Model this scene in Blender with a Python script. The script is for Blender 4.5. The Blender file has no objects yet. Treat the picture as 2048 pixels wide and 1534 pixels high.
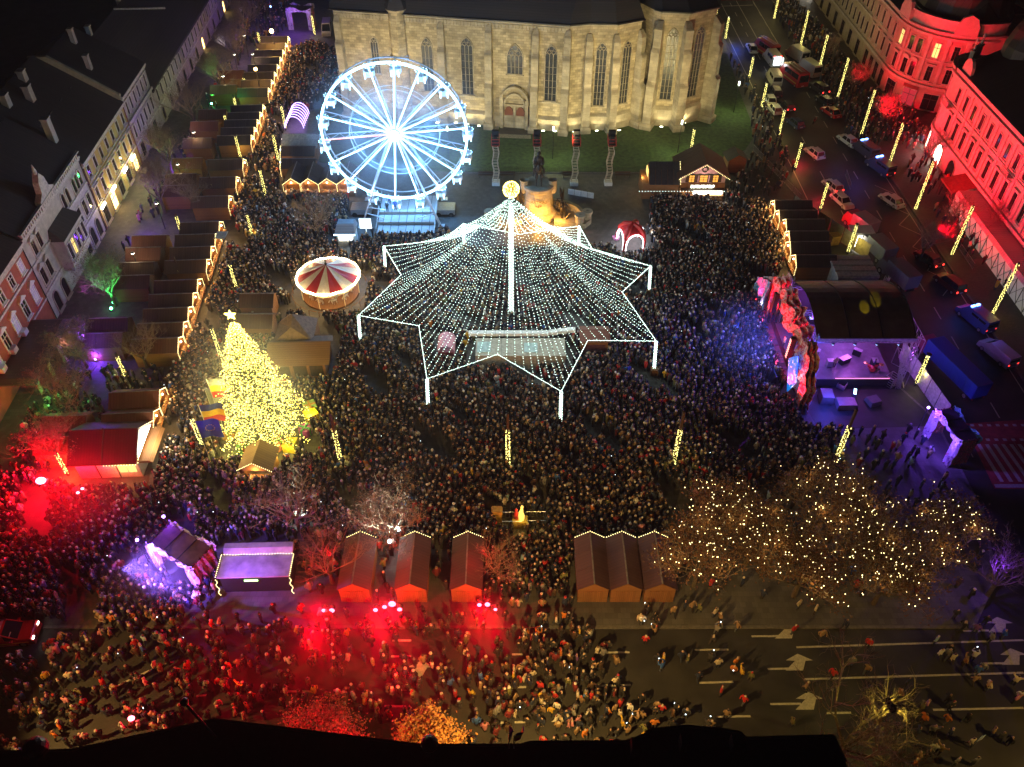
import bpy, bmesh, math, random
import numpy as np
from mathutils import Vector, Matrix, Euler

random.seed(11)
rng = np.random.default_rng(11)
R = math.radians
scene = bpy.context.scene
COL = scene.collection

# ---------------------------------------------------------------- camera
CAM_H, CAM_F, CAM_T = 71.0, 1644.0, R(43.8)
cam_data = bpy.data.cameras.new('camera')
cam = bpy.data.objects.new('camera', cam_data)
COL.objects.link(cam)
cam.location = (0, 0, CAM_H)
cam.rotation_euler = (R(90) - CAM_T, 0, 0)
cam_data.sensor_width = 36.0
cam_data.lens = 36.0 * CAM_F / 2048.0
cam_data.clip_start = 0.5
cam_data.clip_end = 1500
scene.camera = cam

# ---------------------------------------------------------------- night sky, moon, exposure
world = bpy.data.worlds.new('World')
scene.world = world
world.use_nodes = True
wn = world.node_tree
sky = wn.nodes.new('ShaderNodeTexSky')
sky.sky_type = 'NISHITA'
sky.sun_disc = False
sky.sun_elevation = R(8)
sky.sun_rotation = R(200)
bg = wn.nodes['Background']
bg.inputs['Strength'].default_value = 0.0012
wn.links.new(sky.outputs['Color'], bg.inputs['Color'])
sun_d = bpy.data.lights.new('moon', 'SUN')
sun_d.energy = 0.003
sun_d.angle = R(0.5)
sun_d.color = (0.8, 0.86, 1.0)
sun_o = bpy.data.objects.new('moon', sun_d)
sun_o.rotation_euler = (R(82), 0, R(20))
COL.objects.link(sun_o)
vs = scene.view_settings
vs.view_transform = 'Standard'
vs.look = 'None'
vs.exposure = 0.0
vs.gamma = 1.0
vs.use_curve_mapping = False
scene.render.engine = 'CYCLES'
cy = scene.cycles
cy.max_bounces = 4
cy.diffuse_bounces = 2
cy.glossy_bounces = 2
cy.transmission_bounces = 2
cy.transparent_max_bounces = 6
cy.volume_bounces = 0
cy.sample_clamp_indirect = 3.0
cy.sample_clamp_direct = 0.0
cy.use_denoising = True
cy.use_light_tree = True
cy.caustics_reflective = False
cy.caustics_refractive = False
cy.light_sampling_threshold = 0.01

# ---------------------------------------------------------------- surveying: where a sight line meets the height z
CT, ST = math.cos(CAM_T), math.sin(CAM_T)


def at(px, py, z=0.0):
    a = (px - 1024) / CAM_F
    b = (767 - py) / CAM_F
    t = (z - CAM_H) / (-ST + b * CT)
    return (a * t, (CT + b * ST) * t)


def at3(px, py, z=0.0):
    x, y = at(px, py, z)
    return Vector((x, y, z))


# ---------------------------------------------------------------- object helpers
def thing(name, label, cat, loc=(0, 0, 0), rz=0.0, group=None):
    o = bpy.data.objects.new(name, None)
    o.empty_display_size = 0.3
    COL.objects.link(o)
    o.location = loc
    o.rotation_euler = (0, 0, rz)
    o['label'] = label
    o['category'] = cat
    if group:
        o['group'] = group
    return o


def tag(o, label, cat, group=None):
    o['label'] = label
    o['category'] = cat
    if group:
        o['group'] = group
    return o


def structure(o):
    o['kind'] = 'structure'
    return o


def stuff(o):
    o['kind'] = 'stuff'
    return o


def link(name, me, parent=None, loc=(0, 0, 0), rz=0.0):
    o = bpy.data.objects.new(name, me)
    COL.objects.link(o)
    o.location = loc
    o.rotation_euler = (0, 0, rz) if not isinstance(rz, (tuple, Euler)) else rz
    if parent is not None:
        o.parent = parent
    return o


def copy_tree(o, loc=None, rz=None, label=None, parent=None):
    kidlist = [c for c in o.children]
    c = o.copy()
    COL.objects.link(c)
    if parent is not None:
        c.parent = parent
    if loc is not None:
        c.location = loc
    if rz is not None:
        c.rotation_euler = (0, 0, rz)
    if label:
        c['label'] = label
    for k in kidlist:
        copy_tree(k, parent=c)
    return c


class MB:
    """collects faces for one mesh"""

    def __init__(s):
        s.v, s.f, s.m = [], [], []

    def add(s, vs, fs, m=0):
        n = len(s.v)
        s.v.extend([tuple(q) for q in vs])
        s.f.extend([tuple(i + n for i in f) for f in fs])
        s.m.extend([m] * len(fs))
        return s

    def box(s, x0, x1, y0, y1, z0, z1, m=0):
        return s.frus(x0, x1, y0, y1, z0, x0, x1, y0, y1, z1, m)

    def frus(s, x0, x1, y0, y1, z0, X0, X1, Y0, Y1, z1, m=0):
        v = [(x0, y0, z0), (x1, y0, z0), (x1, y1, z0), (x0, y1, z0), (X0, Y0, z1), (X1, Y0, z1), (X1, Y1, z1), (X0, Y1, z1)]
        f = [(3, 2, 1, 0), (4, 5, 6, 7), (0, 1, 5, 4), (1, 2, 6, 5), (2, 3, 7, 6), (3, 0, 4, 7)]
        return s.add(v, f, m)

    def obox(s, c, ux, uy, hx, hy, z0, z1, m=0):
        c = Vector(c)
        ux = Vector(ux)
        uy = Vector(uy)
        v = []
        for z in (z0, z1):
            for a, b in ((-1, -1), (1, -1), (1, 1), (-1, 1)):
                p = c + ux * hx * a + uy * hy * b
                v.append((p.x, p.y, z))
        return s.add(v, [(3, 2, 1, 0), (4, 5, 6, 7), (0, 1, 5, 4), (1, 2, 6, 5), (2, 3, 7, 6), (3, 0, 4, 7)], m)

    def bar(s, p, q, w, h=None, m=0):
        """rectangular bar from p to q"""
        h = h or w
        p, q = Vector(p), Vector(q)
        d = (q - p)
        if d.length < 1e-6:
            return s
        d.normalize()
        up = Vector((0, 0, 1)) if abs(d.z) < 0.95 else Vector((0, 1, 0))
        a = d.cross(up).normalized()
        b = a.cross(d)
        v = []
        for e in (p, q):
            for i, j in ((-1, -1), (1, -1), (1, 1), (-1, 1)):
                v.append(e + a * (w / 2 * i) + b * (h / 2 * j))
        return s.add(v, [(0, 1, 2, 3), (7, 6, 5, 4), (0, 4, 5, 1), (1, 5, 6, 2), (2, 6, 7, 3), (3, 7, 4, 0)], m)

    def tube(s, pts, rad, n=6, m=0, cap=True):
        """tube along points; rad is a number or a list"""
        pts = [Vector(p) for p in pts]
        k = len(pts)
        if not hasattr(rad, '__len__'):
            rad = [rad] * k
        vs, fs = [], []
        for i, p in enumerate(pts):
            d = (pts[min(i + 1, k - 1)] - pts[max(i - 1, 0)])
            if d.length < 1e-7:
                d = Vector((0, 0, 1))
            d.normalize()
            up = Vector((0, 0, 1)) if abs(d.z) < 0.9 else Vector((1, 0, 0))
            a = d.cross(up).normalized()
            b = a.cross(d)
            for j in range(n):
                t = 2 * math.pi * j / n
                vs.append(p + a * math.cos(t) * rad[i] + b * math.sin(t) * rad[i])
        for i in range(k - 1):
            for j in range(n):
                j2 = (j + 1) % n
                fs.append((i * n + j, (i + 1) * n + j, (i + 1) * n + j2, i * n + j2))
        if cap:
            fs.append(tuple(range(n)))
            fs.append(tuple(range((k - 1) * n, k * n))[::-1])
        return s.add(vs, fs, m)

    def lathe(s, prof, n=16, c=(0, 0), m=0, a0=0.0, a1=2 * math.pi):
        """profile [(r, z)]"""
        full = abs(a1 - a0 - 2 * math.pi) < 1e-6
        k = n if full else n + 1
        vs, fs = [], []
        for r, z in prof:
            for j in range(k):
                t = a0 + (a1 - a0) * j / n
                vs.append((c[0] + r * math.cos(t), c[1] + r * math.sin(t), z))
        for i in range(len(prof) - 1):
            for j in range(n):
                j2 = (j + 1) % k
                fs.append((i * k + j, i * k + j2, (i + 1) * k + j2, (i + 1) * k + j))
        return s.add(vs, fs, m)

    def prism(s, poly, z0, z1, m=0):
        n = len(poly)
        vs = [(p[0], p[1], z0) for p in poly] + [(p[0], p[1], z1) for p in poly]
        fs = [tuple(range(n))[::-1], tuple(range(n, 2 * n))]
        for i in range(n):
            j = (i + 1) % n
            fs.append((i, j, n + j, n + i))
        return s.add(vs, fs, m)

    def xprism(s, poly, y0, y1, m=0):
        """outline in (x, z) pushed along y"""
        n = len(poly)
        vs = [(p[0], y0, p[1]) for p in poly] + [(p[0], y1, p[1]) for p in poly]
        fs = [tuple(range(n)), tuple(range(n, 2 * n))[::-1]]
        for i in range(n):
            j = (i + 1) % n
            fs.append((j, i, n + i, n + j))
        return s.add(vs, fs, m)

    def ring(s, outer, inner, y0, y1, m=0):
        """frame between two outlines in (x, z), pushed along y"""
        n = len(outer)
        vs = [(p[0], y0, p[1]) for p in outer] + [(p[0], y0, p[1]) for p in inner]
        vs += [(p[0], y1, p[1]) for p in outer] + [(p[0], y1, p[1]) for p in inner]
        fs = []
        for i in range(n):
            j = (i + 1) % n
            fs += [(i, j, n + j, n + i), (i, 2 * n + i, 2 * n + j, j), (n + i, n + j, 3 * n + j, 3 * n + i), (2 * n + i, 3 * n + i, 3 * n + j, 2 * n + j)]
        return s.add(vs, fs, m)

    def octa(s, p, r, m=0):
        x, y, z = p
        v = [(x + r, y, z), (x - r, y, z), (x, y + r, z), (x, y - r, z), (x, y, z + r), (x, y, z - r)]
        return s.add(v, [(0, 2, 4), (2, 1, 4), (1, 3, 4), (3, 0, 4), (2, 0, 5), (1, 2, 5), (3, 1, 5), (0, 3, 5)], m)

    def ball(s, p, r, n=8, k=5, m=0, sc=(1, 1, 1)):
        prof = []
        vs, fs = [], []
        for i in range(k + 1):
            t = math.pi * i / k
            for j in range(n):
                u = 2 * math.pi * j / n
                vs.append((p[0] + r * sc[0] * math.sin(t) * math.cos(u), p[1] + r * sc[1] * math.sin(t) * math.sin(u), p[2] + r * sc[2] * math.cos(t)))
        for i in range(k):
            for j in range(n):
                j2 = (j + 1) % n
                fs.append((i * n + j, (i + 1) * n + j, (i + 1) * n + j2, i * n + j2))
        return s.add(vs, fs, m)

    def mesh(s, name, mats, smooth=False):
        me = bpy.data.meshes.new(name)
        me.from_pydata(s.v, [], s.f)
        if not isinstance(mats, (list, tuple)):
            mats = [mats]
        for mt in mats:
            me.materials.append(mt)
        if len(mats) > 1:
            me.polygons.foreach_set('material_index', s.m)
        if smooth:
            me.polygons.foreach_set('use_smooth', [True] * len(me.polygons))
        me.update()
        return me

    def build(s, name, mats, parent=None, loc=(0, 0, 0), rz=0.0, smooth=False):
        return link(name, s.mesh(name, mats, smooth), parent, loc, rz)


# ---------------------------------------------------------------- materials
def nmat(name):
    m = bpy.data.materials.new(name)
    m.use_nodes = True
    nt = m.node_tree
    return m, nt, nt.nodes['Principled BSDF']


def plain(name, c, rough=0.7, metal=0.0, var=0.25, scale=3.0, bump=0.0, bscale=30.0, spec=None, space='Object'):
    m, nt, b = nmat(name)
    b.inputs['Roughness'].default_value = rough
    b.inputs['Metallic'].default_value = metal
    if spec is not None:
        b.inputs['Specular IOR Level'].default_value = spec
    if var > 0:
        tc = nt.nodes.new('ShaderNodeTexCoord')
        no = nt.nodes.new('ShaderNodeTexNoise')
        no.inputs['Scale'].default_value = scale
        no.inputs['Detail'].default_value = 5
        nt.links.new(tc.outputs[space], no.inputs['Vector'])
        mx = nt.nodes.new('ShaderNodeMix')
        mx.data_type = 'RGBA'
        mx.inputs[6].default_value = (*[q * (1 - var) for q in c], 1)
        mx.inputs[7].default_value = (*[min(1, q * (1 + var)) for q in c], 1)
        cr = nt.nodes.new('ShaderNodeMapRange')
        cr.inputs[1].default_value = 0.32
        cr.inputs[2].default_value = 0.68
        nt.links.new(no.outputs[0], cr.inputs[0])
        nt.links.new(cr.outputs[0], mx.inputs[0])
        nt.links.new(mx.outputs[2], b.inputs['Base Color'])
        if bump > 0:
            n2 = nt.nodes.new('ShaderNodeTexNoise')
            n2.inputs['Scale'].default_value = bscale
            nt.links.new(tc.outputs[space], n2.inputs['Vector'])
            bp = nt.nodes.new('ShaderNodeBump')
            bp.inputs['Strength'].default_value = bump
            bp.inputs['Distance'].default_value = 0.05
            nt.links.new(n2.outputs[0], bp.inputs['Height'])
            nt.links.new(bp.outputs[0], b.inputs['Normal'])
    else:
        b.inputs['Base Color'].default_value = (*c, 1)
    return m


def glow(name, c, s, base=None, sample=False):
    m, nt, b = nmat(name)
    b.inputs['Base Color'].default_value = (*(base or (0.02, 0.02, 0.02)), 1)
    b.inputs['Emission Color'].default_value = (*c, 1)
    b.inputs['Emission Strength'].default_value = s
    m.cycles.emission_sampling = 'AUTO' if sample else 'NONE'
    return m


def stone_blocks(name, c, bw=0.9, bh=0.45, mortar=0.55, var=0.3, rough=0.85):
    """ashlar courses: brick texture laid over (x along wall, z)"""
    m, nt, b = nmat(name)
    tc = nt.nodes.new('ShaderNodeTexCoord')
    sp = nt.nodes.new('ShaderNodeSeparateXYZ')
    nt.links.new(tc.outputs['Object'], sp.inputs[0])
    ad = nt.nodes.new('ShaderNodeMath')
    ad.operation = 'ADD'
    nt.links.new(sp.outputs[0], ad.inputs[0])
    nt.links.new(sp.outputs[1], ad.inputs[1])
    cb = nt.nodes.new('ShaderNodeCombineXYZ')
    nt.links.new(ad.outputs[0], cb.inputs[0])
    nt.links.new(sp.outputs[2], cb.inputs[1])
    br = nt.nodes.new('ShaderNodeTexBrick')
    br.inputs['Scale'].default_value = 1.0
    br.inputs['Brick Width'].default_value = bw
    br.inputs['Row Height'].default_value = bh
    br.inputs['Mortar Size'].default_value = 0.018
    br.inputs['Color1'].default_value = (*[q * (1 - var) for q in c], 1)
    br.inputs['Color2'].default_value = (*[min(1, q * (1 + var)) for q in c], 1)
    br.inputs['Mortar'].default_value = (*[q * mortar for q in c], 1)
    nt.links.new(cb.outputs[0], br.inputs['Vector'])
    no = nt.nodes.new('ShaderNodeTexNoise')
    no.inputs['Scale'].default_value = 0.55
    no.inputs['Detail'].default_value = 6
    nt.links.new(tc.outputs['Object'], no.inputs['Vector'])
    mr = nt.nodes.new('ShaderNodeMapRange')
    mr.inputs[1].default_value = 0.3
    mr.inputs[2].default_value = 0.7
    mr.inputs[3].default_value = 0.62
    mr.inputs[4].default_value = 1.2
    nt.links.new(no.outputs[0], mr.inputs[0])
    mx = nt.nodes.new('ShaderNodeMix')
    mx.data_type = 'RGBA'
    mx.blend_type = 'MULTIPLY'
    mx.inputs[0].default_value = 1.0
    nt.links.new(br.outputs['Color'], mx.inputs[6])
    nt.links.new(mr.outputs[0], mx.inputs[7])
    nt.links.new(mx.outputs[2], b.inputs['Base Color'])
    b.inputs['Roughness'].default_value = rough
    bp = nt.nodes.new('ShaderNodeBump')
    bp.inputs['Strength'].default_value = 0.5
    bp.inputs['Distance'].default_value = 0.04
    bp.invert = True
    nt.links.new(br.outputs['Fac'], bp.inputs['Height'])
    nt.links.new(bp.outputs[0], b.inputs['Normal'])
    return m


def striped(name, c1, c2, axis=0, per=0.16, rough=0.7, dark=0.35, bump=0.4):
    """boards or ribbed sheet: dark joints every PER metres along an axis, tone varying from board to board"""
    m, nt, b = nmat(name)
    tc = nt.nodes.new('ShaderNodeTexCoord')
    sp = nt.nodes.new('ShaderNodeSeparateXYZ')
    nt.links.new(tc.outputs['Object'], sp.inputs[0])
    dv = nt.nodes.new('ShaderNodeMath')
    dv.operation = 'DIVIDE'
    dv.inputs[1].default_value = per
    nt.links.new(sp.outputs[axis], dv.inputs[0])
    fl = nt.nodes.new('ShaderNodeMath')
    fl.operation = 'FLOOR'
    nt.links.new(dv.outputs[0], fl.inputs[0])
    fr = nt.nodes.new('ShaderNodeMath')
    fr.operation = 'FRACT'
    nt.links.new(dv.outputs[0], fr.inputs[0])
    wn_ = nt.nodes.new('ShaderNodeTexWhiteNoise')
    wn_.noise_dimensions = '1D'
    nt.links.new(fl.outputs[0], wn_.inputs['W'])
    no = nt.nodes.new('ShaderNodeTexNoise')
    no.inputs['Scale'].default_value = 2.0
    no.inputs['Detail'].default_value = 5
    nt.links.new(tc.outputs['Object'], no.inputs['Vector'])
    av = nt.nodes.new('ShaderNodeMath')
    av.operation = 'ADD'
    nt.links.new(wn_.outputs[0], av.inputs[0])
    nt.links.new(no.outputs[0], av.inputs[1])
    hf = nt.nodes.new('ShaderNodeMath')
    hf.operation = 'MULTIPLY'
    hf.inputs[1].default_value = 0.5
    nt.links.new(av.outputs[0], hf.inputs[0])
    mx = nt.nodes.new('ShaderNodeMix')
    mx.data_type = 'RGBA'
    mx.inputs[6].default_value = (*c1, 1)
    mx.inputs[7].default_value = (*c2, 1)
    nt.links.new(hf.outputs[0], mx.inputs[0])
    gt = nt.nodes.new('ShaderNodeMath')
    gt.operation = 'GREATER_THAN'
    gt.inputs[1].default_value = 0.9
    nt.links.new(fr.outputs[0], gt.inputs[0])
    m2 = nt.nodes.new('ShaderNodeMix')
    m2.data_type = 'RGBA'
    nt.links.new(gt.outputs[0], m2.inputs[0])
    nt.links.new(mx.outputs[2], m2.inputs[6])
    m2.inputs[7].default_value = (*[q * dark for q in c1], 1)
    nt.links.new(m2.outputs[2], b.inputs['Base Color'])
    b.inputs['Roughness'].default_value = rough
    bp = nt.nodes.new('ShaderNodeBump')
    bp.inputs['Strength'].default_value = bump
    bp.inputs['Distance'].default_value = 0.02
    bp.invert = True
    nt.links.new(gt.outputs[0], bp.inputs['Height'])
    nt.links.new(bp.outputs[0], b.inputs['Normal'])
    return m


def facecol(name, rough=0.8):
    m, nt, b = nmat(name)
    a = nt.nodes.new('ShaderNodeAttribute')
    a.attribute_name = 'tint'
    nt.links.new(a.outputs['Color'], b.inputs['Base Color'])
    b.inputs['Roughness'].default_value = rough
    return m


def paving(name, c, w=0.6, h=0.6, var=0.2, mortar=0.6):
    m, nt, b = nmat(name)
    tc = nt.nodes.new('ShaderNodeTexCoord')
    br = nt.nodes.new('ShaderNodeTexBrick')
    br.inputs['Scale'].default_value = 1.0
    br.inputs['Brick Width'].default_value = w
    br.inputs['Row Height'].default_value = h
    br.inputs['Mortar Size'].default_value = 0.012
    br.inputs['Color1'].default_value = (*[q * (1 - var) for q in c], 1)
    br.inputs['Color2'].default_value = (*[q * (1 + var) for q in c], 1)
    br.inputs['Mortar'].default_value = (*[q * mortar for q in c], 1)
    nt.links.new(tc.outputs['Object'], br.inputs['Vector'])
    no = nt.nodes.new('ShaderNodeTexNoise')
    no.inputs['Scale'].default_value = 0.25
    no.inputs['Detail'].default_value = 7
    nt.links.new(tc.outputs['Object'], no.inputs['Vector'])
    mr = nt.nodes.new('ShaderNodeMapRange')
    mr.inputs[1].default_value = 0.3
    mr.inputs[2].default_value = 0.7
    mr.inputs[3].default_value = 0.65
    mr.inputs[4].default_value = 1.25
    nt.links.new(no.outputs[0], mr.inputs[0])
    mx = nt.nodes.new('ShaderNodeMix')
    mx.data_type = 'RGBA'
    mx.blend_type = 'MULTIPLY'
    mx.inputs[0].default_value = 1.0
    nt.links.new(br.outputs['Color'], mx.inputs[6])
    nt.links.new(mr.outputs[0], mx.inputs[7])
    nt.links.new(mx.outputs[2], b.inputs['Base Color'])
    r2 = nt.nodes.new('ShaderNodeMapRange')
    r2.inputs[3].default_value = 0.45
    r2.inputs[4].default_value = 0.85
    nt.links.new(no.outputs[0], r2.inputs[0])
    nt.links.new(r2.outputs[0], b.inputs['Roughness'])
    return m


M = dict(
    asphalt=plain('asphalt', (0.032, 0.030, 0.029), 0.6, 0, 0.35, 0.35, 0.25, 60),
    paving=paving('plaza_paving', (0.095, 0.088, 0.085)),
    walk=paving('pavement_slabs', (0.08, 0.068, 0.06), 0.4, 0.2),
    kerb=plain('kerb_stone', (0.13, 0.12, 0.11), 0.8),
    paint=plain('road_paint', (0.46, 0.43, 0.36), 0.6, 0, 0.18, 6),
    redroad=plain('red_road_surface', (0.28, 0.035, 0.03), 0.7, 0, 0.3, 1.2),
    grass=plain('lawn_grass', (0.05, 0.085, 0.022), 0.9, 0, 0.5, 1.6, 0.6, 25),
    ochre_stone=stone_blocks('church_stone', (0.40, 0.335, 0.22)),
    ashlar=stone_blocks('dressed_stone', (0.40, 0.35, 0.26), 1.3, 0.6, 0.7, 0.18),
    slate=striped('slate_roof', (0.035, 0.035, 0.045), (0.055, 0.05, 0.055), 2, 0.35, 0.6, 0.6),
    tin=striped('seamed_tin_roof', (0.05, 0.045, 0.045), (0.075, 0.065, 0.06), 0, 0.55, 0.45, 0.5),
    glass=plain('dark_glass', (0.012, 0.013, 0.017), 0.12, 0, 0.0),
    leaded=plain('leaded_glass', (0.03, 0.035, 0.045), 0.18, 0, 0.5, 3.5, 0.5, 9),
    wood=striped('stall_boards', (0.20, 0.085, 0.03), (0.30, 0.14, 0.05), 2, 0.16),
    wood_v=striped('upright_boards', (0.19, 0.08, 0.03), (0.29, 0.13, 0.045), 0, 0.18),
    darkwood=striped('dark_boards', (0.06, 0.03, 0.018), (0.09, 0.045, 0.025), 0, 0.18),
    roof_brown=striped('brown_felt_roof', (0.085, 0.042, 0.030), (0.115, 0.058, 0.042), 1, 0.34, 0.7, 0.7, 0.2),
    roof_red=striped('red_brown_roof', (0.13, 0.045, 0.03), (0.17, 0.06, 0.04), 1, 0.34, 0.7, 0.7, 0.2),
    roof_dark=striped('dark_felt_roof', (0.035, 0.027, 0.028), (0.055, 0.04, 0.04), 1, 0.34, 0.7, 0.7, 0.2),
    trim=plain('pale_trim', (0.55, 0.52, 0.47), 0.6),
    white=plain('white_paint', (0.75, 0.75, 0.74), 0.45, 0, 0.08),
    steel=plain('white_steel', (0.62, 0.64, 0.68), 0.35, 0.3, 0.1),
    alu=plain('aluminium', (0.5, 0.5, 0.52), 0.35, 0.85, 0.1),
    deck=striped('deck_sheet', (0.38, 0.39, 0.40), (0.46, 0.46, 0.47), 0, 1.2, 0.45),
    black=plain('black_cloth', (0.012, 0.012, 0.013), 0.8),
    blackmetal=plain('black_metal', (0.018, 0.018, 0.02), 0.4, 0.4, 0.1),
    bronze=plain('dark_bronze', (0.055, 0.042, 0.034), 0.4, 0.7, 0.35, 2.5, 0.3, 9),
    rubber=plain('tyre_rubber', (0.015, 0.015, 0.016), 0.8),
    bark=plain('bark', (0.10, 0.075, 0.055), 0.9, 0, 0.35, 8, 0.4, 30),
    twig=plain('bare_twig', (0.22, 0.165, 0.12), 0.9, 0, 0.3, 4),
    leaf_brown=plain('dry_brown_leaf', (0.16, 0.075, 0.03), 0.7, 0, 0.55, 1.5),
    leaf_red=plain('reddish_leaf', (0.33, 0.13, 0.09), 0.7, 0, 0.4, 2.0),
    leaf_gold=plain('golden_leaf', (0.42, 0.20, 0.06), 0.7, 0, 0.4, 2.0),
    needle=plain('fir_needles', (0.035, 0.055, 0.02), 0.8, 0, 0.4, 2),
    bulb_white=glow('cool_white_bulb', (0.72, 1.0, 0.88), 6.0),
    bulb_warm=glow('warm_bulb', (1.0, 0.83, 0.34), 7.0),
    bulb_tree=glow('tree_bulb', (1.0, 0.80, 0.16), 9.0),
    bulb_spark=glow('little_lamp', (1.0, 0.80, 0.34), 7.0),
    led_white=glow('white_light_strip', (0.36, 0.70, 1.0), 9.0, None, True),
    led_bright=glow('wheel_rim_light', (0.34, 0.70, 1.0), 9.0, None, True),
    led_red=glow('red_light_strip', (1.0, 0.35, 0.3), 3.0),
    led_purple=glow('violet_light_strip', (0.40, 0.16, 1.0), 8.0),
    led_tent=glow('tent_light_strip', (0.85, 0.93, 1.0), 9.0),
    lamp_warm=glow('lit_warm_panel', (1.0, 0.62, 0.18), 7.0),
    lamp_white=glow('lit_white_panel', (1.0, 0.93, 0.75), 12.0),
    lamp_cool=glow('lit_cool_panel', (0.80, 0.95, 1.0), 9.0),
    lamp_red=glow('red_floodlight_glass', (1.0, 0.07, 0.13), 14.0),
    lamp_green=glow('green_floodlight_glass', (0.1, 1.0, 0.3), 25.0),
    lamp_violet=glow('violet_floodlight_glass', (0.45, 0.25, 1.0), 25.0),
    lamp_blue=glow('blue_beacon', (0.10, 0.25, 1.0), 16.0),
    tail=glow('tail_light_on', (1.0, 0.04, 0.03), 4.0),
    tail_off=plain('tail_light', (0.25, 0.01, 0.01), 0.3, 0, 0),
    head_off=plain('headlight_glass', (0.6, 0.6, 0.6), 0.15, 0, 0),
    win_warm=glow('lit_window', (1.0, 0.72, 0.20), 1.6),
    win_dim=glow('faintly_lit_window', (0.72, 0.55, 0.95), 0.28, (0.2, 0.2, 0.22)),
    phone=glow('phone_screen', (0.75, 0.92, 1.0), 6.0),
    people=facecol('clothing'),
)

# ================================================================ the setting: ground, roads, pavements, lawn
RD = -0.12   # road level; the paved square lies at 0
structure(MB().add([(-330, -60, RD), (330, -60, RD), (330, 480, RD), (-330, 480, RD)], [(0, 1, 2, 3)]).build('road', M['asphalt']))
plaza_poly = [(-90, 40.5), (44, 40.5), (48.5, 46), (50.5, 54), (50.5, 68), (47, 76), (47, 300), (-90, 300)]
structure(MB().prism(plaza_poly, -0.4, 0.0).build('plaza_paving', M['paving']))
structure(MB().prism([(64.2, 66), (100, 66), (100, 300), (64.2, 300)], -0.4, 0.0).build('pavement', M['walk']))
kb = MB()
for i in range(7):
    a, b = Vector((*plaza_poly[i], 0)), Vector((*plaza_poly[i + 1], 0))
    if i >= 6:
        break
    n = max(1, int((b - a).length / 1.5))
    for k in range(n):
        p, q = a.lerp(b, k / n + 0.004 / n), a.lerp(b, (k + 0.985) / n)
        kb.bar(p + Vector((0, 0, -0.08)), q + Vector((0, 0, -0.08)), 0.3, 0.19)
for k in range(150):
    kb.bar((64.2, 66 + k * 1.5, -0.08), (64.2, 67.47 + k * 1.5, -0.08), 0.3, 0.19)
structure(kb.build('kerb', M['kerb']))
lawn_px = [(618, 222), (690, 205), (1405, 120), (1425, 100), (1455, 108), (1476, 175), (1500, 238), (1505, 278), (1490, 300), (1440, 322), (1300, 346), (930, 346), (640, 325), (612, 285)]
lawn = [at(*p) for p in lawn_px]
structure(MB().prism(lawn, -0.1, 0.03).build('lawn', M['grass']))
# church path in front of the portal
pp = [at(1003, 251), at(1060, 262), at(1062, 275), at(995, 272)]
structure(MB().prism(pp, -0.1, 0.036).build('path', M['walk']))
structure(MB().prism([at(990, 250), at(1000, 250), at(995, 268), at(1062, 271), at(1062, 278), at(986, 275)], -0.1, 0.042).build('gravel_border', plain('gravel', (0.30, 0.27, 0.2), 0.9, 0, 0.5, 8, 0.6, 20)))

structure(MB().prism([(36.2, 66.2), (50.2, 66.8), (49.8, 73.3), (49.8, 92), (34.6, 92), (34.4, 74), (35.6, 70)], -.1, .012).build('dark_matting', plain('dark_matting', (.022, .02, .022), .6, 0, .4, .8)))
# road markings, surveyed from the lines that can be seen
mk = MB()


def mark(p, q, w=0.17):
    a, b = Vector((*p, 0)), Vector((*q, 0))
    d = (b - a).normalized()
    n = Vector((-d.y, d.x, 0)) * w / 2
    mk.add([(*(a - n).xy, RD + .004), (*(b - n).xy, RD + .004), (*(b + n).xy, RD + .004), (*(a + n).xy, RD + .004)], [(0, 1, 2, 3)])


def z7(x, y): return at(1024 + x * .2607, 1134 + y * .2607)
def z8(x, y): return at(1536 + x * .2607, 1134 + y * .2607)
def z6(x, y): return at(512 + x * .2607, 1134 + y * .2607)
def z5(x, y): return at(x * .2607, 1134 + y * .2607)


for f, segs in ((z7, [(635, 652, 903, 649), (1403, 632, 1662, 628), (1840, 527, 1964, 525), (640, 907, 912, 900), (1437, 884, 1700, 876), (1567, 1146, 1832, 1139), (0, 666, 85, 664), (20, 1187, 105, 1185), (40, 917, 108, 916)]),
                (z8, [(0, 527, 80, 524), (220, 611, 1964, 556), (280, 856, 1964, 806), (1270, 1091, 1964, 1076), (0, 778, 160, 774), (1500, 485, 1700, 482), (1640, 735, 1840, 733), (20, 1047, 255, 1044), (450, 1116, 640, 1113)]),
                (z6, [(1035, 681, 1190, 679), (1000, 808, 1230, 806), (185, 950, 437, 947), (985, 1062, 1150, 1064), (1110, 937, 1195, 938), (1780, 925, 1850, 926), (1862, 1190, 1930, 1189), (1045, 560, 1190, 558)]),
                (z5, [(1255, 745, 1345, 712), (1075, 823, 1165, 780), (900, 908, 995, 858), (1503, 986, 1582, 976)])):
    for x0, y0, x1, y1 in segs:
        mark(f(x0, y0), f(x1, y1), 0.19)


def arrow(tip_px, f):
    x, y = f(*tip_px)
    z = RD + .005
    mk.add([(x - 1.25, y + .35, z), (x, y + 1.0, z), (x + 1.25, y + .35, z), (x + .55, y + .3, z), (x + .1, y - 0.65, z), (x - 1.5, y - 0.65, z), (x - .4, y + .3, z)], [(0, 6, 1), (6, 3, 1), (3, 2, 1), (6, 5, 4), (6, 4, 3)])


for f, t in ((z8, (165, 495)), (z8, (250, 738)), (z8, (1795, 450)), (z8, (1900, 695)), (z8, (330, 1035)), (z6, (1265, 790))):
    arrow(t, f)
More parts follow.
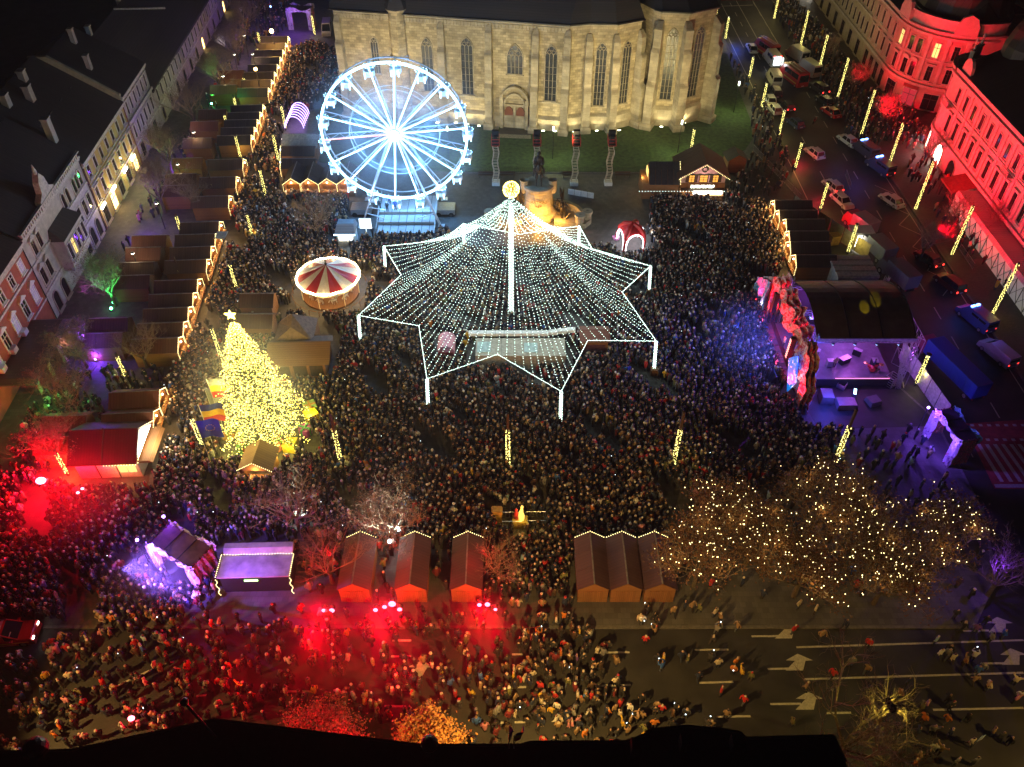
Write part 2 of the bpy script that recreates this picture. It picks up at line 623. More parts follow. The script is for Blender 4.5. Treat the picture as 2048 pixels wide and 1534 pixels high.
# lanes of the street on the right
for ys, x in (((62, 250), 52.7), ((62, 250), 58.4)):
    y = ys[0]
    while y < ys[1]:
        mark((x, y), (x, y + 2.6), 0.15)
        y += 6.2
mark((63.3, 70), (63.3, 250), 0.14)
mark((48.2, 110), (48.2, 250), 0.14)
for x in (50.5, 54.5, 58.5):
    mark((x, 180), (x, 214), 0.16)
for k in range(5):
    mark((60.6, 92 + k * 6), (63.2, 95 + k * 6), 0.12)
    mark((63.2, 95 + k * 6), (60.6, 98 + k * 6), 0.12)
red = [at(1928, 846), at(2048, 838), at(2250, 838), at(2250, 980), at(1990, 976)]
structure(MB().prism(red, RD - .1, RD + .004).build('road_surface_red', M['redroad']))
for k in range(16):
    a0 = at(1958 + k * 16.2, 887)
    a1 = at(2005 + k * 18.5, 962)
    a, b = Vector((*a0, 0)), Vector((*a1, 0))
    mk.add([(a.x - .22, a.y, RD + .008), (b.x - .22, b.y, RD + .008), (b.x + .22, b.y, RD + .008), (a.x + .22, a.y, RD + .008)], [(0, 1, 2, 3)])
for k in range(14):
    for py in (849, 878):
        x, y = at(1945 + k * 17 + (py - 849) * .5, py)
        mk.add([(x - .22, y - .18, RD + .008), (x + .22, y - .18, RD + .008), (x + .22, y + .18, RD + .008), (x - .22, y + .18, RD + .008)], [(0, 1, 2, 3)])
a, b = at(1992, 974), at(2250, 976)
mk.add([(*a, RD + .012), (b[0], a[1], RD + .012), (b[0], a[1] + .5, RD + .012), (a[0], a[1] + .5, RD + .012)], [(0, 1, 2, 3)])
red2 = [at(1440, 0), at(1640, -2), at(1660, -60), at(1430, -60)]
structure(MB().prism(red2, RD - .1, RD + .004).build('road_surface_red', M['redroad']))
for k in range(14):
    x, y = at(1450 + k * 13, -10)
    mk.add([(x - .25, y - 3.2, RD + .008), (x + .25, y - 3.2, RD + .008), (x + .25, y + 3.2, RD + .008), (x - .25, y + 3.2, RD + .008)], [(0, 1, 2, 3)])
mark(at(1425, 12), at(1506, 9), 0.3)
structure(mk.build('road_markings', M['paint']))

# ================================================================ windows shared by all the houses
WIN = {}


def win_meshes(w, h, style, frame, pane):
    key = (w, h, style, frame, pane)
    if key in WIN:
        return WIN[key]
    fr, gl = MB(), MB()
    t = 0.16
    if style in ('arch', 'gothic'):
        def outline(hw, top, base):
            pts = [(-hw, base), (hw, base)]
            k = 6
            if style == 'arch':
                s0 = top - hw
                pts += [(hw * math.cos(math.pi * i / k), s0 + hw * math.sin(math.pi * i / k)) for i in range(k + 1)]
            else:
                s0 = top - hw * 1.75
                pts += [(-hw + 2 * hw * math.cos(R(60) * i / k), s0 + 2 * hw * math.sin(R(60) * i / k)) for i in range(k + 1)]
                pts += [(hw - 2 * hw * math.cos(R(60) * i / k), s0 + 2 * hw * math.sin(R(60) * i / k)) for i in range(k - 1, -1, -1)]
            return pts
        fr.ring(outline(w / 2 + t, h + t, -t), outline(w / 2, h, 0), -0.14, 0.05)
        o = outline(w / 2, h, 0)
        gl.add([(p[0], -0.02, p[1]) for p in o], [tuple(range(len(o)))])
    else:
        fr.ring([(-w / 2 - t, -t), (w / 2 + t, -t), (w / 2 + t, h + t), (-w / 2 - t, h + t)], [(-w / 2, 0), (w / 2, 0), (w / 2, h), (-w / 2, h)], -0.12, 0.05)
        br_ = fr if frame == 'white' else gl
        br_.box(-.04, .04, -0.05, 0.0, 0, h, 0 if frame == 'white' else 1)
        br_.box(-w / 2, w / 2, -0.055, 0.0, h * .66, h * .66 + .08, 0 if frame == 'white' else 1)
        gl.add([(-w / 2, -0.02, 0), (w / 2, -0.02, 0), (w / 2, -0.02, h), (-w / 2, -0.02, h)], [(0, 1, 2, 3)])
    fr.box(-w / 2 - .28, w / 2 + .28, -0.26, 0.04, -t - .14, -t)
    if style == 'ped':
        fr.xprism([(-w / 2 - .32, h + .38), (w / 2 + .32, h + .38), (0, h + .95)], -0.34, 0.04)
        fr.box(-w / 2 - .32, w / 2 + .32, -0.3, 0.04, h + .2, h + .38)
    if style == 'hood':
        fr.box(-w / 2 - .34, w / 2 + .34, -0.38, 0.04, h + .34, h + .55)
    if style == 'round':
        pts = [(-w / 2 - .3, h + .3), (w / 2 + .3, h + .3)] + [((w / 2 + .3) * math.cos(math.pi * i / 6), h + .3 + .6 * math.sin(math.pi * i / 6)) for i in range(1, 6)]
        fr.xprism(pts, -0.34, 0.04)
    a = fr.mesh('window', M[frame])
    b = gl.mesh('pane', [M[pane], M['darkwood']])
    WIN[key] = (a, b)
    return a, b


def window(parent, x, z, w, h, style='plain', frame='trim', pane='glass', y=0.0, rz=0.0):
    a, b = win_meshes(w, h, style, frame, pane)
    o = link('window', a, parent, (x, y, z), rz)
    link('pane', b, o)
    return o


# ================================================================ the church
def wp(px, py): return Vector((*at(px, py), 0))


church = thing('gothic_church', 'long pale stone gothic church with pointed windows and dark roof behind the lawn', 'church', (0, 0, 0))
N0 = Vector((-31.2, 148.4, 0))
pts = [N0, wp(1130, 262), wp(1167, 257.5), wp(1217, 259), wp(1262, 248)]
nv = (pts[1] - pts[0]).normalized()
rec = Vector((21.6, 149.5, 0))
c0 = wp(1284, 243)
cpts = [rec, c0, wp(1298, 248.5), wp(1347, 251), wp(1399, 237)]
cpts.append(cpts[-1] + Vector((1.5, 12, 0)))
HN, HC = 19.0, 20.3


def wall_seg(p, q, h, zb=0.0, depth=1.2, name='wall', mat='ochre_stone'):
    d = (q - p)
    L = d.length
    rz = math.atan2(d.y, d.x)
    o = MB().box(-0.02, L + .02, 0.0, depth, zb, h).build(name, M[mat], church, (p.x, p.y, 0), rz)
    return o, L, rz


def buttress(p, rz, h, w=1.15, name='buttress', dp=1.9):
    b = MB()
    b.box(-w * .72, w * .72, -dp - .35, 0.1, 0, 1.0)
    b.frus(-w * .72, w * .72, -dp - .35, 0.1, 1.0, -w * .5, w * .5, -dp, 0.1, 1.3)
    b.box(-w * .5, w * .5, -dp, 0.1, 1.3, h * .42)
    b.frus(-w * .55, w * .55, -dp - .08, 0.1, h * .42, -w * .5, w * .5, -dp + .55, 0.1, h * .42 + .7)
    b.box(-w * .5, w * .5, -dp + .55, 0.1, h * .42 + .7, h * .72)
    b.frus(-w * .55, w * .55, -dp + .47, 0.1, h * .72, -w * .46, w * .46, -dp + 1.0, 0.1, h * .72 + .7)
    b.box(-w * .46, w * .46, -dp + 1.0, 0.1, h * .72 + .7, h - 1.6)
    b.frus(-w * .46, w * .46, -dp + 1.0, 0.1, h - 1.6, -w * .3, w * .3, -.2, 0.1, h - .5)
    return b.build(name, M['ashlar'], church, (p.x, p.y, 0), rz)


def gothic(parent_rz, origin, u, z, w, h, lights=3):
    """pointed window with stone mullions and tracery rings; a window of the church, pane and tracery its own parts"""
    d = Vector((math.cos(parent_rz), math.sin(parent_rz), 0))
    p = origin + d * u
    a, b = win_meshes(w, h, 'gothic', 'ashlar', 'leaded')
    o = link('window', a, church, (p.x, p.y, z), parent_rz)
    link('pane', b, o)
    tr = MB()
    sp = h - w / 2 * 1.75
    for i in range(1, lights):
        x = -w / 2 + w * i / lights
        tr.box(x - .05, x + .05, -0.09, -0.03, 0, sp + w * .12)
    for i in range(lights):
        x = -w / 2 + w * (i + .5) / lights
        r = w / lights * .42
        tr.tube([(x + r * math.cos(t), -.06, sp + w * .1 + r * math.sin(t)) for t in [math.pi * k / 5 for k in range(6)]], .045, 4, cap=False)
    for x, z2, r in ((0, sp + w * .62, w * .2), (-w * .2, sp + w * .28, w * .16), (w * .2, sp + w * .28, w * .16)):
        tr.tube([(x + r * math.cos(2 * math.pi * k / 8), -.06, z2 + r * math.sin(2 * math.pi * k / 8)) for k in range(9)], .05, 4, cap=False)
    for k in range(1, int(sp / 1.2)):
        tr.box(-w / 2, w / 2, -.07, -.04, k * 1.2, k * 1.2 + .04)
    tr.build('tracery', M['ashlar'], o)
    return o


# nave
w_, L, rz = wall_seg(pts[0], pts[1], HN)
NR = rz


def nave_u(px, py=250):
    p = wp(px, py)
    return (p - N0).dot(nv)


bu = [0.6, nave_u(893, 242), nave_u(981, 250), nave_u(1068, 259), L - .2]
for u in bu:
    buttress(N0 + nv * u, rz, HN - .3, 1.25)
# carved frieze below the eaves between the buttresses
fr = MB()
fr.box(0, L, -.16, 0, HN - .45, HN)
for k in range(int(L / .6)):
    fr.frus(.1 + k * .6, .5 + k * .6, -.13, 0, HN - 1.25, .05 + k * .6, .55 + k * .6, -.2, 0, HN - .5)
fr.build('frieze', M['ashlar'], church, (N0.x, N0.y, 0), rz)
MB().box(0, L, -.5, 0, 0, 2.1).frus(0, L, -.5, 0, 2.1, 0, L, -.05, 0, 2.6).build('plinth', M['ashlar'], church, (N0.x, N0.y, 0), rz)
sl = MB()
sl.box(0, L, -.12, 0, 5.0, 5.25)
sl.build('string_course', M['ashlar'], church, (N0.x, N0.y, 0), rz)
for px, z, w, h in ((753, 8.2, 1.3, 6.5), (858, 5.6, 1.9, 9.6), (937, 5.6, 2.0, 10.2), (1101, 5.6, 2.0, 9.8)):
    gothic(rz, N0, nave_u(px), z, w, h)
up = nave_u(1031)
gothic(rz, N0, up, 10.0, 2.7, 5.2, 4)
# portal with two doors
po = N0 + nv * up
pt = MB()
pt.box(-2.6, -2.0, -1.0, 0, 0, 5.6)
pt.box(2.0, 2.6, -1.0, 0, 0, 5.6)
pt.box(-.22, .22, -.5, 0, 0, 4.2)
arc = [(2.6 * math.cos(t), 4.6 + 3.2 * math.sin(t) ** 1.1) for t in [math.pi * k / 12 for k in range(13)]]
pt.tube([(x, -.7, z) for x, z in arc], .3, 5)
pt.tube([(x * .72, -.5, 4.2 + (z - 4.6) * .72) for x, z in arc], .2, 5)
pt.box(-1.9, 1.9, -.45, 0, 4.1, 4.5)
portal = pt.build('portal', M['ashlar'], church, (po.x, po.y, 0), rz)
for x in (-1.08, 1.08):
    d_ = MB().xprism([(-.75, 0), (.75, 0), (.75, 3.1), (.4, 3.7), (0, 3.95), (-.4, 3.7), (-.75, 3.1)], -.3, -.05)
    d_.build('door', striped('church_door_boards' + str(x), (0.16, 0.05, 0.03), (0.22, 0.08, 0.05), 0, .2), portal, (x, 0, 0.05))
# stair turret in the nave wall
tu = N0 + nv * nave_u(812, 236)
tb = MB()
tb.lathe([(2.0, 0), (2.0, 2.2), (1.75, 2.6), (1.75, 11.3), (1.95, 11.5), (1.95, 11.8), (1.7, 12), (1.7, HN + .4), (1.95, HN + .6), (1.95, HN + .9)], 8, m=0)
tb.build('stair_turret', M['ochre_stone'], church, (tu.x, tu.y + .5, 0), rz + .2)
MB().lathe([(2.1, HN + .9), (.05, HN + 5.2)], 8).build('turret_roof', M['slate'], church, (tu.x, tu.y + .5, 0), rz + .2)
# polygonal end of the south aisle
segs = list(zip(pts[1:], pts[2:]))
for i, (p, q) in enumerate(segs):
    o, L2, r2 = wall_seg(p, q, HN)
    MB().box(0, L2, -.45, 0, 0, 2.6).frus(0, L2, -.45, 0, 2.6, 0, L2, -.05, 0, 3.1).build('plinth', M['ashlar'], church, (p.x, p.y, 0), r2)
    MB().box(-.1, L2 + .1, -.2, 0, HN - .35, HN).build('cornice', M['ashlar'], church, (p.x, p.y, 0), r2)
    if i > 0:
        gothic(r2, p, L2 * .5, 4.6, 1.75 if i == 1 else 1.6, 11.2)
    bis = r2 + (0.12 if i == 0 else 0.0)
    buttress(q, (r2 + (math.atan2((segs[i + 1][1] - q).y, (segs[i + 1][1] - q).x) if i + 1 < len(segs) else r2 + .7)) / 2, HN - 1.2, 1.3)
o, L2, r2 = wall_seg(pts[4], cpts[0], HN)
# choir
segs = list(zip(cpts[:-1], cpts[1:]))
for i, (p, q) in enumerate(segs):
    o, L2, r2 = wall_seg(p, q, HC)
    if i == 0:
        continue
    MB().box(0, L2, -.5, 0, 0, 3.1).frus(0, L2, -.5, 0, 3.1, 0, L2, -.05, 0, 3.7).build('plinth', M['ashlar'], church, (p.x, p.y, 0), r2)
    MB().box(-.1, L2 + .1, -.25, 0, HC - .4, HC).build('cornice', M['ashlar'], church, (p.x, p.y, 0), r2)
    if i in (2, 3):
        gothic(r2, p, L2 * .5, 5.0, 1.9, 12.6)
    if i == 1:
        gothic(r2, p, L2 * .5, 5.0, 1.0, 12.4, 2)
    if i < 4:
        nx = segs[i + 1][1] - q
        if i >= 2 or i == 1:
            buttress(q, (r2 + math.atan2(nx.y, nx.x)) / 2, HC - 1.0, 1.5, dp=2.4)
# roofs
back = Vector((-nv.y, nv.x, 0))
rf = MB()
e0, e1 = N0 - back * .5 - nv * .6, pts[1] - back * .5
r0, r1 = N0 + back * 13 - nv * .6, pts[1] + back * 13 + nv * 3
b0, b1 = N0 + back * 26, pts[1] + back * 26
Z = lambda p, z: (p.x, p.y, z)
e2, e3, e4 = pts[2] - back * .6, pts[3] - back * .6, pts[4] + Vector((.5, -.5, 0))
e5 = rec + Vector((.3, 0, 0))
rf.add([Z(e0, HN + .02), Z(e1, HN + .02), Z(r1, HN + 17), Z(r0, HN + 17), Z(b0, HN), Z(b1, HN)], [(0, 1, 2, 3), (3, 2, 5, 4)])
rf.add([Z(e1, HN + .02), Z(e2, HN + .02), Z(e3, HN + .02), Z(e4, HN + .02), Z(e5, HN + .02), Z(r1, HN + 17)], [(0, 1, 5), (1, 2, 5), (2, 3, 5), (3, 4, 5)])
rf.build('roof', M['slate'], church)
rf = MB()
cc = Vector((27, 158, 0))
ce = [p + (p - cc).normalized() * .6 for p in cpts]
rf.add([Z(p, HC + .02) for p in ce] + [(24, 160, HC + 15)], [(i, i + 1, len(ce)) for i in range(len(ce) - 1)])
rf.build('roof', M['slate'], church)
gt = MB()
gt.bar(Z(e0, HN + .1), Z(e1, HN + .1), .22)
for a, b in zip((e1, e2, e3), (e2, e3, e4)):
    gt.bar(Z(a, HN + .1), Z(b, HN + .1), .22)
for a, b in zip(ce[1:-1], ce[2:]):
    gt.bar(Z(a, HC + .1), Z(b, HC + .1), .22)
gt.build('gutter', M['blackmetal'], church)


# ================================================================ houses
def house(name, label, A, rz, L, depth, eave, roofh, wallmat, roofmat, group=None, ov=0.5, cat='building', shape='pitch'):
    """local frame: x along the street front, -y towards the street"""
    h = thing(name, label, cat, (A[0], A[1], 0), rz, group)
    MB().box(0, L, 0, depth, -.3, eave).build('wall', M[wallmat] if isinstance(wallmat, str) else wallmat, h)
    r = MB()
    y2 = depth * .5
    r.add([(-.0, -ov, eave + .06), (L, -ov, eave + .06), (L, y2, eave + roofh), (0, y2, eave + roofh), (0, depth + ov, eave + .06), (L, depth + ov, eave + .06)], [(0, 1, 2, 3), (3, 2, 5, 4)])
    r.add([(0, 0, eave), (0, y2, eave + roofh - .1), (0, depth, eave), (L, 0, eave), (L, y2, eave + roofh - .1), (L, depth, eave)], [(0, 2, 1), (3, 4, 5)])
    r.build('roof', M[roofmat], h)
    c = MB()
    c.box(0, L, -.42, 0, eave - .35, eave + .02)
    c.box(0, L, -.25, 0, eave - .7, eave - .35)
    c.build('cornice', M['trim'] if shape != 'plainroof' else M['blackmetal'], h)
    return h


def band(h, L, z, dz=.3, d=.16, mat='trim', name='string_course', x0=0):
    MB().box(x0, L, -d, 0, z, z + dz).build(name, M[mat], h)


def chimney(h, x, y, z0, z1, w=.9, d=.7, mat=None):
    b = MB().box(x, x + w, y, y + d, z0, z1)
    b.box(x - .1, x + w + .1, y - .1, y + d + .1, z1, z1 + .18)
    b.build('chimney', mat or M['plaster_white'], h)


M['plaster_white'] = plain('white_plaster', (0.48, 0.45, 0.41), 0.85, 0, 0.18, 1.2)
M['plaster_yellow'] = plain('yellow_plaster', (0.50, 0.37, 0.13), 0.85, 0, 0.15, 1.0)
M['plaster_grey'] = plain('grey_plaster', (0.42, 0.37, 0.36), 0.85, 0, 0.18, 1.0)
M['plaster_red'] = plain('red_plaster', (0.42, 0.11, 0.07), 0.85, 0, 0.15, 1.0)
M['plaster_sand'] = plain('sand_plaster', (0.45, 0.40, 0.28), 0.85, 0, 0.18, 1.0)
M['rust'] = plain('rusticated_base', (0.40, 0.35, 0.27), 0.85, 0, 0.2, 2.0)

LX = lambda y: -62.0 - 0.052 * (y - 90)     # line of the fronts on the left
LR = math.atan2(1, -0.052)


def lfront(y): return (LX(y), y)


# red house, nearest on the left
h = house('red_house', 'red plastered house with white framed windows and a porch on pillars at the left edge', lfront(58), LR, 28.6, 16, 12.4, 5.5, 'plaster_red', 'tin')
band(h, 28.6, 8.35, .32)
band(h, 28.6, 11.4, .3)
band(h, 28.6, 3.6, .3)
for k in range(9):
    x = 1.9 + k * 3.1
    window(h, x, 9.35, 1.05, 1.6, 'plain', 'white', 'win_dim' if k in (5, 8) else 'glass')
    window(h, x, 4.75, 1.15, 2.25, 'ped', 'white', 'win_dim' if k % 2 == 0 else 'glass')
pc = MB().box(12.0, 24.2, -4.6, 0, 3.35, 3.6).frus(12.0, 24.2, -4.6, 0, 3.6, 12.6, 23.6, -4.0, 0, 4.0)
pc.build('porch_roof', M['tin'], h)
for k in range(4):
    MB().lathe([(.34, 0), (.34, .3), (.27, .4), (.24, 3.1), (.34, 3.2), (.34, 3.35)], 10, (13 + k * 3.5, -4.1)).build('pillar', M['plaster_sand'], h)
for k in range(3):
    ac = MB().box(13.5 + k * 3.4, 14.5 + k * 3.4, -.6, -.1, 4.05, 4.75).build('air_conditioner', M['white'], h)
dp = MB().tube([(28.5, -.15, 12.2), (28.5, -.15, 0)], .07, 6)
dp.build('downpipe', M['blackmetal'], h)

# pale carved house with bay window
h = house('carved_pale_house', 'pale stone house with a glazed bay window and carved arched windows between red and yellow houses', lfront(86.7), LR, 21.8, 15, 12.6, 6, 'plaster_white', 'tin')
band(h, 21.8, 8.2, .35)
band(h, 21.8, 3.8, .35)
for x in (1.6, 3.6, 16.2, 18.4, 20.4):
    window(h, x, 4.9, 1.1, 2.3, 'ped' if x < 5 else 'plain')
for x in (13.6, 15.2, 17.8, 19.0, 20.2):
    window(h, x, 8.9, .95, 2.2, 'arch')
for x in (2.4, 4.2):
    window(h, x, 9.0, 1.0, 2.0, 'ped')
for x in (2, 5, 15, 17.5, 20):
    window(h, x, 0.3, 1.5, 2.8, 'arch', 'rust')
bay = MB().box(6.4, 13.2, -1.7, 0, 3.9, 8.0).frus(6.8, 12.8, -1.3, 0, 3.0, 6.4, 13.2, -1.7, 0, 3.9)
bay.box(6.2, 13.4, -1.9, 0, 7.9, 8.2)
byo = bay.build('bay_window', M['plaster_white'], h)
for k in range(5):
    a, b = win_meshes(.85, 2.4, 'plain', 'trim', 'glass' if k != 1 else 'win_warm')
    o = link('window', a, byo, (7.1 + k * 1.35, -1.7, 4.9))
    o2 = link('pane', b, h, (7.1 + k * 1.35, -1.7, 4.9))
MB().frus(6.2, 13.4, -1.9, 0, 8.2, 6.9, 12.7, -.2, 0, 9.6).build('bay_roof', M['tin'], h)
gb = MB().xprism([(7.0, 12.4), (12.4, 12.4), (12.0, 13.6), (10.9, 14.2), (10.6, 15.6), (9.7, 16.6), (8.8, 15.6), (8.5, 14.2), (7.4, 13.6)], -.5, .3)
gb.lathe([(.25, 16.4), (.3, 16.8), (.05, 17.8)], 8, (9.7, -.1))
gb.build('gable', M['trim'], h)
bl = MB()
for k in range(34):
    bl.box(.2 + k * .62, .5 + k * .62, -.55, -.2, 12.65, 13.2)
bl.box(0, 21.8, -.58, -.18, 13.2, 13.35)
bl.build('balustrade', M['trim'], h)
MB().tube([(21.7, -.15, 12.4), (21.7, -.15, 0)], .07, 6).build('downpipe', M['blackmetal'], h)

# yellow house
h = house('yellow_house', 'yellow plastered house with two rows of white framed windows under a large dark roof', lfront(108.6), LR, 20.4, 22, 11.1, 8, 'plaster_yellow', 'tin')
band(h, 20.4, 6.9, .3)
band(h, 20.4, 7.6, .12)
band(h, 20.4, 3.3, .3)
for k in range(7):
    x = 1.7 + k * 2.85
    window(h, x, 8.2, .95, 1.75, 'plain')
    window(h, x, 4.3, 1.05, 2.05, 'hood')
for k in range(5):
    window(h, 2 + k * 4, .3, 1.9, 2.5, 'plain', 'rust', 'lamp_warm' if k in (1, 4) else 'glass')
for x, y, z in ((1.5, 3, 17.2), (8.5, 7.5, 19), (12.5, 9.5, 19.6), (4.5, 9, 19.5)):
    chimney(h, x, y, 11.2, z, 1.2, .9)
for k in range(4):
    MB().box(3.5 + k * 4.3, 4.4 + k * 4.3, 5.4, 6.2, 14.9, 15.35).build('skylight', M['slate'], h)
MB().tube([(.1, -.15, 10.9), (.1, -.15, 0)], .09, 6).build('downpipe', plain('brown_pipe', (.16, .05, .03)), h)
MB().tube([(20.3, -.15, 10.9), (20.3, -.15, 0)], .09, 6).build('downpipe', bpy.data.materials['brown_pipe'], h)

SHOP = []
for x, z in ((1.2, 3.3), (6.4, 3.2), (12.6, 3.0), (16.8, 2.9)):
    MB().box(x - .9, x + .9, -.5, -.38, z, z + .38).build('shop_light', M['lamp_white'], h)
    SHOP.append((LX(108.6 + x) + 1.6, 108.6 + x, z + .2))
# grey house, a storey higher
h = house('grey_house', 'grey house with a tall attic storey of narrow windows next to the yellow house', lfront(129.1), LR, 13.9, 20, 11.8, 6.5, 'plaster_grey', 'tin')
band(h, 13.9, 7.1, .5, .35)
band(h, 13.9, 3.2, .3)
for k in range(6):
    window(h, 1.5 + k * 2.15, 8.3, .8, 2.1, 'hood')
for k in range(6):
    window(h, 1.5 + k * 2.15, 4.1, .9, 2.2, 'plain')
for k in range(3):
    window(h, 2.5 + k * 4, .3, 1.8, 2.4, 'plain', 'rust')
MB().box(-.3, .3, -.2, 12, 11.6, 12.5).frus(-.3, .3, 0, 12, 12.5, -.3, .3, 9, 12, 18.8).build('fire_wall', M['plaster_sand'], h)
chimney(h, 3.5, 4.5, 13, 17.2)
chimney(h, 9, 8, 15, 19.4)
# long far house with arched windows
h = house('long_far_house', 'long low pale house with a row of tall narrow windows behind bare trees, farthest on the left', lfront(143.1), LR, 66, 18, 7.0, 8, 'plaster_grey', 'slate', shape='plainroof')
band(h, 66, 3.1, .25)
for k in range(24):
    window(h, 2 + k * 2.75, 3.9, .85, 2.2, 'arch' if k > 5 else 'hood')
    if k % 2 == 0:
        window(h, 2.4 + k * 2.75, .2, 1.4, 2.4, 'arch', 'rust', 'lamp_warm' if k in (12, 20) else 'glass')
for x in (4, 21, 40):
    chimney(h, x, 9, 13, 16.5)
MB().box(17, 17.25, -.5, 9, 14.9, 15.2).build('roof_ridge', M['trim'], h)

# ---- right side: the red-lit corner houses
RXW = 73.4


M['stucco'] = plain('pale_stucco', (0.56, 0.50, 0.44), 0.8, 0, 0.14, 1.2)
M['rose'] = plain('rose_stucco', (0.50, 0.34, 0.28), 0.8, 0, 0.14, 1.2)

# south-east corner house (front faces -x, x local runs south)
hr = house('corner_palace', 'palace with red lit front, hooded windows and a domed corner on the right edge', (RXW, 133), -math.pi / 2, 46, 22, 15.2, 5.5, 'stucco', 'tin')
band(hr, 46, 13.9, .35, .5)
band(hr, 46, 3.9, .5, .45)
band(hr, 46, 9.5, .3, .2)
for k in range(14):
    x = 2.8 + k * 3.1
    if x > 44:
        break
    window(hr, x, 10.45, .95, 2.3, 'plain', 'stucco')
    window(hr, x, 5.4, 1.05, 2.9, 'hood', 'stucco')
    pl = MB().box(x + 1.35, x + 1.75, -.18, 0, 4.5, 13.7)
    pl.build('pilaster', M['stucco'], hr)
for k in range(8):
    window(hr, 3.5 + k * 5.4, .2, 2.4, 3.0, 'arch', 'rust', 'lamp_white' if k == 0 else 'glass')
for x in (1.6, 24.5):
    bk = MB().box(x - 1.1, x + 1.1, -1.3, 0, 9.3, 9.55)
    for i in range(8):
        bk.box(x - 1.05 + i * .3, x - .98 + i * .3, -1.28, -1.2, 9.55, 10.4)
    bk.box(x - 1.1, x + 1.1, -1.32, -1.16, 10.4, 10.5)
    bk.build('balcony', M['stucco'], hr)
MB().lathe([(.1, 3.6), (.06, 15.2)], 5, (22.8, -.15)).build('downpipe', M['white'], hr)
# its corner: quarter drum with windows, attic and small dome
cr = 5.5
MB().box(-cr, 0.05, cr, 22, -.3, 15.0).build('side_wall', M['stucco'], hr)
crn = MB()
crn.lathe([(cr, -.2), (cr, 15.2)], 12, (0, 0), 0, math.pi / 2, math.pi)
crn.build('corner_wall', M['stucco'], hr, (0, cr, 0), math.pi / 2)
crn = MB()
for z0, z1, d in ((3.9, 4.4, .45), (9.5, 9.8, .2), (13.9, 14.25, .5), (14.8, 15.25, .7)):
    crn.lathe([(cr, z0), (cr + d, z0), (cr + d, z1), (cr, z1)], 12, (0, 0), 0, math.pi / 2, math.pi)
crn.build('corner_mouldings', M['trim'], hr, (0, cr, 0), math.pi / 2)
for ang in (110, 135, 160):
    t = R(ang)
    wx, wy = cr * math.cos(t), cr * math.sin(t)
    lx, ly = -wy, cr + wx
    dirx, diry = lx, ly - cr
    rr = math.atan2(dirx, -diry)
    window(hr, lx, 10.45, .85, 2.3, 'plain', 'stucco', y=ly, rz=rr)
    window(hr, lx, 5.4, .95, 2.9, 'hood', 'stucco', y=ly, rz=rr)
    window(hr, lx, .2, 1.7, 3.0, 'arch', 'rust', 'lamp_white' if ang == 160 else 'glass', y=ly, rz=rr)
at_ = MB().xprism([(-1.6, 15.2), (1.6, 15.2), (1.4, 16.6), (.8, 17.4), (0, 17.7), (-.8, 17.4), (-1.4, 16.6)], -.25, .25)
at_.build('attic_gable', M['stucco'], hr, (2.6, .1, 0))
at2 = MB()
at2.box(-2.0, 2.0, -.3, .3, 15.2, 17.0)
at2.box(-2.2, 2.2, -.4, .4, 17.0, 17.25)
for x in (-1.6, 1.6):
    at2.lathe([(.15, 17.25), (.32, 17.7), (.1, 18.2), (.28, 18.6), (.03, 19.2)], 8, (x, 0))
at2.build('attic_wall', M['stucco'], hr, (-3.2, 3.4, 0), -0.75)
dm = MB()
dm.lathe([(4.2, 15.2), (4.4, 16.8), (4.6, 17.0), (4.4, 19.5), (3.6, 22.0), (2.2, 24.2), (1.0, 25.4), (1.0, 27.0), (1.25, 27.2), (.6, 28.2), (.05, 30.5)], 16)
dm.build('dome', M['tin'], hr, (2.0, 9.5, 0))

# north-east corner house with the rounded front
hc = house('rounded_corner_house', 'rounded corner house lit red with a lit yellow window and shop windows on the ground floor', (RXW, 172), -math.pi / 2, 13.5, 24, 14.6, 5, 'rose', 'tin')
band(hc, 13.5, 4.2, .5, .45)
band(hc, 13.5, 13.3, .35, .5)
for k in range(4):
    window(hc, 1.7 + k * 3.2, 9.9, .95, 2.3, 'plain', 'stucco')
    window(hc, 1.7 + k * 3.2, 5.7, 1.0, 2.6, 'hood', 'stucco')
    window(hc, 1.9 + k * 3.2, .2, 1.9, 3.1, 'plain', 'rust')
cr = 10.5
cz = (13.5, cr, 0)     # drum centre in the house frame; arc from -y to +x
dr = MB().lathe([(cr, -.2), (cr, 14.6)], 24, (0, 0), 0, -math.pi / 2, math.pi * .12)
dr.build('corner_wall', M['rose'], hc, cz)
dr = MB()
for z0, z1, d in ((4.2, 4.7, .5), (5.1, 5.3, .25), (9.15, 9.4, .15), (13.3, 13.7, .5), (14.2, 14.6, .8), (14.6, 16.4, .15), (16.4, 16.65, .4)):
    dr.lathe([(cr - .3, z0), (cr + d, z0), (cr + d, z1), (cr - .3, z1)], 24, (0, 0), 0, -math.pi / 2, math.pi * .12)
dr.build('corner_mouldings', M['stucco'], hc, cz)
for i, ang in enumerate((-82, -66, -56, -38, -20, -2)):
    t = R(ang)
    lx, ly = cz[0] + cr * math.cos(t), cz[1] + cr * math.sin(t)
    rr = t + math.pi / 2
    pane = 'glass'
    window(hc, lx, 9.8, 1.0, 2.5, 'plain', 'stucco', 'win_warm' if ang in (-82, -38) else 'glass', y=ly, rz=rr)
    window(hc, lx, 5.5, 1.05, 2.6, 'round' if ang in (-66, -56) else 'hood', 'stucco', y=ly, rz=rr)
for ang in (-75, -50, -28, -6):
    t = R(ang)
    if ang != -50:
        window(hc, cz[0] + cr * math.cos(t), .2, 2.6, 3.0, 'plain', 'trim', 'glass', y=cz[1] + cr * math.sin(t), rz=t + math.pi / 2)
MB().box(13.4, 13.5 + cr, cr, 24, -.3, 14.4).build('side_wall', M['rose'], hc)
M['shop_red'] = glow('red_shop_window', (1.0, .05, .08), .5, (.1, .01, .01))
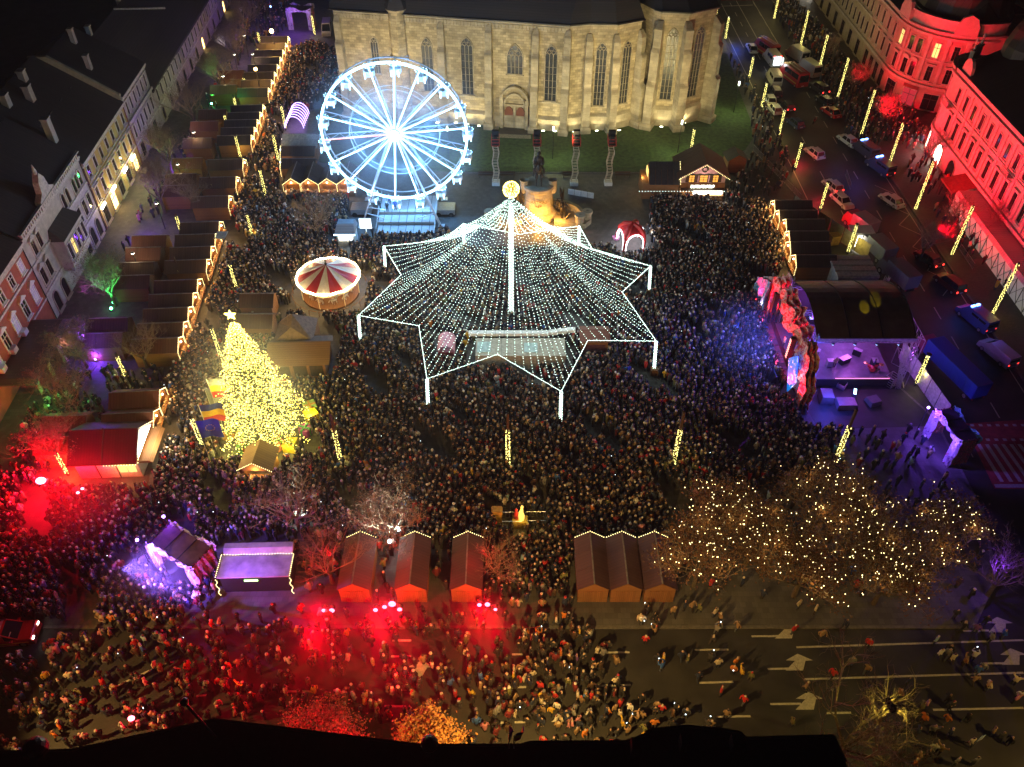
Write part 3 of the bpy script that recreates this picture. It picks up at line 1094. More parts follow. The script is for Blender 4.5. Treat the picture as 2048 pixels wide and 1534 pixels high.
window(hc, cz[0] + cr * math.cos(R(-50)), .2, 2.6, 3.0, 'plain', 'trim', 'shop_red', y=cz[1] + cr * math.sin(R(-50)), rz=R(40))
for ang in (-74, -47, -29, -11):
    t = R(ang)
    MB().box(-.28, .28, -.22, .1, 5.3, 13.3).box(-.42, .42, -.34, .1, 12.5, 13.3).build('pilaster', M['stucco'], hc, (cz[0] + cr * math.cos(t), cz[1] + cr * math.sin(t), 0), t + math.pi / 2)
for ang in (-84, -18):
    t = R(ang)
    MB().xprism([(-1.9, 14.6), (1.9, 14.6), (1.8, 16.2), (1.2, 17.5), (0, 18.1), (-1.2, 17.5), (-1.8, 16.2)], -.3, .4).build('attic_gable', M['stucco'], hc, (cz[0] + (cr + .4) * math.cos(t), cz[1] + (cr + .4) * math.sin(t), 0), t + math.pi / 2)
dm = MB()
dm.lathe([(8.6, 14.6), (8.6, 16.0), (8.2, 16.4), (7.6, 19.5), (6.0, 22.5), (3.6, 24.8), (1.4, 26.0), (1.4, 28), (.05, 31)], 18)
dm.build('dome', M['tin'], hc, cz)
tx = MB()
tx.box(-1.5, 1.5, -.08, 0, 0, .75)
sg = tx.build('shop_sign', plain('dark_red_sign', (.25, .02, .02), .5), hc, (cz[0] + (cr + .1) * math.cos(R(-50)), cz[1] + (cr + .1) * math.sin(R(-50)), 3.4), R(40))
# farther houses on the right
for i, (nm, lb, y1, L, ev, wm) in enumerate((
        ('arched_grey_house', 'long dim grey house with arched upper windows beyond the rounded corner house', 205, 33, 13.2, 'plaster_sand'),
        ('far_grey_house', 'dim grey house with lit shop fronts at the far end of the right hand street', 240, 35, 13.8, 'plaster_grey'))):
    h = house(nm, lb, (RXW, y1), -math.pi / 2, L, 20, ev, 5, wm, 'tin')
    band(h, L, 9.0, .3, .35)
    band(h, L, 4.2, .4, .4)
    for k in range(int(L / 2.7)):
        window(h, 1.6 + k * 2.7, 9.7, .95, 2.2, 'arch')
        window(h, 1.6 + k * 2.7, 5.2, 1.0, 2.6, 'arch')
        if k % 2 == 0:
            window(h, 2.2 + k * 2.7, .2, 1.9, 3.0, 'plain', 'rust', 'lamp_white' if (i == 1 and k in (8, 10)) else 'lamp_cool' if (i == 1 and k == 6) else 'glass')
    bb = MB()
    for k in range(int(L / 5)):
        bb.box(1 + k * 5, 1.6 + k * 5, -.3, .3, ev, ev + 1.6)
        bb.lathe([(.3, ev + 1.6), (.4, ev + 2.0), (.05, ev + 2.8)], 6, (1.3 + k * 5, 0))
    bb.build('parapet_piers', M['trim'], h)
# glazed terrace with an awning roof at the foot of the red palace
g = thing('glazed_terrace', 'long pavement terrace with whitish glazed wall and red lit ribbed roof', 'terrace', (RXW - 3.6, 114, 0), -math.pi / 2)
MB().frus(0, 34, 0, 3.3, 3.0, 0, 34, .3, 3.3, 3.6).build('roof', striped('ribbed_terrace_roof', (.42, .34, .32), (.5, .42, .4), 0, .5, .5, .6), g)
MB().add([(0, .05, 0), (34, .05, 0), (34, .05, 3.0), (0, .05, 3.0)], [(0, 1, 2, 3)]).build('pane', glow('frosted_lit_glass', (.85, .78, .6), .16, (.4, .4, .38)), g)
for k in range(18):
    MB().box(k * 2 - .05, k * 2 + .05, 0, .1, 0, 3.0).build('post', M['blackmetal'], g)
lt = MB()
for k in range(17):
    lt.bar((k * 2, -.02, .2), (k * 2 + 2, -.02, 2.8), .05)
    lt.bar((k * 2, -.02, 2.8), (k * 2 + 2, -.02, .2), .05)
lt.build('lattice', M['blackmetal'], g)
aw = thing('shop_awning', 'dark red sloping awning over the pavement at the palace front', 'awning', (RXW - .1, 119, 0), -math.pi / 2)
MB().add([(0, -3.8, 2.9), (4.6, -3.8, 2.9), (4.6, 0, 3.9), (0, 0, 3.9), (0, -3.8, 2.6), (4.6, -3.8, 2.6)], [(0, 1, 2, 3), (4, 5, 1, 0)]).build('canvas', plain('dark_red_canvas', (.2, .03, .03), .9), aw)
MB().bar((.1, -3.7, 0), (.1, -3.7, 2.8), .07).bar((4.5, -3.7, 0), (4.5, -3.7, 2.8), .07).build('frame', M['blackmetal'], aw)

# the roof edge just below the camera
hb = thing('near_house', 'unlit dark roof of the house below the viewpoint with a shallow gable', 'building', (0, 0, 0))
rp = [(0, 1511), (140, 1507), (430, 1446), (842, 1497), (1040, 1497), (1062, 1491), (1252, 1490), (1290, 1476), (1300, 1466), (1375, 1459), (1450, 1466), (1482, 1471), (1492, 1483), (1668, 1478), (1693, 1530)]
zr = 20.0
edge = [at(x, y, zr) for x, y in rp]
MB().prism([(-40, edge[0][1])] + edge + [(edge[-1][0], 0), (-40, 0)], 0, zr - .25).build('wall', M['black'], hb)
MB().prism([(-40, edge[0][1] + .2)] + [(x, y + .25) for x, y in edge] + [(edge[-1][0] + .3, 0), (-40, 0)], zr - .25, zr).build('roof', plain('near_roof', (.02, .018, .018), .7), hb)
cp = MB()
for a, b in zip(edge[:-1], edge[1:]):
    cp.bar((a[0], a[1] + .18, zr + .06), (b[0], b[1] + .18, zr + .06), .16, .1)
cp.build('parapet_coping', plain('coping', (.05, .04, .04), .6), hb)
for x, y, r in ((860, 1494, .55), (80, 1507, .75)):
    p = at3(x, y, zr)
    MB().ball((p.x, p.y, zr + r * .9), r, 12, 8).lathe([(r * .5, zr), (r * .4, zr + r * .3)], 10, (p.x, p.y)).build('finial', M['blackmetal'], hb)
for x0, x1, y in ((1258, 1275, 1483), (1355, 1376, 1474), (1455, 1480, 1476)):
    p, q = at3(x0, y, zr), at3(x1, y, zr)
    MB().box(p.x, q.x, p.y - .9, p.y - .2, zr, zr + 1.1).build('chimney', M['blackmetal'], hb)
p, q = at3(432, 1476, zr), at3(370, 1406, zr + 2.3)
MB().tube([p, q], .09, 8).ball(q + Vector((0, 0, .12)), .28, 10, 6).build('lamp_bracket', M['blackmetal'], hb)

# ================================================================ trees
def bare_tree(name, label, base, h, spread, seed, group=None, leaf=None, nleaf=0, leafsize=.16, twigmat='twig', depth=5, lean=(0, 0), crown_r=None, levels_n=(4, 4, 3, 3)):
    rd = random.Random(seed)
    t = thing(name, label, 'tree', base, 0, group)
    tr, cr = MB(), MB()
    tips = []
    r0 = h * .022 + .05
    th = h * .26
    tr.tube([(0, 0, -.15), (lean[0] * .3, lean[1] * .3, th * .5), (lean[0], lean[1], th)], [r0 * 1.25, r0, r0 * .85], 7)

    def grow(p, d, L, r, lev):
        k = 3
        pts_ = [p]
        for i in range(k):
            d = (d + Vector((rd.uniform(-1, 1), rd.uniform(-1, 1), rd.uniform(-.3, .8))) * .2).normalized()
            pts_.append(pts_[-1] + d * (L / k))
        (tr if lev == 0 else cr).tube(pts_, [r * (1 - .45 * i / k) for i in range(k + 1)], 5 if lev < 1 else 4 if lev < 2 else 3, cap=False)
        if lev >= len(levels_n):
            tips.append(pts_[-1])
            tips.append(pts_[-2])
            return
        for i in range(levels_n[lev]):
            q = pts_[rd.choice((1, 2, 3, 3))] if i else pts_[3]
            side = Vector((rd.uniform(-1, 1), rd.uniform(-1, 1), rd.uniform(-.25, .7))).normalized()
            nd = (d * .75 + side * .85).normalized()
            grow(q, nd, L * rd.uniform(.58, .78), r * .55, lev + 1)

    n0 = 6
    for i in range(n0):
        a = 2 * math.pi * (i + rd.random() * .7) / n0
        up = .9 if i % 2 else 1.7
        d = Vector((math.cos(a) * spread / h * 1.7, math.sin(a) * spread / h * 1.7, up)).normalized()
        grow(Vector((lean[0], lean[1], th * (.8 + .2 * rd.random()))), d, h * .34, r0 * .5, 0)
    tr.build('trunk', M['bark'], t)
    if leaf and nleaf:
        vs, fs = [], []
        for i in range(nleaf):
            p = rd.choice(tips) + Vector((rd.gauss(0, 1), rd.gauss(0, 1), rd.gauss(0, .8))) * h * .045
            u = Vector((rd.uniform(-1, 1), rd.uniform(-1, 1), rd.uniform(-.6, .6))).normalized() * leafsize * rd.uniform(.6, 1.3)
            w = u.cross(Vector((rd.uniform(-1, 1), rd.uniform(-1, 1), rd.uniform(-1, 1)))).normalized() * leafsize * .6
            n = len(vs)
            vs += [p - u, p + w, p + u, p - w]
            fs.append((n, n + 1, n + 2, n + 3))
        cr.add(vs, fs, 1)
    cr.build('crown', [M[twigmat]] + ([M[leaf]] if leaf else [M[twigmat]]), t)
    return t, tips


LIGHT_CATCH = dict(leaf='twig', nleaf=2600, leafsize=.085)  # sparse leaf quads added so the bare crowns catch coloured light


def tree_px(px, py, h, spread, seed, label, **kw):
    x, y = at(px, py)
    return bare_tree(kw.pop('name', 'bare_tree'), label, (x, y, 0), h, spread, seed, **kw)


# trees between the houses and the stalls on the left (lit green, violet, or dark)
GL = 'bare trees along the house fronts'
tree_px(232, 612, 8.5, 3.6, 1, 'bare tree lit green on one side, in front of the carved pale house', group=GL, **LIGHT_CATCH)
tree_px(330, 425, 9, 3.6, 2, 'bare tree touched by violet light in front of the yellow house', group=GL, **LIGHT_CATCH)
tree_px(345, 345, 8, 3.2, 3, 'bare tree with a green lit crown beside the yellow house', group=GL, **LIGHT_CATCH)
tree_px(395, 262, 9.5, 3.6, 4, 'tall dark bare tree in front of the grey house', group=GL)
tree_px(445, 190, 8.5, 3.2, 5, 'bare tree lit green and violet in front of the long far house', group=GL, **LIGHT_CATCH)
tree_px(478, 130, 8.5, 3.2, 6, 'violet lit bare tree near the far end of the left stalls', group=GL, **LIGHT_CATCH)
tree_px(500, 70, 8.5, 3.2, 7, 'violet lit bare tree beyond the last left stall', group=GL, **LIGHT_CATCH)
tree_px(175, 735, 6.5, 2.8, 8, 'small bare tree in violet light by the porch pillars', group=GL, **LIGHT_CATCH)
tree_px(145, 835, 8.5, 3.8, 9, 'bare tree with green and red lit crown near the porch', group=GL, **LIGHT_CATCH)
tree_px(295, 735, 6.5, 3.2, 10, 'bare tree with brown twigs between the two rows of stalls', group=GL)
tree_px(395, 430, 7, 3.4, 12, 'brown bare tree at the near end of the darker stalls', group=GL)
tree_px(135, 925, 7, 3.0, 13, 'bare tree drenched in red light next to the red flare', group=GL, **LIGHT_CATCH)
# single trees on the square
tree_px(640, 482, 8.5, 3.5, 21, 'bare brown tree beside the carousel and the ticket booth', group='bare trees on the square')
tree_px(600, 1060, 8.5, 4.2, 22, 'bare tree with a brightly lit trunk left of the two floodlights', group='bare trees on the square')
tree_px(790, 1090, 8.5, 4.2, 23, 'bare tree lit white from below by two floodlights', group='bare trees on the square', **LIGHT_CATCH)
tree_px(665, 1165, 7, 3.4, 24, 'reddish bare tree beside the dark red stall', group='bare trees on the square')
tree_px(1000, 1165, 6, 2.6, 25, 'slender bare tree behind the single narrow stall', group='bare trees on the square')
# trees lit red on the right pavement
for i, (px, py, lb) in enumerate(((1850, 330, 'red lit bare tree beside the bright shop corner'), (1895, 470, 'red lit bare tree between the two long light poles'), (1840, 520, 'dark red bare tree by the kerb near the parked dark cars'), (1760, 255, 'small red lit bare tree near the white police car'), (1975, 480, 'bare tree in front of the glazed terrace'), (1700, 190, 'dark bare tree near the rounded corner house'), (1650, 130, 'dark bare tree on the far right pavement'))):
    tree_px(px, py, 6.5, 2.4, 31 + i, lb, group='bare trees on the right pavement')
# the brown trees hung with little lamps, lower right
GB = 'brown leaved trees hung with little lamps'
BT = []
for i, (px, py, h, sp, lb) in enumerate((
        (1425, 1130, 8.2, 4.4, 'brown leaved tree with little lamps next to the three joined stalls'),
        (1530, 1085, 8.2, 4.2, 'brown leaved tree with little lamps, second from the joined stalls'),
        (1625, 1150, 8.6, 4.6, 'brown leaved tree with little lamps in the middle of the lit grove'),
        (1740, 1075, 8.6, 4.4, 'brown leaved tree with little lamps nearest the wrapped post'),
        (1785, 1165, 8.0, 4.3, 'brown leaved tree with little lamps at the road edge'),
        (1890, 1090, 8.4, 4.4, 'brown leaved tree with little lamps below the white lit gate'), (1455, 1045, 7.6, 4.0, 'brown leaved tree with little lamps nearest the lit post left of the grove'), (1660, 1015, 8.0, 4.2, 'brown leaved tree with little lamps at the crowd side of the grove'))):
    x, y = at(px - 38, py + 42)
    t, tips = bare_tree('lit_brown_tree', lb, (x, y, 0), h, sp * 1.25, 51 + i, group=GB, leaf='leaf_brown', nleaf=3800, leafsize=.13)
    BT.append((x, y, tips))
    rd = random.Random(90 + i)
    fl = MB()
    for k in range(88):
        p = rd.choice(tips)
        fl.ball((p.x + rd.gauss(0, .3), p.y + rd.gauss(0, .3), p.z + .15), rd.uniform(.035, .055), 5, 3)
    o = fl.build('fairy_lights', M['bulb_spark'], None, (x, y, 0))
    tag(o, 'little warm lamps strewn through the %s' % lb.split(' with')[0] + lb.split('lamps')[1], 'fairy lights', 'lamps in the brown trees')
# bushes in front of the near roof, and the tree over the street lamp
tree_px(665, 1530, 6.2, 4.6, 71, 'bushy tree lit bright red above the near roof edge', name='leafy_tree', leaf='leaf_red', nleaf=9000, leafsize=.11)
tree_px(865, 1545, 6.4, 4.2, 72, 'bushy golden leaved tree beside the round finial of the near roof', name='leafy_tree', leaf='leaf_gold', nleaf=7000, leafsize=.14)
tree_px(1668, 1520, 11, 9.5, 73, 'wide bare tree spreading over the road with a lit street lamp in its branches', levels_n=(4, 4, 4, 3))
tree_px(1975, 1190, 7, 3.2, 74, 'bare tree in violet light at the right end of the lit grove')

# ================================================================ stalls
SW, SD, SH, SR = 3.0, 5.4, 2.35, 1.0


def make_stall(label, w=SW, d=SD, wh=SH, rise=SR, roof='roof_brown', lit=True, closed=False, group=None, ov=.28, garland=True, wallm='wood'):
    """gable front faces -y, ridge runs back along +y; origin at the middle of the front"""
    t = thing('market_stall', label, 'market stall', (0, 0, 0), 0, group)
    wl = MB()
    wl.box(-w / 2, w / 2, d - .08, d, 0, wh)
    wl.box(-w / 2, -w / 2 + .08, .08, d - .08, 0, wh)
    wl.box(w / 2 - .08, w / 2, .08, d - .08, 0, wh)
    wl.box(-w / 2 + .08, w / 2 - .08, 1.6, 1.66, 0, wh)
    for y in (d - .08, 1.6):
        wl.xprism([(-w / 2, wh), (w / 2, wh), (0, wh + rise)], y, y + .08)
    if closed:
        wl.box(-w / 2, w / 2, 0, .08, 0, wh)
        wl.xprism([(-w / 2, wh), (w / 2, wh), (0, wh + rise)], 0, .08)
    else:
        wl.box(-w / 2, w / 2, 0, .08, 0, 1.0)
        wl.box(-w / 2, -w / 2 + .12, 0, .12, 1.0, wh)
        wl.box(w / 2 - .12, w / 2, 0, .12, 1.0, wh)
    wl.build('wall', M[wallm], t)
    if closed:
        for x in (-.52, .52):
            MB().box(x - .5, x + .5, -.05, -.005, .08, 1.95).build('door', M['wood_v'], t)
    else:
        MB().xprism([(-w / 2, wh - .05), (w / 2, wh - .05), (0, wh + rise)], -.1, -.02).build('gable_board', M['wood'], t)
        MB().box(-w / 2 - .1, w / 2 + .1, -.45, .1, 1.0, 1.08).build('counter', M['wood_v'], t)
        rd = random.Random(int(w * 100))
        gd = MB()
        for k in range(9):
            x = -w / 2 + .25 + k * (w - .5) / 8
            gd.box(x - .1, x + .1, -.3, -.05, 1.08, 1.2 + rd.random() * .3)
        gd.build('goods', M['goods'], t)
    # six roof sheets, each its own piece
    L = d + ov + .14
    slope = math.hypot(w / 2, rise)
    for s in (-1, 1):
        for k in range(3):
            y0, y1 = -.14 + L * k / 3 + .012, -.14 + L * (k + 1) / 3 - .012
            e = ov / (w / 2)
            v = []
            for zz in (0, .06):
                v += [(s * .0, y0, wh + rise + zz), (s * (w / 2) * (1 + e * .5), y0, wh - rise * e * .5 + zz), (s * (w / 2) * (1 + e * .5), y1, wh - rise * e * .5 + zz), (s * .0, y1, wh + rise + zz)]
            q = MB().add(v, [(0, 1, 2, 3), (7, 6, 5, 4), (0, 4, 5, 1), (1, 5, 6, 2), (2, 6, 7, 3), (3, 7, 4, 0)])
            q.build('roof_sheet', M[roof], t)
    MB().bar((0, -.14, wh + rise + .09), (0, d + ov, wh + rise + .09), .14, .05).build('ridge_cap', M['ridge'], t)
    if garland:
        g = MB()
        for s in (-1, 1):
            n = 13
            for k in range(n):
                f = k / (n - 1)
                g.octa((s * (w / 2 + .12) * (1 - f), -.2, wh - .06 + (rise + .1) * f), .05)
        for s in (-1, 1):
            for k in range(7):
                g.octa((s * (w / 2 + .1), -.2, .9 + k * .2), .045)
        g.build('garland', M['bulb_warm'], t)
    if lit:
        MB().box(-w * .32, w * .32, .5, .7, wh - .22, wh - .16).build('lamp', M['lamp_warm'], t)
        MB().ball((0, -.32, wh + .38), .12, 6, 4).build('gable_lamp', M['lamp_white'], t)
    return t


M['ridge'] = plain('pale_ridge_cap', (.22, .19, .19), .5)
M['roof_dusk'] = striped('dusky_felt_roof', (.075, .03, .032), (.1, .042, .04), 1, .34, .7, .7, .2)
M['goods'] = plain('mixed_goods', (.35, .22, .12), .7, 0, .8, 14)
STALL_LIGHTS = []   # where warm light spills out


def stall_row(px0, px1, n, rz, proto, label, group, skip=()):
    p, q = at3(*px0, 2.2), at3(*px1, 2.2)
    out = []
    for k in range(n):
        f = k / max(1, n - 1)
        loc = p.lerp(q, f)
        loc.z = 0
        out.append(copy_tree(proto, loc, rz, label[k] if isinstance(label, (list, tuple)) else label % (k + 1)))
        STALL_LIGHTS.append((loc, rz))
    return out


ORD = ['nearest', 'second', 'third', 'fourth', 'fifth', 'sixth', 'seventh', 'eighth']
EAST = math.pi / 2
protos = dict(
    lit=make_stall('prototype'), dark=make_stall('prototype', roof='roof_dark', w=2.62),
    red=make_stall('prototype', roof='roof_red', w=3.0), back=make_stall('prototype', w=3.0, d=4.6, roof='roof_brown', lit=False, garland=False),
    backred=make_stall('prototype', w=3.0, d=4.6, roof='roof_red', lit=False, garland=False))
G1 = 'lit stalls with gables towards the square'
stall_row((359, 690), (397, 573), 5, EAST + .06, protos['lit'], ['lit brown roofed stall, %s of the five nearest the tall fir' % o for o in ORD[:5]], G1)
stall_row((415, 533), (440, 457), 4, EAST + .06, protos['lit'], ['lit brown roofed stall, %s of the four beside the paper lantern square' % o for o in ORD[:4]], G1)
stall_row((459, 405), (487, 331), 3, EAST + .05, protos['lit'], ['lit stall standing apart with an orange side wall, %s of three' % o for o in ORD[:3]], G1)
stall_row((503, 283), (526, 222), 5, EAST + .05, protos['dark'], ['lit dark roofed stall, %s of the five opposite the violet hoop tunnel' % o for o in ORD[:5]], G1)
stall_row((537, 188), (576, 84), 8, EAST + .04, protos['dark'], ['lit stall in the far block, %s from the hoop tunnel' % o for o in ['first'] + ORD[1:8]], G1)
stall_row((310, 838), (322, 795), 2, EAST + .08, protos['red'], ['lit red brown stall beside the broad grill hut', 'lit red brown stall, second from the broad grill hut'], G1)
G2 = 'stalls in the second row facing the houses'
for i, (px, py, pr, lb) in enumerate((
        (160, 890, 'backred', 'red drenched stall with an orange side wall behind the grill hut'),
        (174, 848, 'backred', 'red drenched stall, farther of the two behind the grill hut'),
        (246, 682, 'back', 'brown stall by the violet lit porch tree, nearer one'),
        (257, 652, 'back', 'brown stall by the violet lit porch tree, farther one'),
        (300, 566, 'back', 'brown stall beside the green lit tree, nearer one'),
        (309, 540, 'back', 'brown stall beside the green lit tree, farther one'),
        (322, 510, 'backred', 'orange lit roof stall under a street lamp'),
        (333, 486, 'backred', 'brown red stall next to the orange lit roof'),
        (386, 385, 'back', 'dark stall in the pair near the yellow house'),
        (393, 362, 'back', 'dark stall in the pair near the yellow house, farther'),
        (405, 330, 'backred', 'red roofed stall beside the violet ground lamp'),
        (424, 290, 'back', 'dark stall touched by violet light in the second row'),
        (437, 256, 'backred', 'red roofed stall in front of the grey house'),
        (452, 232, 'back', 'dark stall in front of the grey house'),
        (472, 183, 'back', 'dark stall beside the green lit wall'),
        (487, 153, 'backred', 'orange lit stall near the bright yellow lamp'))):
    x, y = at(px, py, 2.2)
    copy_tree(protos['back'] if pr == 'back' else protos['backred'], (x - 4.6, y, 0), -EAST + .05, lb)['group'] = G2
G3 = 'dark roofed stalls beside the stage'
for i, (px, py) in enumerate(((1590, 524), (1579, 497), (1577, 476), (1571, 452), (1557, 434), (1548, 414))):
    x, y = at(px, py, 2.2)
    copy_tree(protos['dark'], (x, y, 0), -EAST, 'dark roofed stall with lit gable, %s to the stage' % ('closest' if i == 0 else ORD[i] + ' closest'))['group'] = G3
    STALL_LIGHTS.append((Vector((x, y, 0)), -EAST))
# four gabled stalls under the wheel, facing the camera
p4 = make_stall('prototype', w=2.75, d=5.0, roof='roof_dark')
for i, px in enumerate((586, 620, 657, 693)):
    x, y = at(px, 378, 1.4)
    copy_tree(p4, (x, y, 0), 0, 'bright orange gabled stall left of the wheel, %s from the wheel' % ['fourth', 'third', 'second', 'first'][i])['group'] = 'gabled stalls left of the wheel'
    STALL_LIGHTS.append((Vector((x, y, 0)), 0.0))
# three stalls stacked behind them, facing left
for i, (px, py, r_, lb) in enumerate(((566, 330, 'dark', 'dark stall facing left, next to the gabled orange stalls'), (566, 305, 'dark', 'dark stall facing left, below the pale canvas stall'))):
    x, y = at(px, py, 2.2)
    copy_tree(protos[r_], (x, y, 0), -EAST, lb)['group'] = 'stalls facing left near the hoop tunnel'
    STALL_LIGHTS.append((Vector((x, y, 0)), -EAST))
x, y = at(567, 290, 2.4)
M['canvas_roof'] = plain('pale_canvas', (.5, .47, .42), .8)
ts = make_stall('pale canvas roofed stall beside the hoop tunnel', w=4.4, d=5.8, wh=2.6, rise=1.3, roof='canvas_roof', garland=False)
ts.location, ts.rotation_euler = (x, y + 1, 0), (0, 0, -EAST)
# stalls along the near road, seen from behind, doors towards the camera
pc5 = make_stall('prototype', w=2.9, d=5.6, roof='roof_dusk', lit=False, closed=True, garland=False)
for px, lb in ((713, 'closed wooden stall with double door behind the left red floodlights'), (825, 'closed wooden stall with double door behind the middle red floodlights'), (934, 'narrow closed wooden stall beside the right red floodlights'), (1184, 'closed stall, nearest the red light of three joined wooden stalls'), (1249, 'closed stall in the middle of three joined wooden stalls'), (1316, 'closed stall of three joined, touching the lamp hung tree')):
    x, y = at(px, 1204)
    o = copy_tree(pc5, (x, y, 0), 0, lb)
    o['group'] = 'closed wooden stalls along the road'
    g = MB()
    for k in range(15):
        g.octa((-1.45 + k * .207, 5.95, 2.4 + 1.0 * (1 - abs(k - 7) / 7)), .05)
    g.build('garland', M['bulb_warm'], o)
for p in list(protos.values()) + [p4, pc5]:
    for c in list(p.children):
        bpy.data.objects.remove(c)
    bpy.data.objects.remove(p)

# broad grill hut with a blazing lit gable, lower left
gx, gy = at(225, 955)
gh = thing('grill_hut', 'broad dark roofed grill hut with a blazing white lit gable and violet lit wall', 'market hut', (gx, gy, 0), .05)
MB().box(-3.4, 3.4, 0, 5.6, 0, 2.7).build('wall', M['white'], gh)
r = MB()
r.add([(-3.9, -.5, 2.7), (3.6, -.5, 2.7), (3.6, 2.8, 4.9), (-3.9, 2.8, 4.9), (-3.9, 6.1, 2.7), (3.6, 6.1, 2.7)], [(0, 1, 2, 3), (3, 2, 5, 4)])
r.build('roof', striped('grill_roof_ribs', (.05, .03, .03), (.07, .045, .04), 0, .3, .5, .6), gh)
MB().bar((-.2, -.5, 2.85), (-.2, 2.8, 5.05), .12).bar((-3.9, -.5, 2.75), (3.6, -.5, 2.75), .12).build('batten', M['darkwood'], gh)
MB().add([(3.62, .2, 2.75), (3.62, 5.4, 2.75), (3.62, 2.8, 4.6)], [(0, 1, 2)]).build('lit_gable', M['lamp_white'], gh)
MB().box(3.42, 3.6, -.2, 5.7, 2.55, 2.75).build('beam', M['wood'], gh)
MB().frus(3.45, 5.0, .2, 5.4, 2.0, 3.45, 4.6, .2, 5.4, 2.35).build('awning', M['wood_v'], gh)
g = MB()
for k in range(24):
    f = k / 23
    g.octa((3.75, -.4 + 6.4 * f, 2.75 + 2.1 * (1 - abs(2 * f - 1))), .06)
    if k % 2:
        g.octa((-.1 + f * 3.6, -.55, 2.6), .055)
g.build('garland', M['bulb_warm'], gh)
for x in (1.6, 2.6):
    MB().box(x - .42, x + .42, -.08, -.01, .9, 2.2).build('window', M['win_warm'], gh)
MB().box(-1.2, -1.1, -.06, -.005, 0, 2.6).box(.95, 1.05, -.06, -.005, 0, 2.6).build('post', M['darkwood'], gh)

# kiosk in front of the tall fir
kx, ky = at(520, 962)
ks = thing('wooden_kiosk', 'small wooden kiosk with pointed roof and glowing open front below the tall fir', 'kiosk', (kx, ky, 0), -.05)
MB().box(-1.5, 1.5, 2.6, 2.7, 0, 2.4).box(-1.5, -1.4, 0, 2.6, 0, 2.4).box(1.4, 1.5, 0, 2.6, 0, 2.4).box(-1.5, 1.5, -.02, .1, 0, 1.0).build('wall', M['wood'], ks)
MB().add([(-1.9, -.5, 2.3), (0, -.5, 3.6), (0, 3.0, 3.6), (-1.9, 3.0, 2.3), (1.9, -.5, 2.3), (1.9, 3.0, 2.3)], [(0, 1, 2, 3), (1, 4, 5, 2)]).build('roof', striped('kiosk_roof', (.15, .085, .045), (.2, .12, .06), 1, .3), ks)
MB().xprism([(-1.5, 2.1), (1.5, 2.1), (1.5, 2.45), (0, 3.45), (-1.5, 2.45)], -.3, -.22).build('gable_board', M['wood'], ks)
MB().box(-1.3, 1.3, 1.4, 1.5, 1.1, 2.05).build('lamp', M['lamp_warm'], ks)
MB().box(-1.6, 1.6, -.5, .1, 1.0, 1.08).build('counter', M['wood_v'], ks)
g = MB()
for k in range(21):
    f = abs(k - 10) / 10
    g.octa(((k - 10) * .19, -.55, 2.35 + 1.25 * (1 - f)), .05)
g.build('garland', M['bulb_warm'], ks)
STALL_LIGHTS.append((Vector((kx, ky, 0)), 0))

# timber hall with hipped roof and the two stalls near the fir
hx, hy = at(602, 758)
hl = thing('timber_hall', 'timber hall with hipped brown roof and glazed front beside the tall fir', 'market hut', (hx, hy, 0), .04)
MB().box(-3.3, 3.3, 0, 5.0, 0, 2.9).build('wall', M['wood'], hl)
r = MB()
r.add([(-3.8, -.5, 2.7), (4.0, -.5, 2.7), (4.0, 2.5, 4.0), (-3.8, 2.5, 4.0)], [(0, 1, 2, 3)])
r.build('front_roof', striped('shingle_roof', (.17, .09, .05), (.24, .13, .08), 2, .12, .8, .5), hl)
MB().add([(-3.8, 2.5, 4.02), (4.3, 2.5, 4.02), (4.0, 4.2, 3.5), (-3.0, 4.2, 3.5)], [(0, 1, 2, 3)]).build('back_roof', plain('felt_top', (.16, .12, .11), .8), hl)
MB().add([(-3.2, 3.0, 3.6), (1.7, 3.0, 3.6), (1.7, 7.6, 3.6), (-2.4, 8.2, 3.6), (-3.2, 6.8, 3.6), (-.9, 5.6, 6.0), (-.9, 3.9, 5.2)], [(0, 1, 6), (1, 2, 5, 6), (2, 3, 5), (3, 4, 5), (4, 0, 6, 5)]).build('hip_roof', plain('hip_roof_felt', (.2, .14, .12), .8), hl)
MB().box(-3.0, 1.6, 5.0, 7.6, 0, 3.5).build('rear_wall', M['wood'], hl)
for x in (-1.9, .2, 2.2):
    MB().box(x - .8, x + .8, -.06, -.01, .5, 2.2).build('window', plain('brown_shop_glass' + str(x), (.06, .045, .03), .2), hl)  # plain dark brown glass
for x in (-.85, 1.2):
    MB().box(x - .14, x + .14, -.1, -.01, 0, 2.6).build('post', M['wood_v'], hl)
for i, (px, py, lb) in enumerate(((514, 682, 'brown stall behind the tall fir, nearer of two'), (517, 640, 'brown stall behind the tall fir, farther of two'))):
    x, y = at(px, py)
    s_ = make_stall(lb, w=3.0, d=4.2, roof='roof_brown', lit=False, garland=False, closed=True, group='stalls behind the tall fir')
    s_.location, s_.rotation_euler = (x - 2, y + 1.4, 0), (0, 0, -EAST)

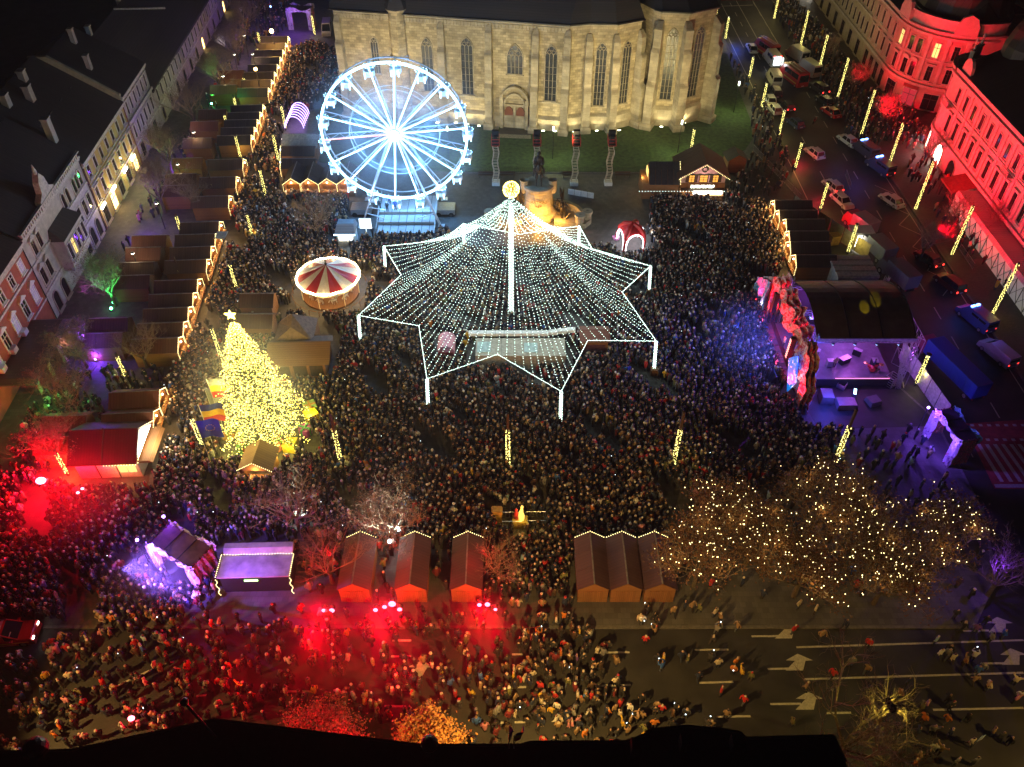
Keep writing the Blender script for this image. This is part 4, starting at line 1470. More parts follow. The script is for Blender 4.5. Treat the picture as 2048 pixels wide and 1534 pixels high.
# pink vaulted candy booth, cabin and long pavilion under the light canopy
x, y = at(893, 722)
cb = thing('barrel_booth', 'small pink booth with a vaulted barrel roof under the light canopy', 'kiosk', (x, y, 0))
MB().box(-1.0, 1.0, 0, 2.6, 0, 1.5).build('wall', plain('pink_boards', (.5, .2, .27), .6), cb)
v = MB()
prof = [(1.15 * math.cos(t), 1.5 + 1.1 * math.sin(t)) for t in [math.pi * k / 10 for k in range(11)]]
v.add([(p, -.15, z) for p, z in prof] + [(p, 2.75, z) for p, z in prof], [(k, k + 1, 12 + k, 11 + k) for k in range(10)])
v.build('vault_roof', plain('pink_sheet', (.62, .28, .36), .5), cb)
MB().box(-.9, .9, -.03, 0, .8, 1.5).build('hatch', plain('shade_red', (.2, .04, .06), .6), cb)
MB().box(-1.05, 1.05, -.3, 0, .7, .78).build('counter', M['wood_v'], cb)
x, y = at(1187, 713)
kb_ = thing('wooden_cabin', 'square brown cabin with shuttered front at the right end of the pale pavilion', 'kiosk', (x, y, 0))
MB().box(-1.7, 1.7, 0, 2.6, 0, 2.7).build('wall', M['wood'], kb_)
MB().add([(-1.95, -.3, 2.7), (1.95, -.3, 2.7), (1.95, 1.5, 3.3), (-1.95, 1.5, 3.3), (1.95, 2.9, 2.7), (-1.95, 2.9, 2.7)], [(0, 1, 2, 3), (3, 2, 4, 5)]).build('roof', M['roof_red'], kb_)
MB().box(-1.4, 1.4, -.06, -.01, .3, 2.0).build('shutter', plain('dark_shutter', (.1, .03, .045), .6), kb_)
x, y = at(1040, 740)
pv = thing('pale_pavilion', 'long low pavilion with flat pale roof panels and a white rear band under the light canopy', 'pavilion', (x, y, 0))
for k in range(7):
    xx = -5.6 + k * 1.62
    MB().frus(xx + .015, xx + 1.6, .0, 3.4, 2.35, xx + .015, xx + 1.6, .0, 3.4, 2.42).build('roof_panel', M['pale_panel'] if 'pale_panel' in M else M.setdefault('pale_panel', plain('pale_roof_panel', (.38, .34, .27), .5)), pv)
MB().box(-5.4, -3.7, .6, 2.6, 2.43, 2.5).build('skylight', plain('bluish_skylight', (.4, .52, .52), .3), pv)
MB().box(.5, 2.2, .6, 2.4, 2.43, 2.5).build('skylight', bpy.data.materials['bluish_skylight'], pv)
MB().box(-5.6, 5.7, .05, .12, 0, 2.35).box(-5.6, -5.5, .12, 3.3, 0, 2.35).box(5.6, 5.7, .12, 3.3, 0, 2.35).build('wall', plain('pavilion_wall', (.3, .28, .25), .6), pv)
bnd = MB()
for k in range(12):
    a, b = -6.6 + k * 1.15, -6.6 + (k + 1) * 1.15 - .04
    rise = .55 if k > 8 else 0
    bnd.frus(a, b, 3.9 + rise * .4 * (k - 8), 4.7 + rise * .4 * (k - 8), 2.3, a, b, 3.95 + rise * .4 * (k - 8), 4.6 + rise * .4 * (k - 8), 2.7)
bnd.build('rear_band', M['white'], pv)

# chalet, its dark roofed wing, and a shed at the lawn corner
x, y = at(1400, 398)
ch = thing('two_storey_chalet', 'two storey chalet with pink gable, lit windows, wreath and a glowing bar front', 'chalet', (x, y, 0), 0)
MB().box(-3.6, 3.6, 0, 6.0, 0, 2.9).build('lower_wall', M['wood'], ch)
MB().xprism([(-3.5, 2.95), (3.5, 2.95), (3.5, 4.1), (0, 6.2), (-3.5, 4.1)], .05, 5.9).build('gable_wall', plain('pink_render', (.55, .36, .36), .7), ch)
for s in (-1, 1):
    for k in range(5):
        a, b = -.5 + k * 1.4, -.5 + (k + 1) * 1.4 - .04
        MB().add([(0, a, 6.5), (s * 4.2, a, 3.95), (s * 4.2, b, 3.95), (0, b, 6.5), (0, a, 6.58), (s * 4.2, a, 4.03), (s * 4.2, b, 4.03), (0, b, 6.58)], [(0, 1, 2, 3), (7, 6, 5, 4), (0, 4, 5, 1), (1, 5, 6, 2), (2, 6, 7, 3), (3, 7, 4, 0)]).build('roof_sheet', M['roof_red'] if s > 0 else M['roof_brown'], ch)
for xx, ww in ((-1.9, .8), (0, 1.2), (1.9, .8)):
    wo = MB().ring([(-ww / 2 - .1, -.1), (ww / 2 + .1, -.1), (ww / 2 + .1, 1.3), (-ww / 2 - .1, 1.3)], [(-ww / 2, 0), (ww / 2, 0), (ww / 2, 1.2), (-ww / 2, 1.2)], -.06, .06)
    for k in (1, 2):
        wo.box(-ww / 2, ww / 2, -.05, 0, k * .4 - .02, k * .4 + .02)
    wo.box(-.03, .03, -.05, 0, 0, 1.2)
    w_ = wo.build('window', M['darkwood'], ch, (xx, 0, 3.1))
    MB().add([(-ww / 2, .0, 0), (ww / 2, .0, 0), (ww / 2, .0, 1.2), (-ww / 2, .0, 1.2)], [(0, 1, 2, 3)]).build('pane', glow('orange_pane%g' % xx, (1, .42, .06), 1.5), w_)
    if xx:
        for s in (-1, 1):
            MB().box(s * .72 - .22, s * .72 + .22, -.07, .03, 0, 1.2).build('shutter', M['darkwood'], w_)
MB().tube([(.42 * math.cos(t), -.02, 5.35 + .42 * math.sin(t)) for t in [2 * math.pi * k / 14 for k in range(15)]], .12, 6, cap=False).build('wreath', plain('fir_wreath', (.03, .05, .02), .9), ch)
g = MB()
for k in range(33):
    f = abs(k - 16) / 16
    g.octa(((k - 16) * .25, -.6, 6.4 - 2.5 * f), .055)
g.build('garland', M['bulb_warm'], ch)
MB().tube([(-3.4 + k * .4, -.12, 4.55 - .15 * abs(math.sin(k * .9))) for k in range(18)], .09, 5).build('fir_garland', bpy.data.materials['fir_wreath'], ch)
MB().box(-2.2, 2.3, -.2, 0, 2.1, 2.75).build('sign_board', M['wood_v'], ch)


def text(name, s, size, mat, parent, loc, rot, depth=.03, align='CENTER'):
    cu = bpy.data.curves.new(name, 'FONT')
    cu.body = s
    cu.size = size
    cu.extrude = depth
    cu.align_x = align
    cu.resolution_u = 2
    cu.materials.append(mat)
    o = bpy.data.objects.new(name, cu)
    COL.objects.link(o)
    dg = bpy.context.evaluated_depsgraph_get()
    me = bpy.data.meshes.new_from_object(o.evaluated_get(dg))
    bpy.data.objects.remove(o)
    o = bpy.data.objects.new(name, me)
    COL.objects.link(o)
    o.parent = parent
    o.location = loc
    o.rotation_euler = rot
    return o


lg = MB()
rd = random.Random(5)
for k in range(12):       # glowing letters, too blurred in the photograph to be read
    x = -1.75 + k * .315
    lg.box(x - .11, x - .05, -.27, -.21, 2.2, 2.66)
    if k % 3 != 1:
        lg.box(x - .05, x + .11, -.27, -.21, 2.58 - .02 * (k % 2), 2.66)
    if k % 3 != 2:
        lg.box(x - .05, x + .11, -.27, -.21, 2.2, 2.28)
    if k % 2:
        lg.box(x + .05, x + .11, -.27, -.21, 2.28, 2.58)
lg.build('lettering', glow('lit_letters', (.85, 1, .8), 9.0), ch)
MB().box(-3.5, 3.5, -.9, .0, 2.0, 2.08).build('canopy', M['darkwood'], ch)
MB().box(-1.3, 3.4, -.12, -.02, 1.0, 1.9).build('bar_light', M['lamp_white'], ch)
MB().box(-3.5, 3.5, -.7, -.2, 0, 1.0).build('bar_counter', M['wood'], ch)
sb = MB()
for k in range(30):
    sb.octa((-10.2 + k * .47, -.95, 1.98), .06)
sb.build('light_row', M['bulb_white'], ch)
x2, y2 = at(1322, 398)
wg = thing('chalet_wing', 'low timber wing with dark ribbed roof and bulbs along its edge beside the chalet', 'chalet', (x2, y2, 0))
MB().box(-3.2, 2.6, 0, 4.6, 0, 2.8).build('wall', M['wood'], wg)
for k in range(5):
    a, b = -2.2 + k * .98, -2.2 + (k + 1) * .98 - .04
    MB().add([(a, -.3, 2.75), (b, -.3, 2.75), (b, 2.6, 5.3), (a, 2.6, 5.3), (a, 5.0, 3.0), (b, 5.0, 3.0)], [(0, 1, 2, 3), (3, 2, 5, 4)]).build('roof_sheet', M['slate_flat'] if 'slate_flat' in M else M.setdefault('slate_flat', plain('dark_sheet', (.04, .035, .045), .5)), wg)
MB().add([(-2.3, -.1, 2.8), (-2.3, 4.8, 2.8), (-2.3, 2.5, 5.1)], [(0, 1, 2)]).build('gable_wall', M['wood_v'], wg)
MB().box(-2.42, -2.3, 1.5, 3.3, 3.2, 4.3).build('window', M['win_warm'], wg)
g = MB()
for k in range(16):
    g.octa((2.75, -.35 + k * .19, 2.85 + k * .165), .055)
g.build('garland', M['bulb_warm'], wg)
x3, y3 = at(1470, 345)
sd = thing('garden_shed', 'plain wooden shed with one yellow lit side at the lawn corner', 'shed', (x3, y3, 0), .1)
MB().box(-1.5, 1.6, 0, 2.6, 0, 2.4).xprism([(-1.5, 2.4), (1.6, 2.4), (.05, 3.3)], 0, 2.6).build('wall', M['wood'], sd)
MB().add([(-1.8, -.3, 2.3), (.05, -.3, 3.4), (.05, 2.9, 3.4), (-1.8, 2.9, 2.3), (1.9, -.3, 2.3), (1.9, 2.9, 2.3)], [(0, 1, 2, 3), (1, 4, 5, 2)]).build('roof', M['roof_dark'], sd)

# paper square on the stall roof edge, ticket booth by the wheel
x, y = at(441, 470, 3.2)
pq = MB().add([(-.95, -.7, 3.0), (.75, -.95, 3.1), (1.0, .75, 3.3), (-.7, .95, 3.2), (-.95, -.7, 3.06), (.75, -.95, 3.16), (1.0, .75, 3.36), (-.7, .95, 3.26)], [(3, 2, 1, 0), (4, 5, 6, 7), (0, 1, 5, 4), (1, 2, 6, 5), (2, 3, 7, 6), (3, 0, 4, 7)]).build('square_parasol', M['canvas_roof'], None, (x, y, 0))
tag(pq, 'tilted pale square parasol at the front of the lit stalls', 'parasol')
MB().tube([(0, 0, 0), (0, 0, 3.1)], .04, 6).build('pole', M['alu'], pq)
x, y = at(697, 492)
tb_ = thing('ticket_booth', 'white lit ticket booth with tiled roof at the foot of the wheel', 'kiosk', (x, y, 0), 0)
MB().box(-1.5, 1.1, 0, 2.4, 0, 2.3).build('wall', M['white'], tb_)
MB().frus(-1.8, 1.3, -.4, 2.8, 2.3, -1.5, 1.0, 1.2, 2.6, 3.1).build('roof', M['tile_grey'] if 'tile_grey' in M else M.setdefault('tile_grey', striped('grey_tiles', (.14, .15, .17), (.2, .21, .23), 1, .45)), tb_)
MB().box(-1.85, 1.35, -.45, -.38, 2.15, 2.32).build('light_edge', M['led_white'], tb_)
MB().box(-1.2, .8, -.04, -.005, 1.0, 1.9).build('hatch', M['lamp_cool'], tb_)
x, y = at(735, 478)
tbp = MB().box(-.05, .05, -.05, .05, 0, 1.9).box(-.9, .9, -.06, .06, 1.9, 3.6)
tp = tbp.build('lit_notice_board', glow('white_board', (.75, .9, 1), 1.6, (.7, .7, .7)), None, (x, y, 0), 0)
tag(tp, 'bright white notice board beside the ticket booth', 'notice board')

# ================================================================ ferris wheel
WX, WY, WZ, WR = -17.2, 113.0, 14.1, 10.6
fw = thing('ferris_wheel', 'big white ferris wheel outlined in blue white light strips in front of the church', 'ferris wheel', (WX, WY, 0))
NG = 18
A0 = R(85)
for k in range(NG):
    a = A0 + 2 * math.pi * k / NG
    c, s_ = math.cos(a), math.sin(a)
    sp = MB()
    for y in (-.85, .85):
        sp.bar((c * .6, y * .6, WZ + s_ * .6), (c * WR, y, WZ + s_ * WR), .11)
    for i in range(9):
        r0, r1 = 1.0 + i * 1.06, 1.0 + (i + 1) * 1.06
        y = .85 * (1 if i % 2 else -1)
        sp.bar((c * r0, y * (.6 + .04 * i), WZ + s_ * r0), (c * r1, -y * (.6 + .04 * (i + 1)), WZ + s_ * r1), .05)
    so = sp.build('spoke', M['steel'], fw)
    st = MB()
    for i in range(46):
        r0 = .9 + i * .212
        st.box(-.065, .065, -.05, .05, r0, r0 + .15)
    # strip of lamps along the front face of the spoke
    v = [(p[2] * c - p[0] * s_, -1.0 + p[1], WZ + p[2] * s_ + p[0] * c) for p in st.v]
    st.v = v
    st.build('light_strip', M['led_red'] if k == 5 else M['led_white'], so)
for nm, y, r, mt, wd in (('rim', -.85, WR, 'steel', .16), ('rim', .85, WR, 'steel', .16)):
    MB().tube([(r * math.cos(2 * math.pi * k / 72), y, WZ + r * math.sin(2 * math.pi * k / 72)) for k in range(73)], wd * .6, 6, cap=False).build(nm, M[mt], fw)
MB().tube([(WR * math.cos(2 * math.pi * k / 72), -1.02, WZ + WR * math.sin(2 * math.pi * k / 72)) for k in range(73)], .17, 6, cap=False).build('rim_light', M['led_bright'], fw)
for y in (-.7, .7):
    MB().tube([(6.6 * math.cos(2 * math.pi * k / 54), y, WZ + 6.6 * math.sin(2 * math.pi * k / 54)) for k in range(55)], .045, 4, cap=False).build('inner_ring', M['steel'], fw)
hub = MB()
hub.tube([(0, -1.5, WZ), (0, 1.5, WZ)], .62, 14)
ho = hub.build('hub', M['steel'], fw)
MB().ball((0, -1.55, WZ), .78, 16, 10, 0, (1, .45, 1)).build('hub_lamp', glow('hub_lamp_glass', (.93, .9, 1), 9.0), ho)
# gondolas: copies of one cabin with roof, floor, screens and lamps
gb = MB()
gb.lathe([(.2, -.55), (.78, -.62), (.82, -.7)], 10)
gb.lathe([(.82, -1.75), (.84, -1.2)], 10)
gb.lathe([(.05, -2.05), (.7, -1.98), (.82, -1.75)], 10)
for k in range(5):
    t = 2 * math.pi * k / 5
    gb.bar((.76 * math.cos(t), .76 * math.sin(t), -.66), (.78 * math.cos(t), .78 * math.sin(t), -1.3), .05)
gb.tube([(0, -.8, 0), (0, .8, 0)], .05, 6)
gb.bar((0, 0, 0), (0, 0, -.6), .08)
gond_me = gb.mesh('gondola', M['white'])
lm = MB()
for k in range(10):
    t = 2 * math.pi * k / 10
    lm.octa((.84 * math.cos(t), .84 * math.sin(t), -.6), .075)
for x in (-.5, .5):
    lm.box(x - .07, x + .07, -.86, -.8, -2.15, -1.35)
lm_me = lm.mesh('lamps', M['led_white'])
rf_me = MB().lathe([(.9, -.68), (.5, -.5), (.02, -.42)], 10).mesh('cabin_roof', M['steel'])
for k in range(NG):
    a = A0 + 2 * math.pi * k / NG
    g = link('gondola', gond_me, fw, ((WR + .1) * math.cos(a), 0, WZ + (WR + .1) * math.sin(a)))
    stuff(link('lamps', lm_me, g))
    link('cabin_roof', rf_me, g)
for sx in (-1, 1):
    for y0, y1 in ((-1.6, -3.6), (1.6, 4.4)):
        lg = MB()
        top, foot = Vector((sx * .45, y0, WZ)), Vector((sx * 6.2, y1, 0))
        off = Vector((0, .55 if y0 > 0 else -.55, 0))
        lg.bar(top, foot, .2)
        lg.bar(top + off * .4, foot + off, .12)
        for i in range(9):
            a, b = i / 9, (i + 1) / 9
            lg.bar(top.lerp(foot, a) + off * (.4 + .6 * a), top.lerp(foot, b), .06)
        lg.box(foot.x - .5, foot.x + .5, foot.y - .5, foot.y + .5, 0, .12)
        lg.build('support_leg', M['steel'], fw)
for sx in (-1, 1):
    br = MB()
    br.bar((sx * 5.3, -3.3, 2.2), (sx * 2.6, -3.2, 1.2), .12).bar((sx * 5.0, -3.2, 3.2), (sx * 2.4, -3.0, 2.6), .1)
    br.bar((sx * 5.4, -3.3, 1.9), (sx * 5.4, 4, 1.9), .12)
    br.build('brace', M['steel'], fw)
pf = thing('wheel_platform', 'wide metal platform with two long steps at the foot of the wheel', 'platform', (WX + .9, 106.8, 0))
for i, (y0, y1, z) in enumerate(((0, 2.3, .5), (2.33, 4.4, 1.0), (4.43, 9.2, 1.5))):
    for k in range(4):
        MB().box(-4.4 + k * 2.2 + .012, -4.4 + (k + 1) * 2.2, y0, y1, z - .14, z).build('deck_sheet', M['deck'], pf)
    MB().box(-4.4, 4.4, y0 + .04, y0 + .1, 0.0, z - .14).build('riser', M['alu'], pf)
rl = MB()
for s in (-1, 1):
    for i, (y, z) in enumerate(((.1, .5), (2.3, .75), (4.4, 1.2), (6.5, 1.5), (9.0, 1.5))):
        rl.bar((s * 4.45, y, 0), (s * 4.45, y, z + 1.0), .05)
    for dz in (.5, 1.0):
        rl.bar((s * 4.45, .1, .5 + dz), (s * 4.45, 4.4, 1.3 + dz), .045).bar((s * 4.45, 4.4, 1.3 + dz), (s * 4.45, 9, 1.5 + dz), .045)
rl.build('railing', M['steel'], pf)
for s, nm in ((-1, 'left'), (1, 'right')):
    tr = thing('support_trailer', 'grey trailer base under the %s legs of the wheel' % ('ticket booth side' if s < 0 else 'monument side'), 'trailer', (WX + s * 6.6, 113.2, 0))
    MB().box(-1.6, 1.6, -1.2, 1.2, .5, 1.3).build('bed', M['alu'], tr)
    for x in (-1, 1):
        for y in (-1.1, 1.1):
            MB().tube([(x, y - .12, .42), (x, y + .12, .42)], .42, 10).build('wheel', M['rubber'], tr)

# ================================================================ the canopy of lights
CX, CY, CZ = -0.1, 86.5, 19.0
PO = [(-9.9, 69.4, 5.2), (5.6, 66.9, 5.6), (17.6, 76.0, 5.3), (18.9, 92.0, 5.0), (9.8, 102.4, 4.6), (-7.1, 103.0, 4.6), (-18.0, 96.7, 5.0), (-19.5, 81.3, 5.0)]
lc = thing('light_canopy', 'star shaped canopy of white light strings rising to a tall lit mast on the crowded square', 'light canopy', (CX, CY, 0))
ms = MB().tube([(0, 0, 0), (0, 0, CZ)], [.2, .13], 10)
ms.build('mast', M['steel'], lc)
mb_ = MB()
rd = random.Random(3)
for k in range(420):
    z = 1.5 + (CZ - 1.5) * k / 420
    t = k * 2.4
    mb_.octa((.3 * math.cos(t), .3 * math.sin(t), z), .062)
mb_.build('mast_lights', M['bulb_white'], lc)
bl = MB()
for k in range(330):
    u, v = rd.uniform(-1, 1), rd.uniform(0, 2 * math.pi)
    r = math.sqrt(1 - u * u) * .95
    bl.octa((r * math.cos(v), r * math.sin(v), CZ + 1.0 + u * .95), .075)
sphere = bl.build('light_ball', M['bulb_tree'], lc)
MB().ball((0, 0, CZ + 1.0), .85, 10, 8).build('ball_frame', plain('ball_wire', (.3, .24, .12), .5), lc)
# the edge runs in curves from post top to post top, dipping inwards
edge = []
for i in range(8):
    a, b = Vector(PO[i]), Vector(PO[(i + 1) % 8])
    mid = (a + b) / 2
    cen = Vector((CX, CY, mid.z))
    depth = 4.1
    vally = mid + (cen - mid).normalized() * depth
    vally.z = (a.z + b.z) / 2 + 1.1
    edge.append((a, vally, b))
nstr = 0
for i, (a, vly, b) in enumerate(edge):
    el = MB()
    ns = 7
    rim = []
    for k in range(2 * ns):
        f = k / ns
        if f < 1:
            p = a.lerp(vly, f)
        else:
            p = vly.lerp(b, f - 1)
        rim.append(p)
    rim.append(b)
    n_ = 0
    for p, q in zip(rim[:-1], rim[1:]):
        m_ = max(2, int((q - p).length / .16))
        for j in range(m_):
            w = p.lerp(q, j / m_)
            el.octa((w.x - CX, w.y - CY, w.z + rd.gauss(0, .02)), .058)
    el.build('edge_lights', M['bulb_white'], lc)
    wr = MB()
    ba = MB()
    top = Vector((0, 0, CZ))
    for k in range(2 * ns):
        p = rim[k] - Vector((CX, CY, 0))
        L = (p - top).length
        cnt = int(L / .36)
        last = None
        ph = rd.random() / cnt
        for j in range(cnt + 1):
            f = min(1, j / cnt + ph)
            w = top.lerp(p, min(1, f + rd.uniform(-.22, .22) / cnt) if j % 8 else f)
            w.z -= math.sin(f * math.pi) * L * .075
            if j % 8 == 0 or j == cnt:
                if last is not None:
                    wr.bar(last, w, .018)
                last = w
            if f > (.02 if k % 2 else .26):
                ba.octa((w.x, w.y, w.z + rd.gauss(0, .03)), rd.uniform(.038, .062))
    wr.build('wires', M['blackmetal'], lc)
    stuff(ba.build('light_strings', M['bulb_white'], lc))
for (x, y, z) in PO:
    ptop = Vector((x - CX, y - CY, z))
    out = Vector((x - CX, y - CY, 0)).normalized()
    foot = Vector((ptop.x + out.x * .35, ptop.y + out.y * .35, 0))
    po = MB().bar(foot, ptop, .16)
    pob = po.build('post', M['steel'], lc)
    pl = MB()
    for k in range(130):
        f = .16 + .84 * k / 130
        w = foot.lerp(ptop, f)
        t = k * 2.4
        pl.octa((w.x + .17 * math.cos(t), w.y + .17 * math.sin(t), w.z), .052)
    pl.build('post_lights', M['bulb_white'], pob)
    MB().box(foot.x - .45, foot.x + .45, foot.y - .45, foot.y + .45, 0, 1.0).build('foot_box', M['wood_v'], lc)

# ================================================================ carousel
x, y = at(660, 598)
ca = thing('carousel', 'small carousel with red and white striped tent roof ringed with bright bulbs', 'carousel', (x, y + 1.2, 0))
NP = 14
CRR = 4.1
M['car_red'] = plain('carousel_red', (.42, .025, .03), .5, 0, .1)
M['car_white'] = plain('carousel_white', (.7, .62, .52), .5, 0, .08)
for k in range(NP):
    a0, a1 = 2 * math.pi * k / NP, 2 * math.pi * (k + 1) / NP
    am = (a0 + a1) / 2
    q = MB()
    q.add([(0, 0, 5.0), (CRR * math.cos(a0), CRR * math.sin(a0), 3.1), (CRR * math.cos(am), CRR * math.sin(am), 3.05), (CRR * math.cos(a1), CRR * math.sin(a1), 3.1), (CRR * .5 * math.cos(am), CRR * .5 * math.sin(am), 3.9), (CRR * .5 * math.cos(a0), CRR * .5 * math.sin(a0), 4.02), (CRR * .5 * math.cos(a1), CRR * .5 * math.sin(a1), 4.02)], [(0, 5, 4, 6), (5, 1, 2, 4), (4, 2, 3, 6)])
    q.build('roof_panel', M['car_red'] if k % 2 else M['car_white'], ca)
for k in range(NP):
    a0, a1 = 2 * math.pi * k / NP, 2 * math.pi * (k + 1) / NP
    q = MB()
    q.lathe([(CRR + .02, 3.1), (CRR + .1, 2.75), (CRR + .02, 2.45)], 3, (0, 0), 0, a0, a1)
    q.build('fringe_board', M['car_white'], ca)
bb = MB()
for k in range(NP * 5):
    t = 2 * math.pi * k / (NP * 5)
    bb.ball((CRR * 1.05 * math.cos(t), CRR * 1.05 * math.sin(t), 3.05 + .12 * abs(math.sin(k * math.pi / 5))), .17, 6, 4)
bb.build('rim_bulbs', glow('carousel_bulb', (1, .84, .45), 14.0), ca)
MB().lathe([(.55, .3), (.55, 3.2)], 12).build('centre_drum', M['lamp_warm'], ca)
MB().lathe([(.02, .0), (CRR - .2, .0), (CRR - .2, .28), (.02, .28)], 28).build('platform', M['wood_v'], ca)
MB().lathe([(.12, 4.9), (.18, 5.2), (.06, 5.3), (.14, 5.6), (.02, 6.1)], 8).build('finial', M['bronze'], ca)
hm = MB()
hm.ball((0, 0, 1.15), .32, 8, 5, 0, (1.5, .55, .8))
hm.bar((.32, 0, 1.25), (.58, 0, 1.72), .2)
hm.ball((.68, 0, 1.75), .16, 6, 4, 0, (1.5, .7, .8))
for sx in (-.32, .3):
    for sy in (-.1, .1):
        hm.bar((sx, sy, 1.0), (sx + .12, sy, .55), .08)
hm.bar((-.45, 0, 1.2), (-.72, 0, .85), .09)
hm.tube([(0, 0, .28), (0, 0, 3.0)], .025, 5)
hme = hm.mesh('horse', M['car_white'])
for k in range(10):
    t = 2 * math.pi * k / 10
    link('horse', hme, ca, (3.0 * math.cos(t), 3.0 * math.sin(t), 0), t + math.pi / 2)
for k in range(7):
    t = 2 * math.pi * k / 7
    MB().tube([(CRR * .97 * math.cos(t), CRR * .97 * math.sin(t), .2), (CRR * .97 * math.cos(t), CRR * .97 * math.sin(t), 3)], .05, 6).build('post', M['lamp_warm_dim'] if 'lamp_warm_dim' in M else M.setdefault('lamp_warm_dim', glow('lit_post', (1, .6, .2), .8)), ca)
fc = MB()
for k in range(22):
    t = 2 * math.pi * k / 22
    t2 = 2 * math.pi * (k + .8) / 22
    fc.bar((5.3 * math.cos(t), 5.3 * math.sin(t), .9), (5.3 * math.cos(t2), 5.3 * math.sin(t2), .9), .06).bar((5.3 * math.cos(t), 5.3 * math.sin(t), 0), (5.3 * math.cos(t), 5.3 * math.sin(t), .9), .06)
tag(fc.build('carousel_fence', M['wood_v'], None, (x, y + 1.2, 0)), 'low wooden fence around the striped carousel', 'fence')

# ================================================================ the tall fir
FX, FY = at(533, 868)
FH, FRD = 17.2, 5.5
ft = thing('tall_fir', 'tall fir tree covered in thousands of yellow white lights with a star on top', 'fir tree', (FX, FY, 0))
MB().tube([(0, 0, 0), (0, 0, FH)], [.3, .04], 8).build('trunk', M['bark'], ft)
rd = random.Random(8)
nd, lights = MB(), MB()
vs, fs = [], []
for k in range(680):
    f = (k / 680) ** .8
    z = .8 + (FH - 1.2) * f
    rr = FRD * (1 - f) ** .85 * rd.uniform(.62, 1.16) + .15
    t = k * 2.39996 + rd.uniform(-.2, .2)
    tip = Vector((rr * math.cos(t), rr * math.sin(t), z - rr * .16))
    root = Vector((0, 0, z + .15))
    nd.bar(root, tip, .05)
    side = Vector((-math.sin(t), math.cos(t), 0))
    n_seg = max(2, int(rr / .4))
    for j in range(n_seg):
        g = (j + .6) / n_seg
        p = root.lerp(tip, g)
        wd = .5 * (1.15 - g) * min(1, rr / 2) + .16
        for s in (-1, 1):
            q = p + side * s * wd + Vector((0, 0, -.1)) + (tip - root).normalized() * .25
            n = len(vs)
            vs += [p, p + (tip - root).normalized() * .22, q]
            fs.append((n, n + 1, n + 2))
            if rd.random() < (.95 if (k * 37 // 100) % 5 else .25):
                lights.octa((q.x + rd.gauss(0, .08), q.y + rd.gauss(0, .08), q.z + .06), rd.uniform(.038, .07))
        if rd.random() < .8:
            lights.octa((p.x + rd.gauss(0, .1), p.y + rd.gauss(0, .1), p.z + .08), rd.uniform(.038, .07))
    lights.octa(tip, .07)
nd.add(vs, fs)
nd.build('crown', M['needle'], ft)
stuff(lights.build('tree_lights', M['bulb_tree'], ft))
sr = MB()
spts = []
for k in range(10):
    r = .62 if k % 2 == 0 else .26
    t = math.pi / 2 + 2 * math.pi * k / 10
    spts.append((r * math.cos(t), FH + .7 + r * math.sin(t)))
sr.xprism(spts, -.09, .09)
sr.build('star', M['bulb_tree'], ft)
# painted toy boxes under it
for i, (px, py, c, lb) in enumerate(((463, 872, (.55, .3, .03), 'yellow box with a red bow, left of the fir'), (624, 838, (.6, .42, .03), 'bright yellow box right of the fir'), (612, 868, (.35, .06, .35), 'purple drum box below the bright yellow one'), (490, 898, (.1, .3, .08), 'green box with a yellow cross ribbon before the fir'), (560, 892, (.55, .2, .1), 'orange gift box beside the kiosk roof'), (583, 897, (.6, .45, .05), 'yellow gift box with star under the fir'), (622, 823, (.25, .4, .15), 'pale green box behind the bright yellow one'), (497, 882, (.5, .06, .05), 'small red box at the foot of the fir'))):
    x, y = at(px, py)
    b = thing('gift_box', lb, 'gift box', (x, y, 0), i * .6, 'big painted boxes around the fir')
    w = .72 if i != 7 else .4
    if 'drum' in lb:
        MB().lathe([(w, 0), (w, 1.1), (0.01, 1.1)], 14).build('box', plain('gift_paint%d' % i, c, .5), b)
    else:
        MB().box(-w, w, -w, w, 0, 1.2).build('box', plain('gift_paint%d' % i, c, .5), b)
    MB().box(-w - .02, w + .02, -.12, .12, 0.02, 1.23).box(-.12, .12, -w - .02, w + .02, 0.02, 1.235).build('ribbon', plain('gift_ribbon%d' % i, (c[1], c[0] * .8, c[2] * .3), .5), b)

# flags beside the fir
M['fl_blue'] = plain('flag_blue', (.012, .045, .38), .8, 0, .1)
M['fl_yellow'] = plain('flag_yellow', (.75, .5, .02), .8, 0, .1)
M['fl_red'] = plain('flag_red', (.55, .03, .03), .8, 0, .1)
M['fl_grey'] = plain('flag_grey', (.19, .23, .24), .8, 0, .1)
M['fl_star'] = plain('flag_star', (.8, .6, .05), .7, 0, 0)


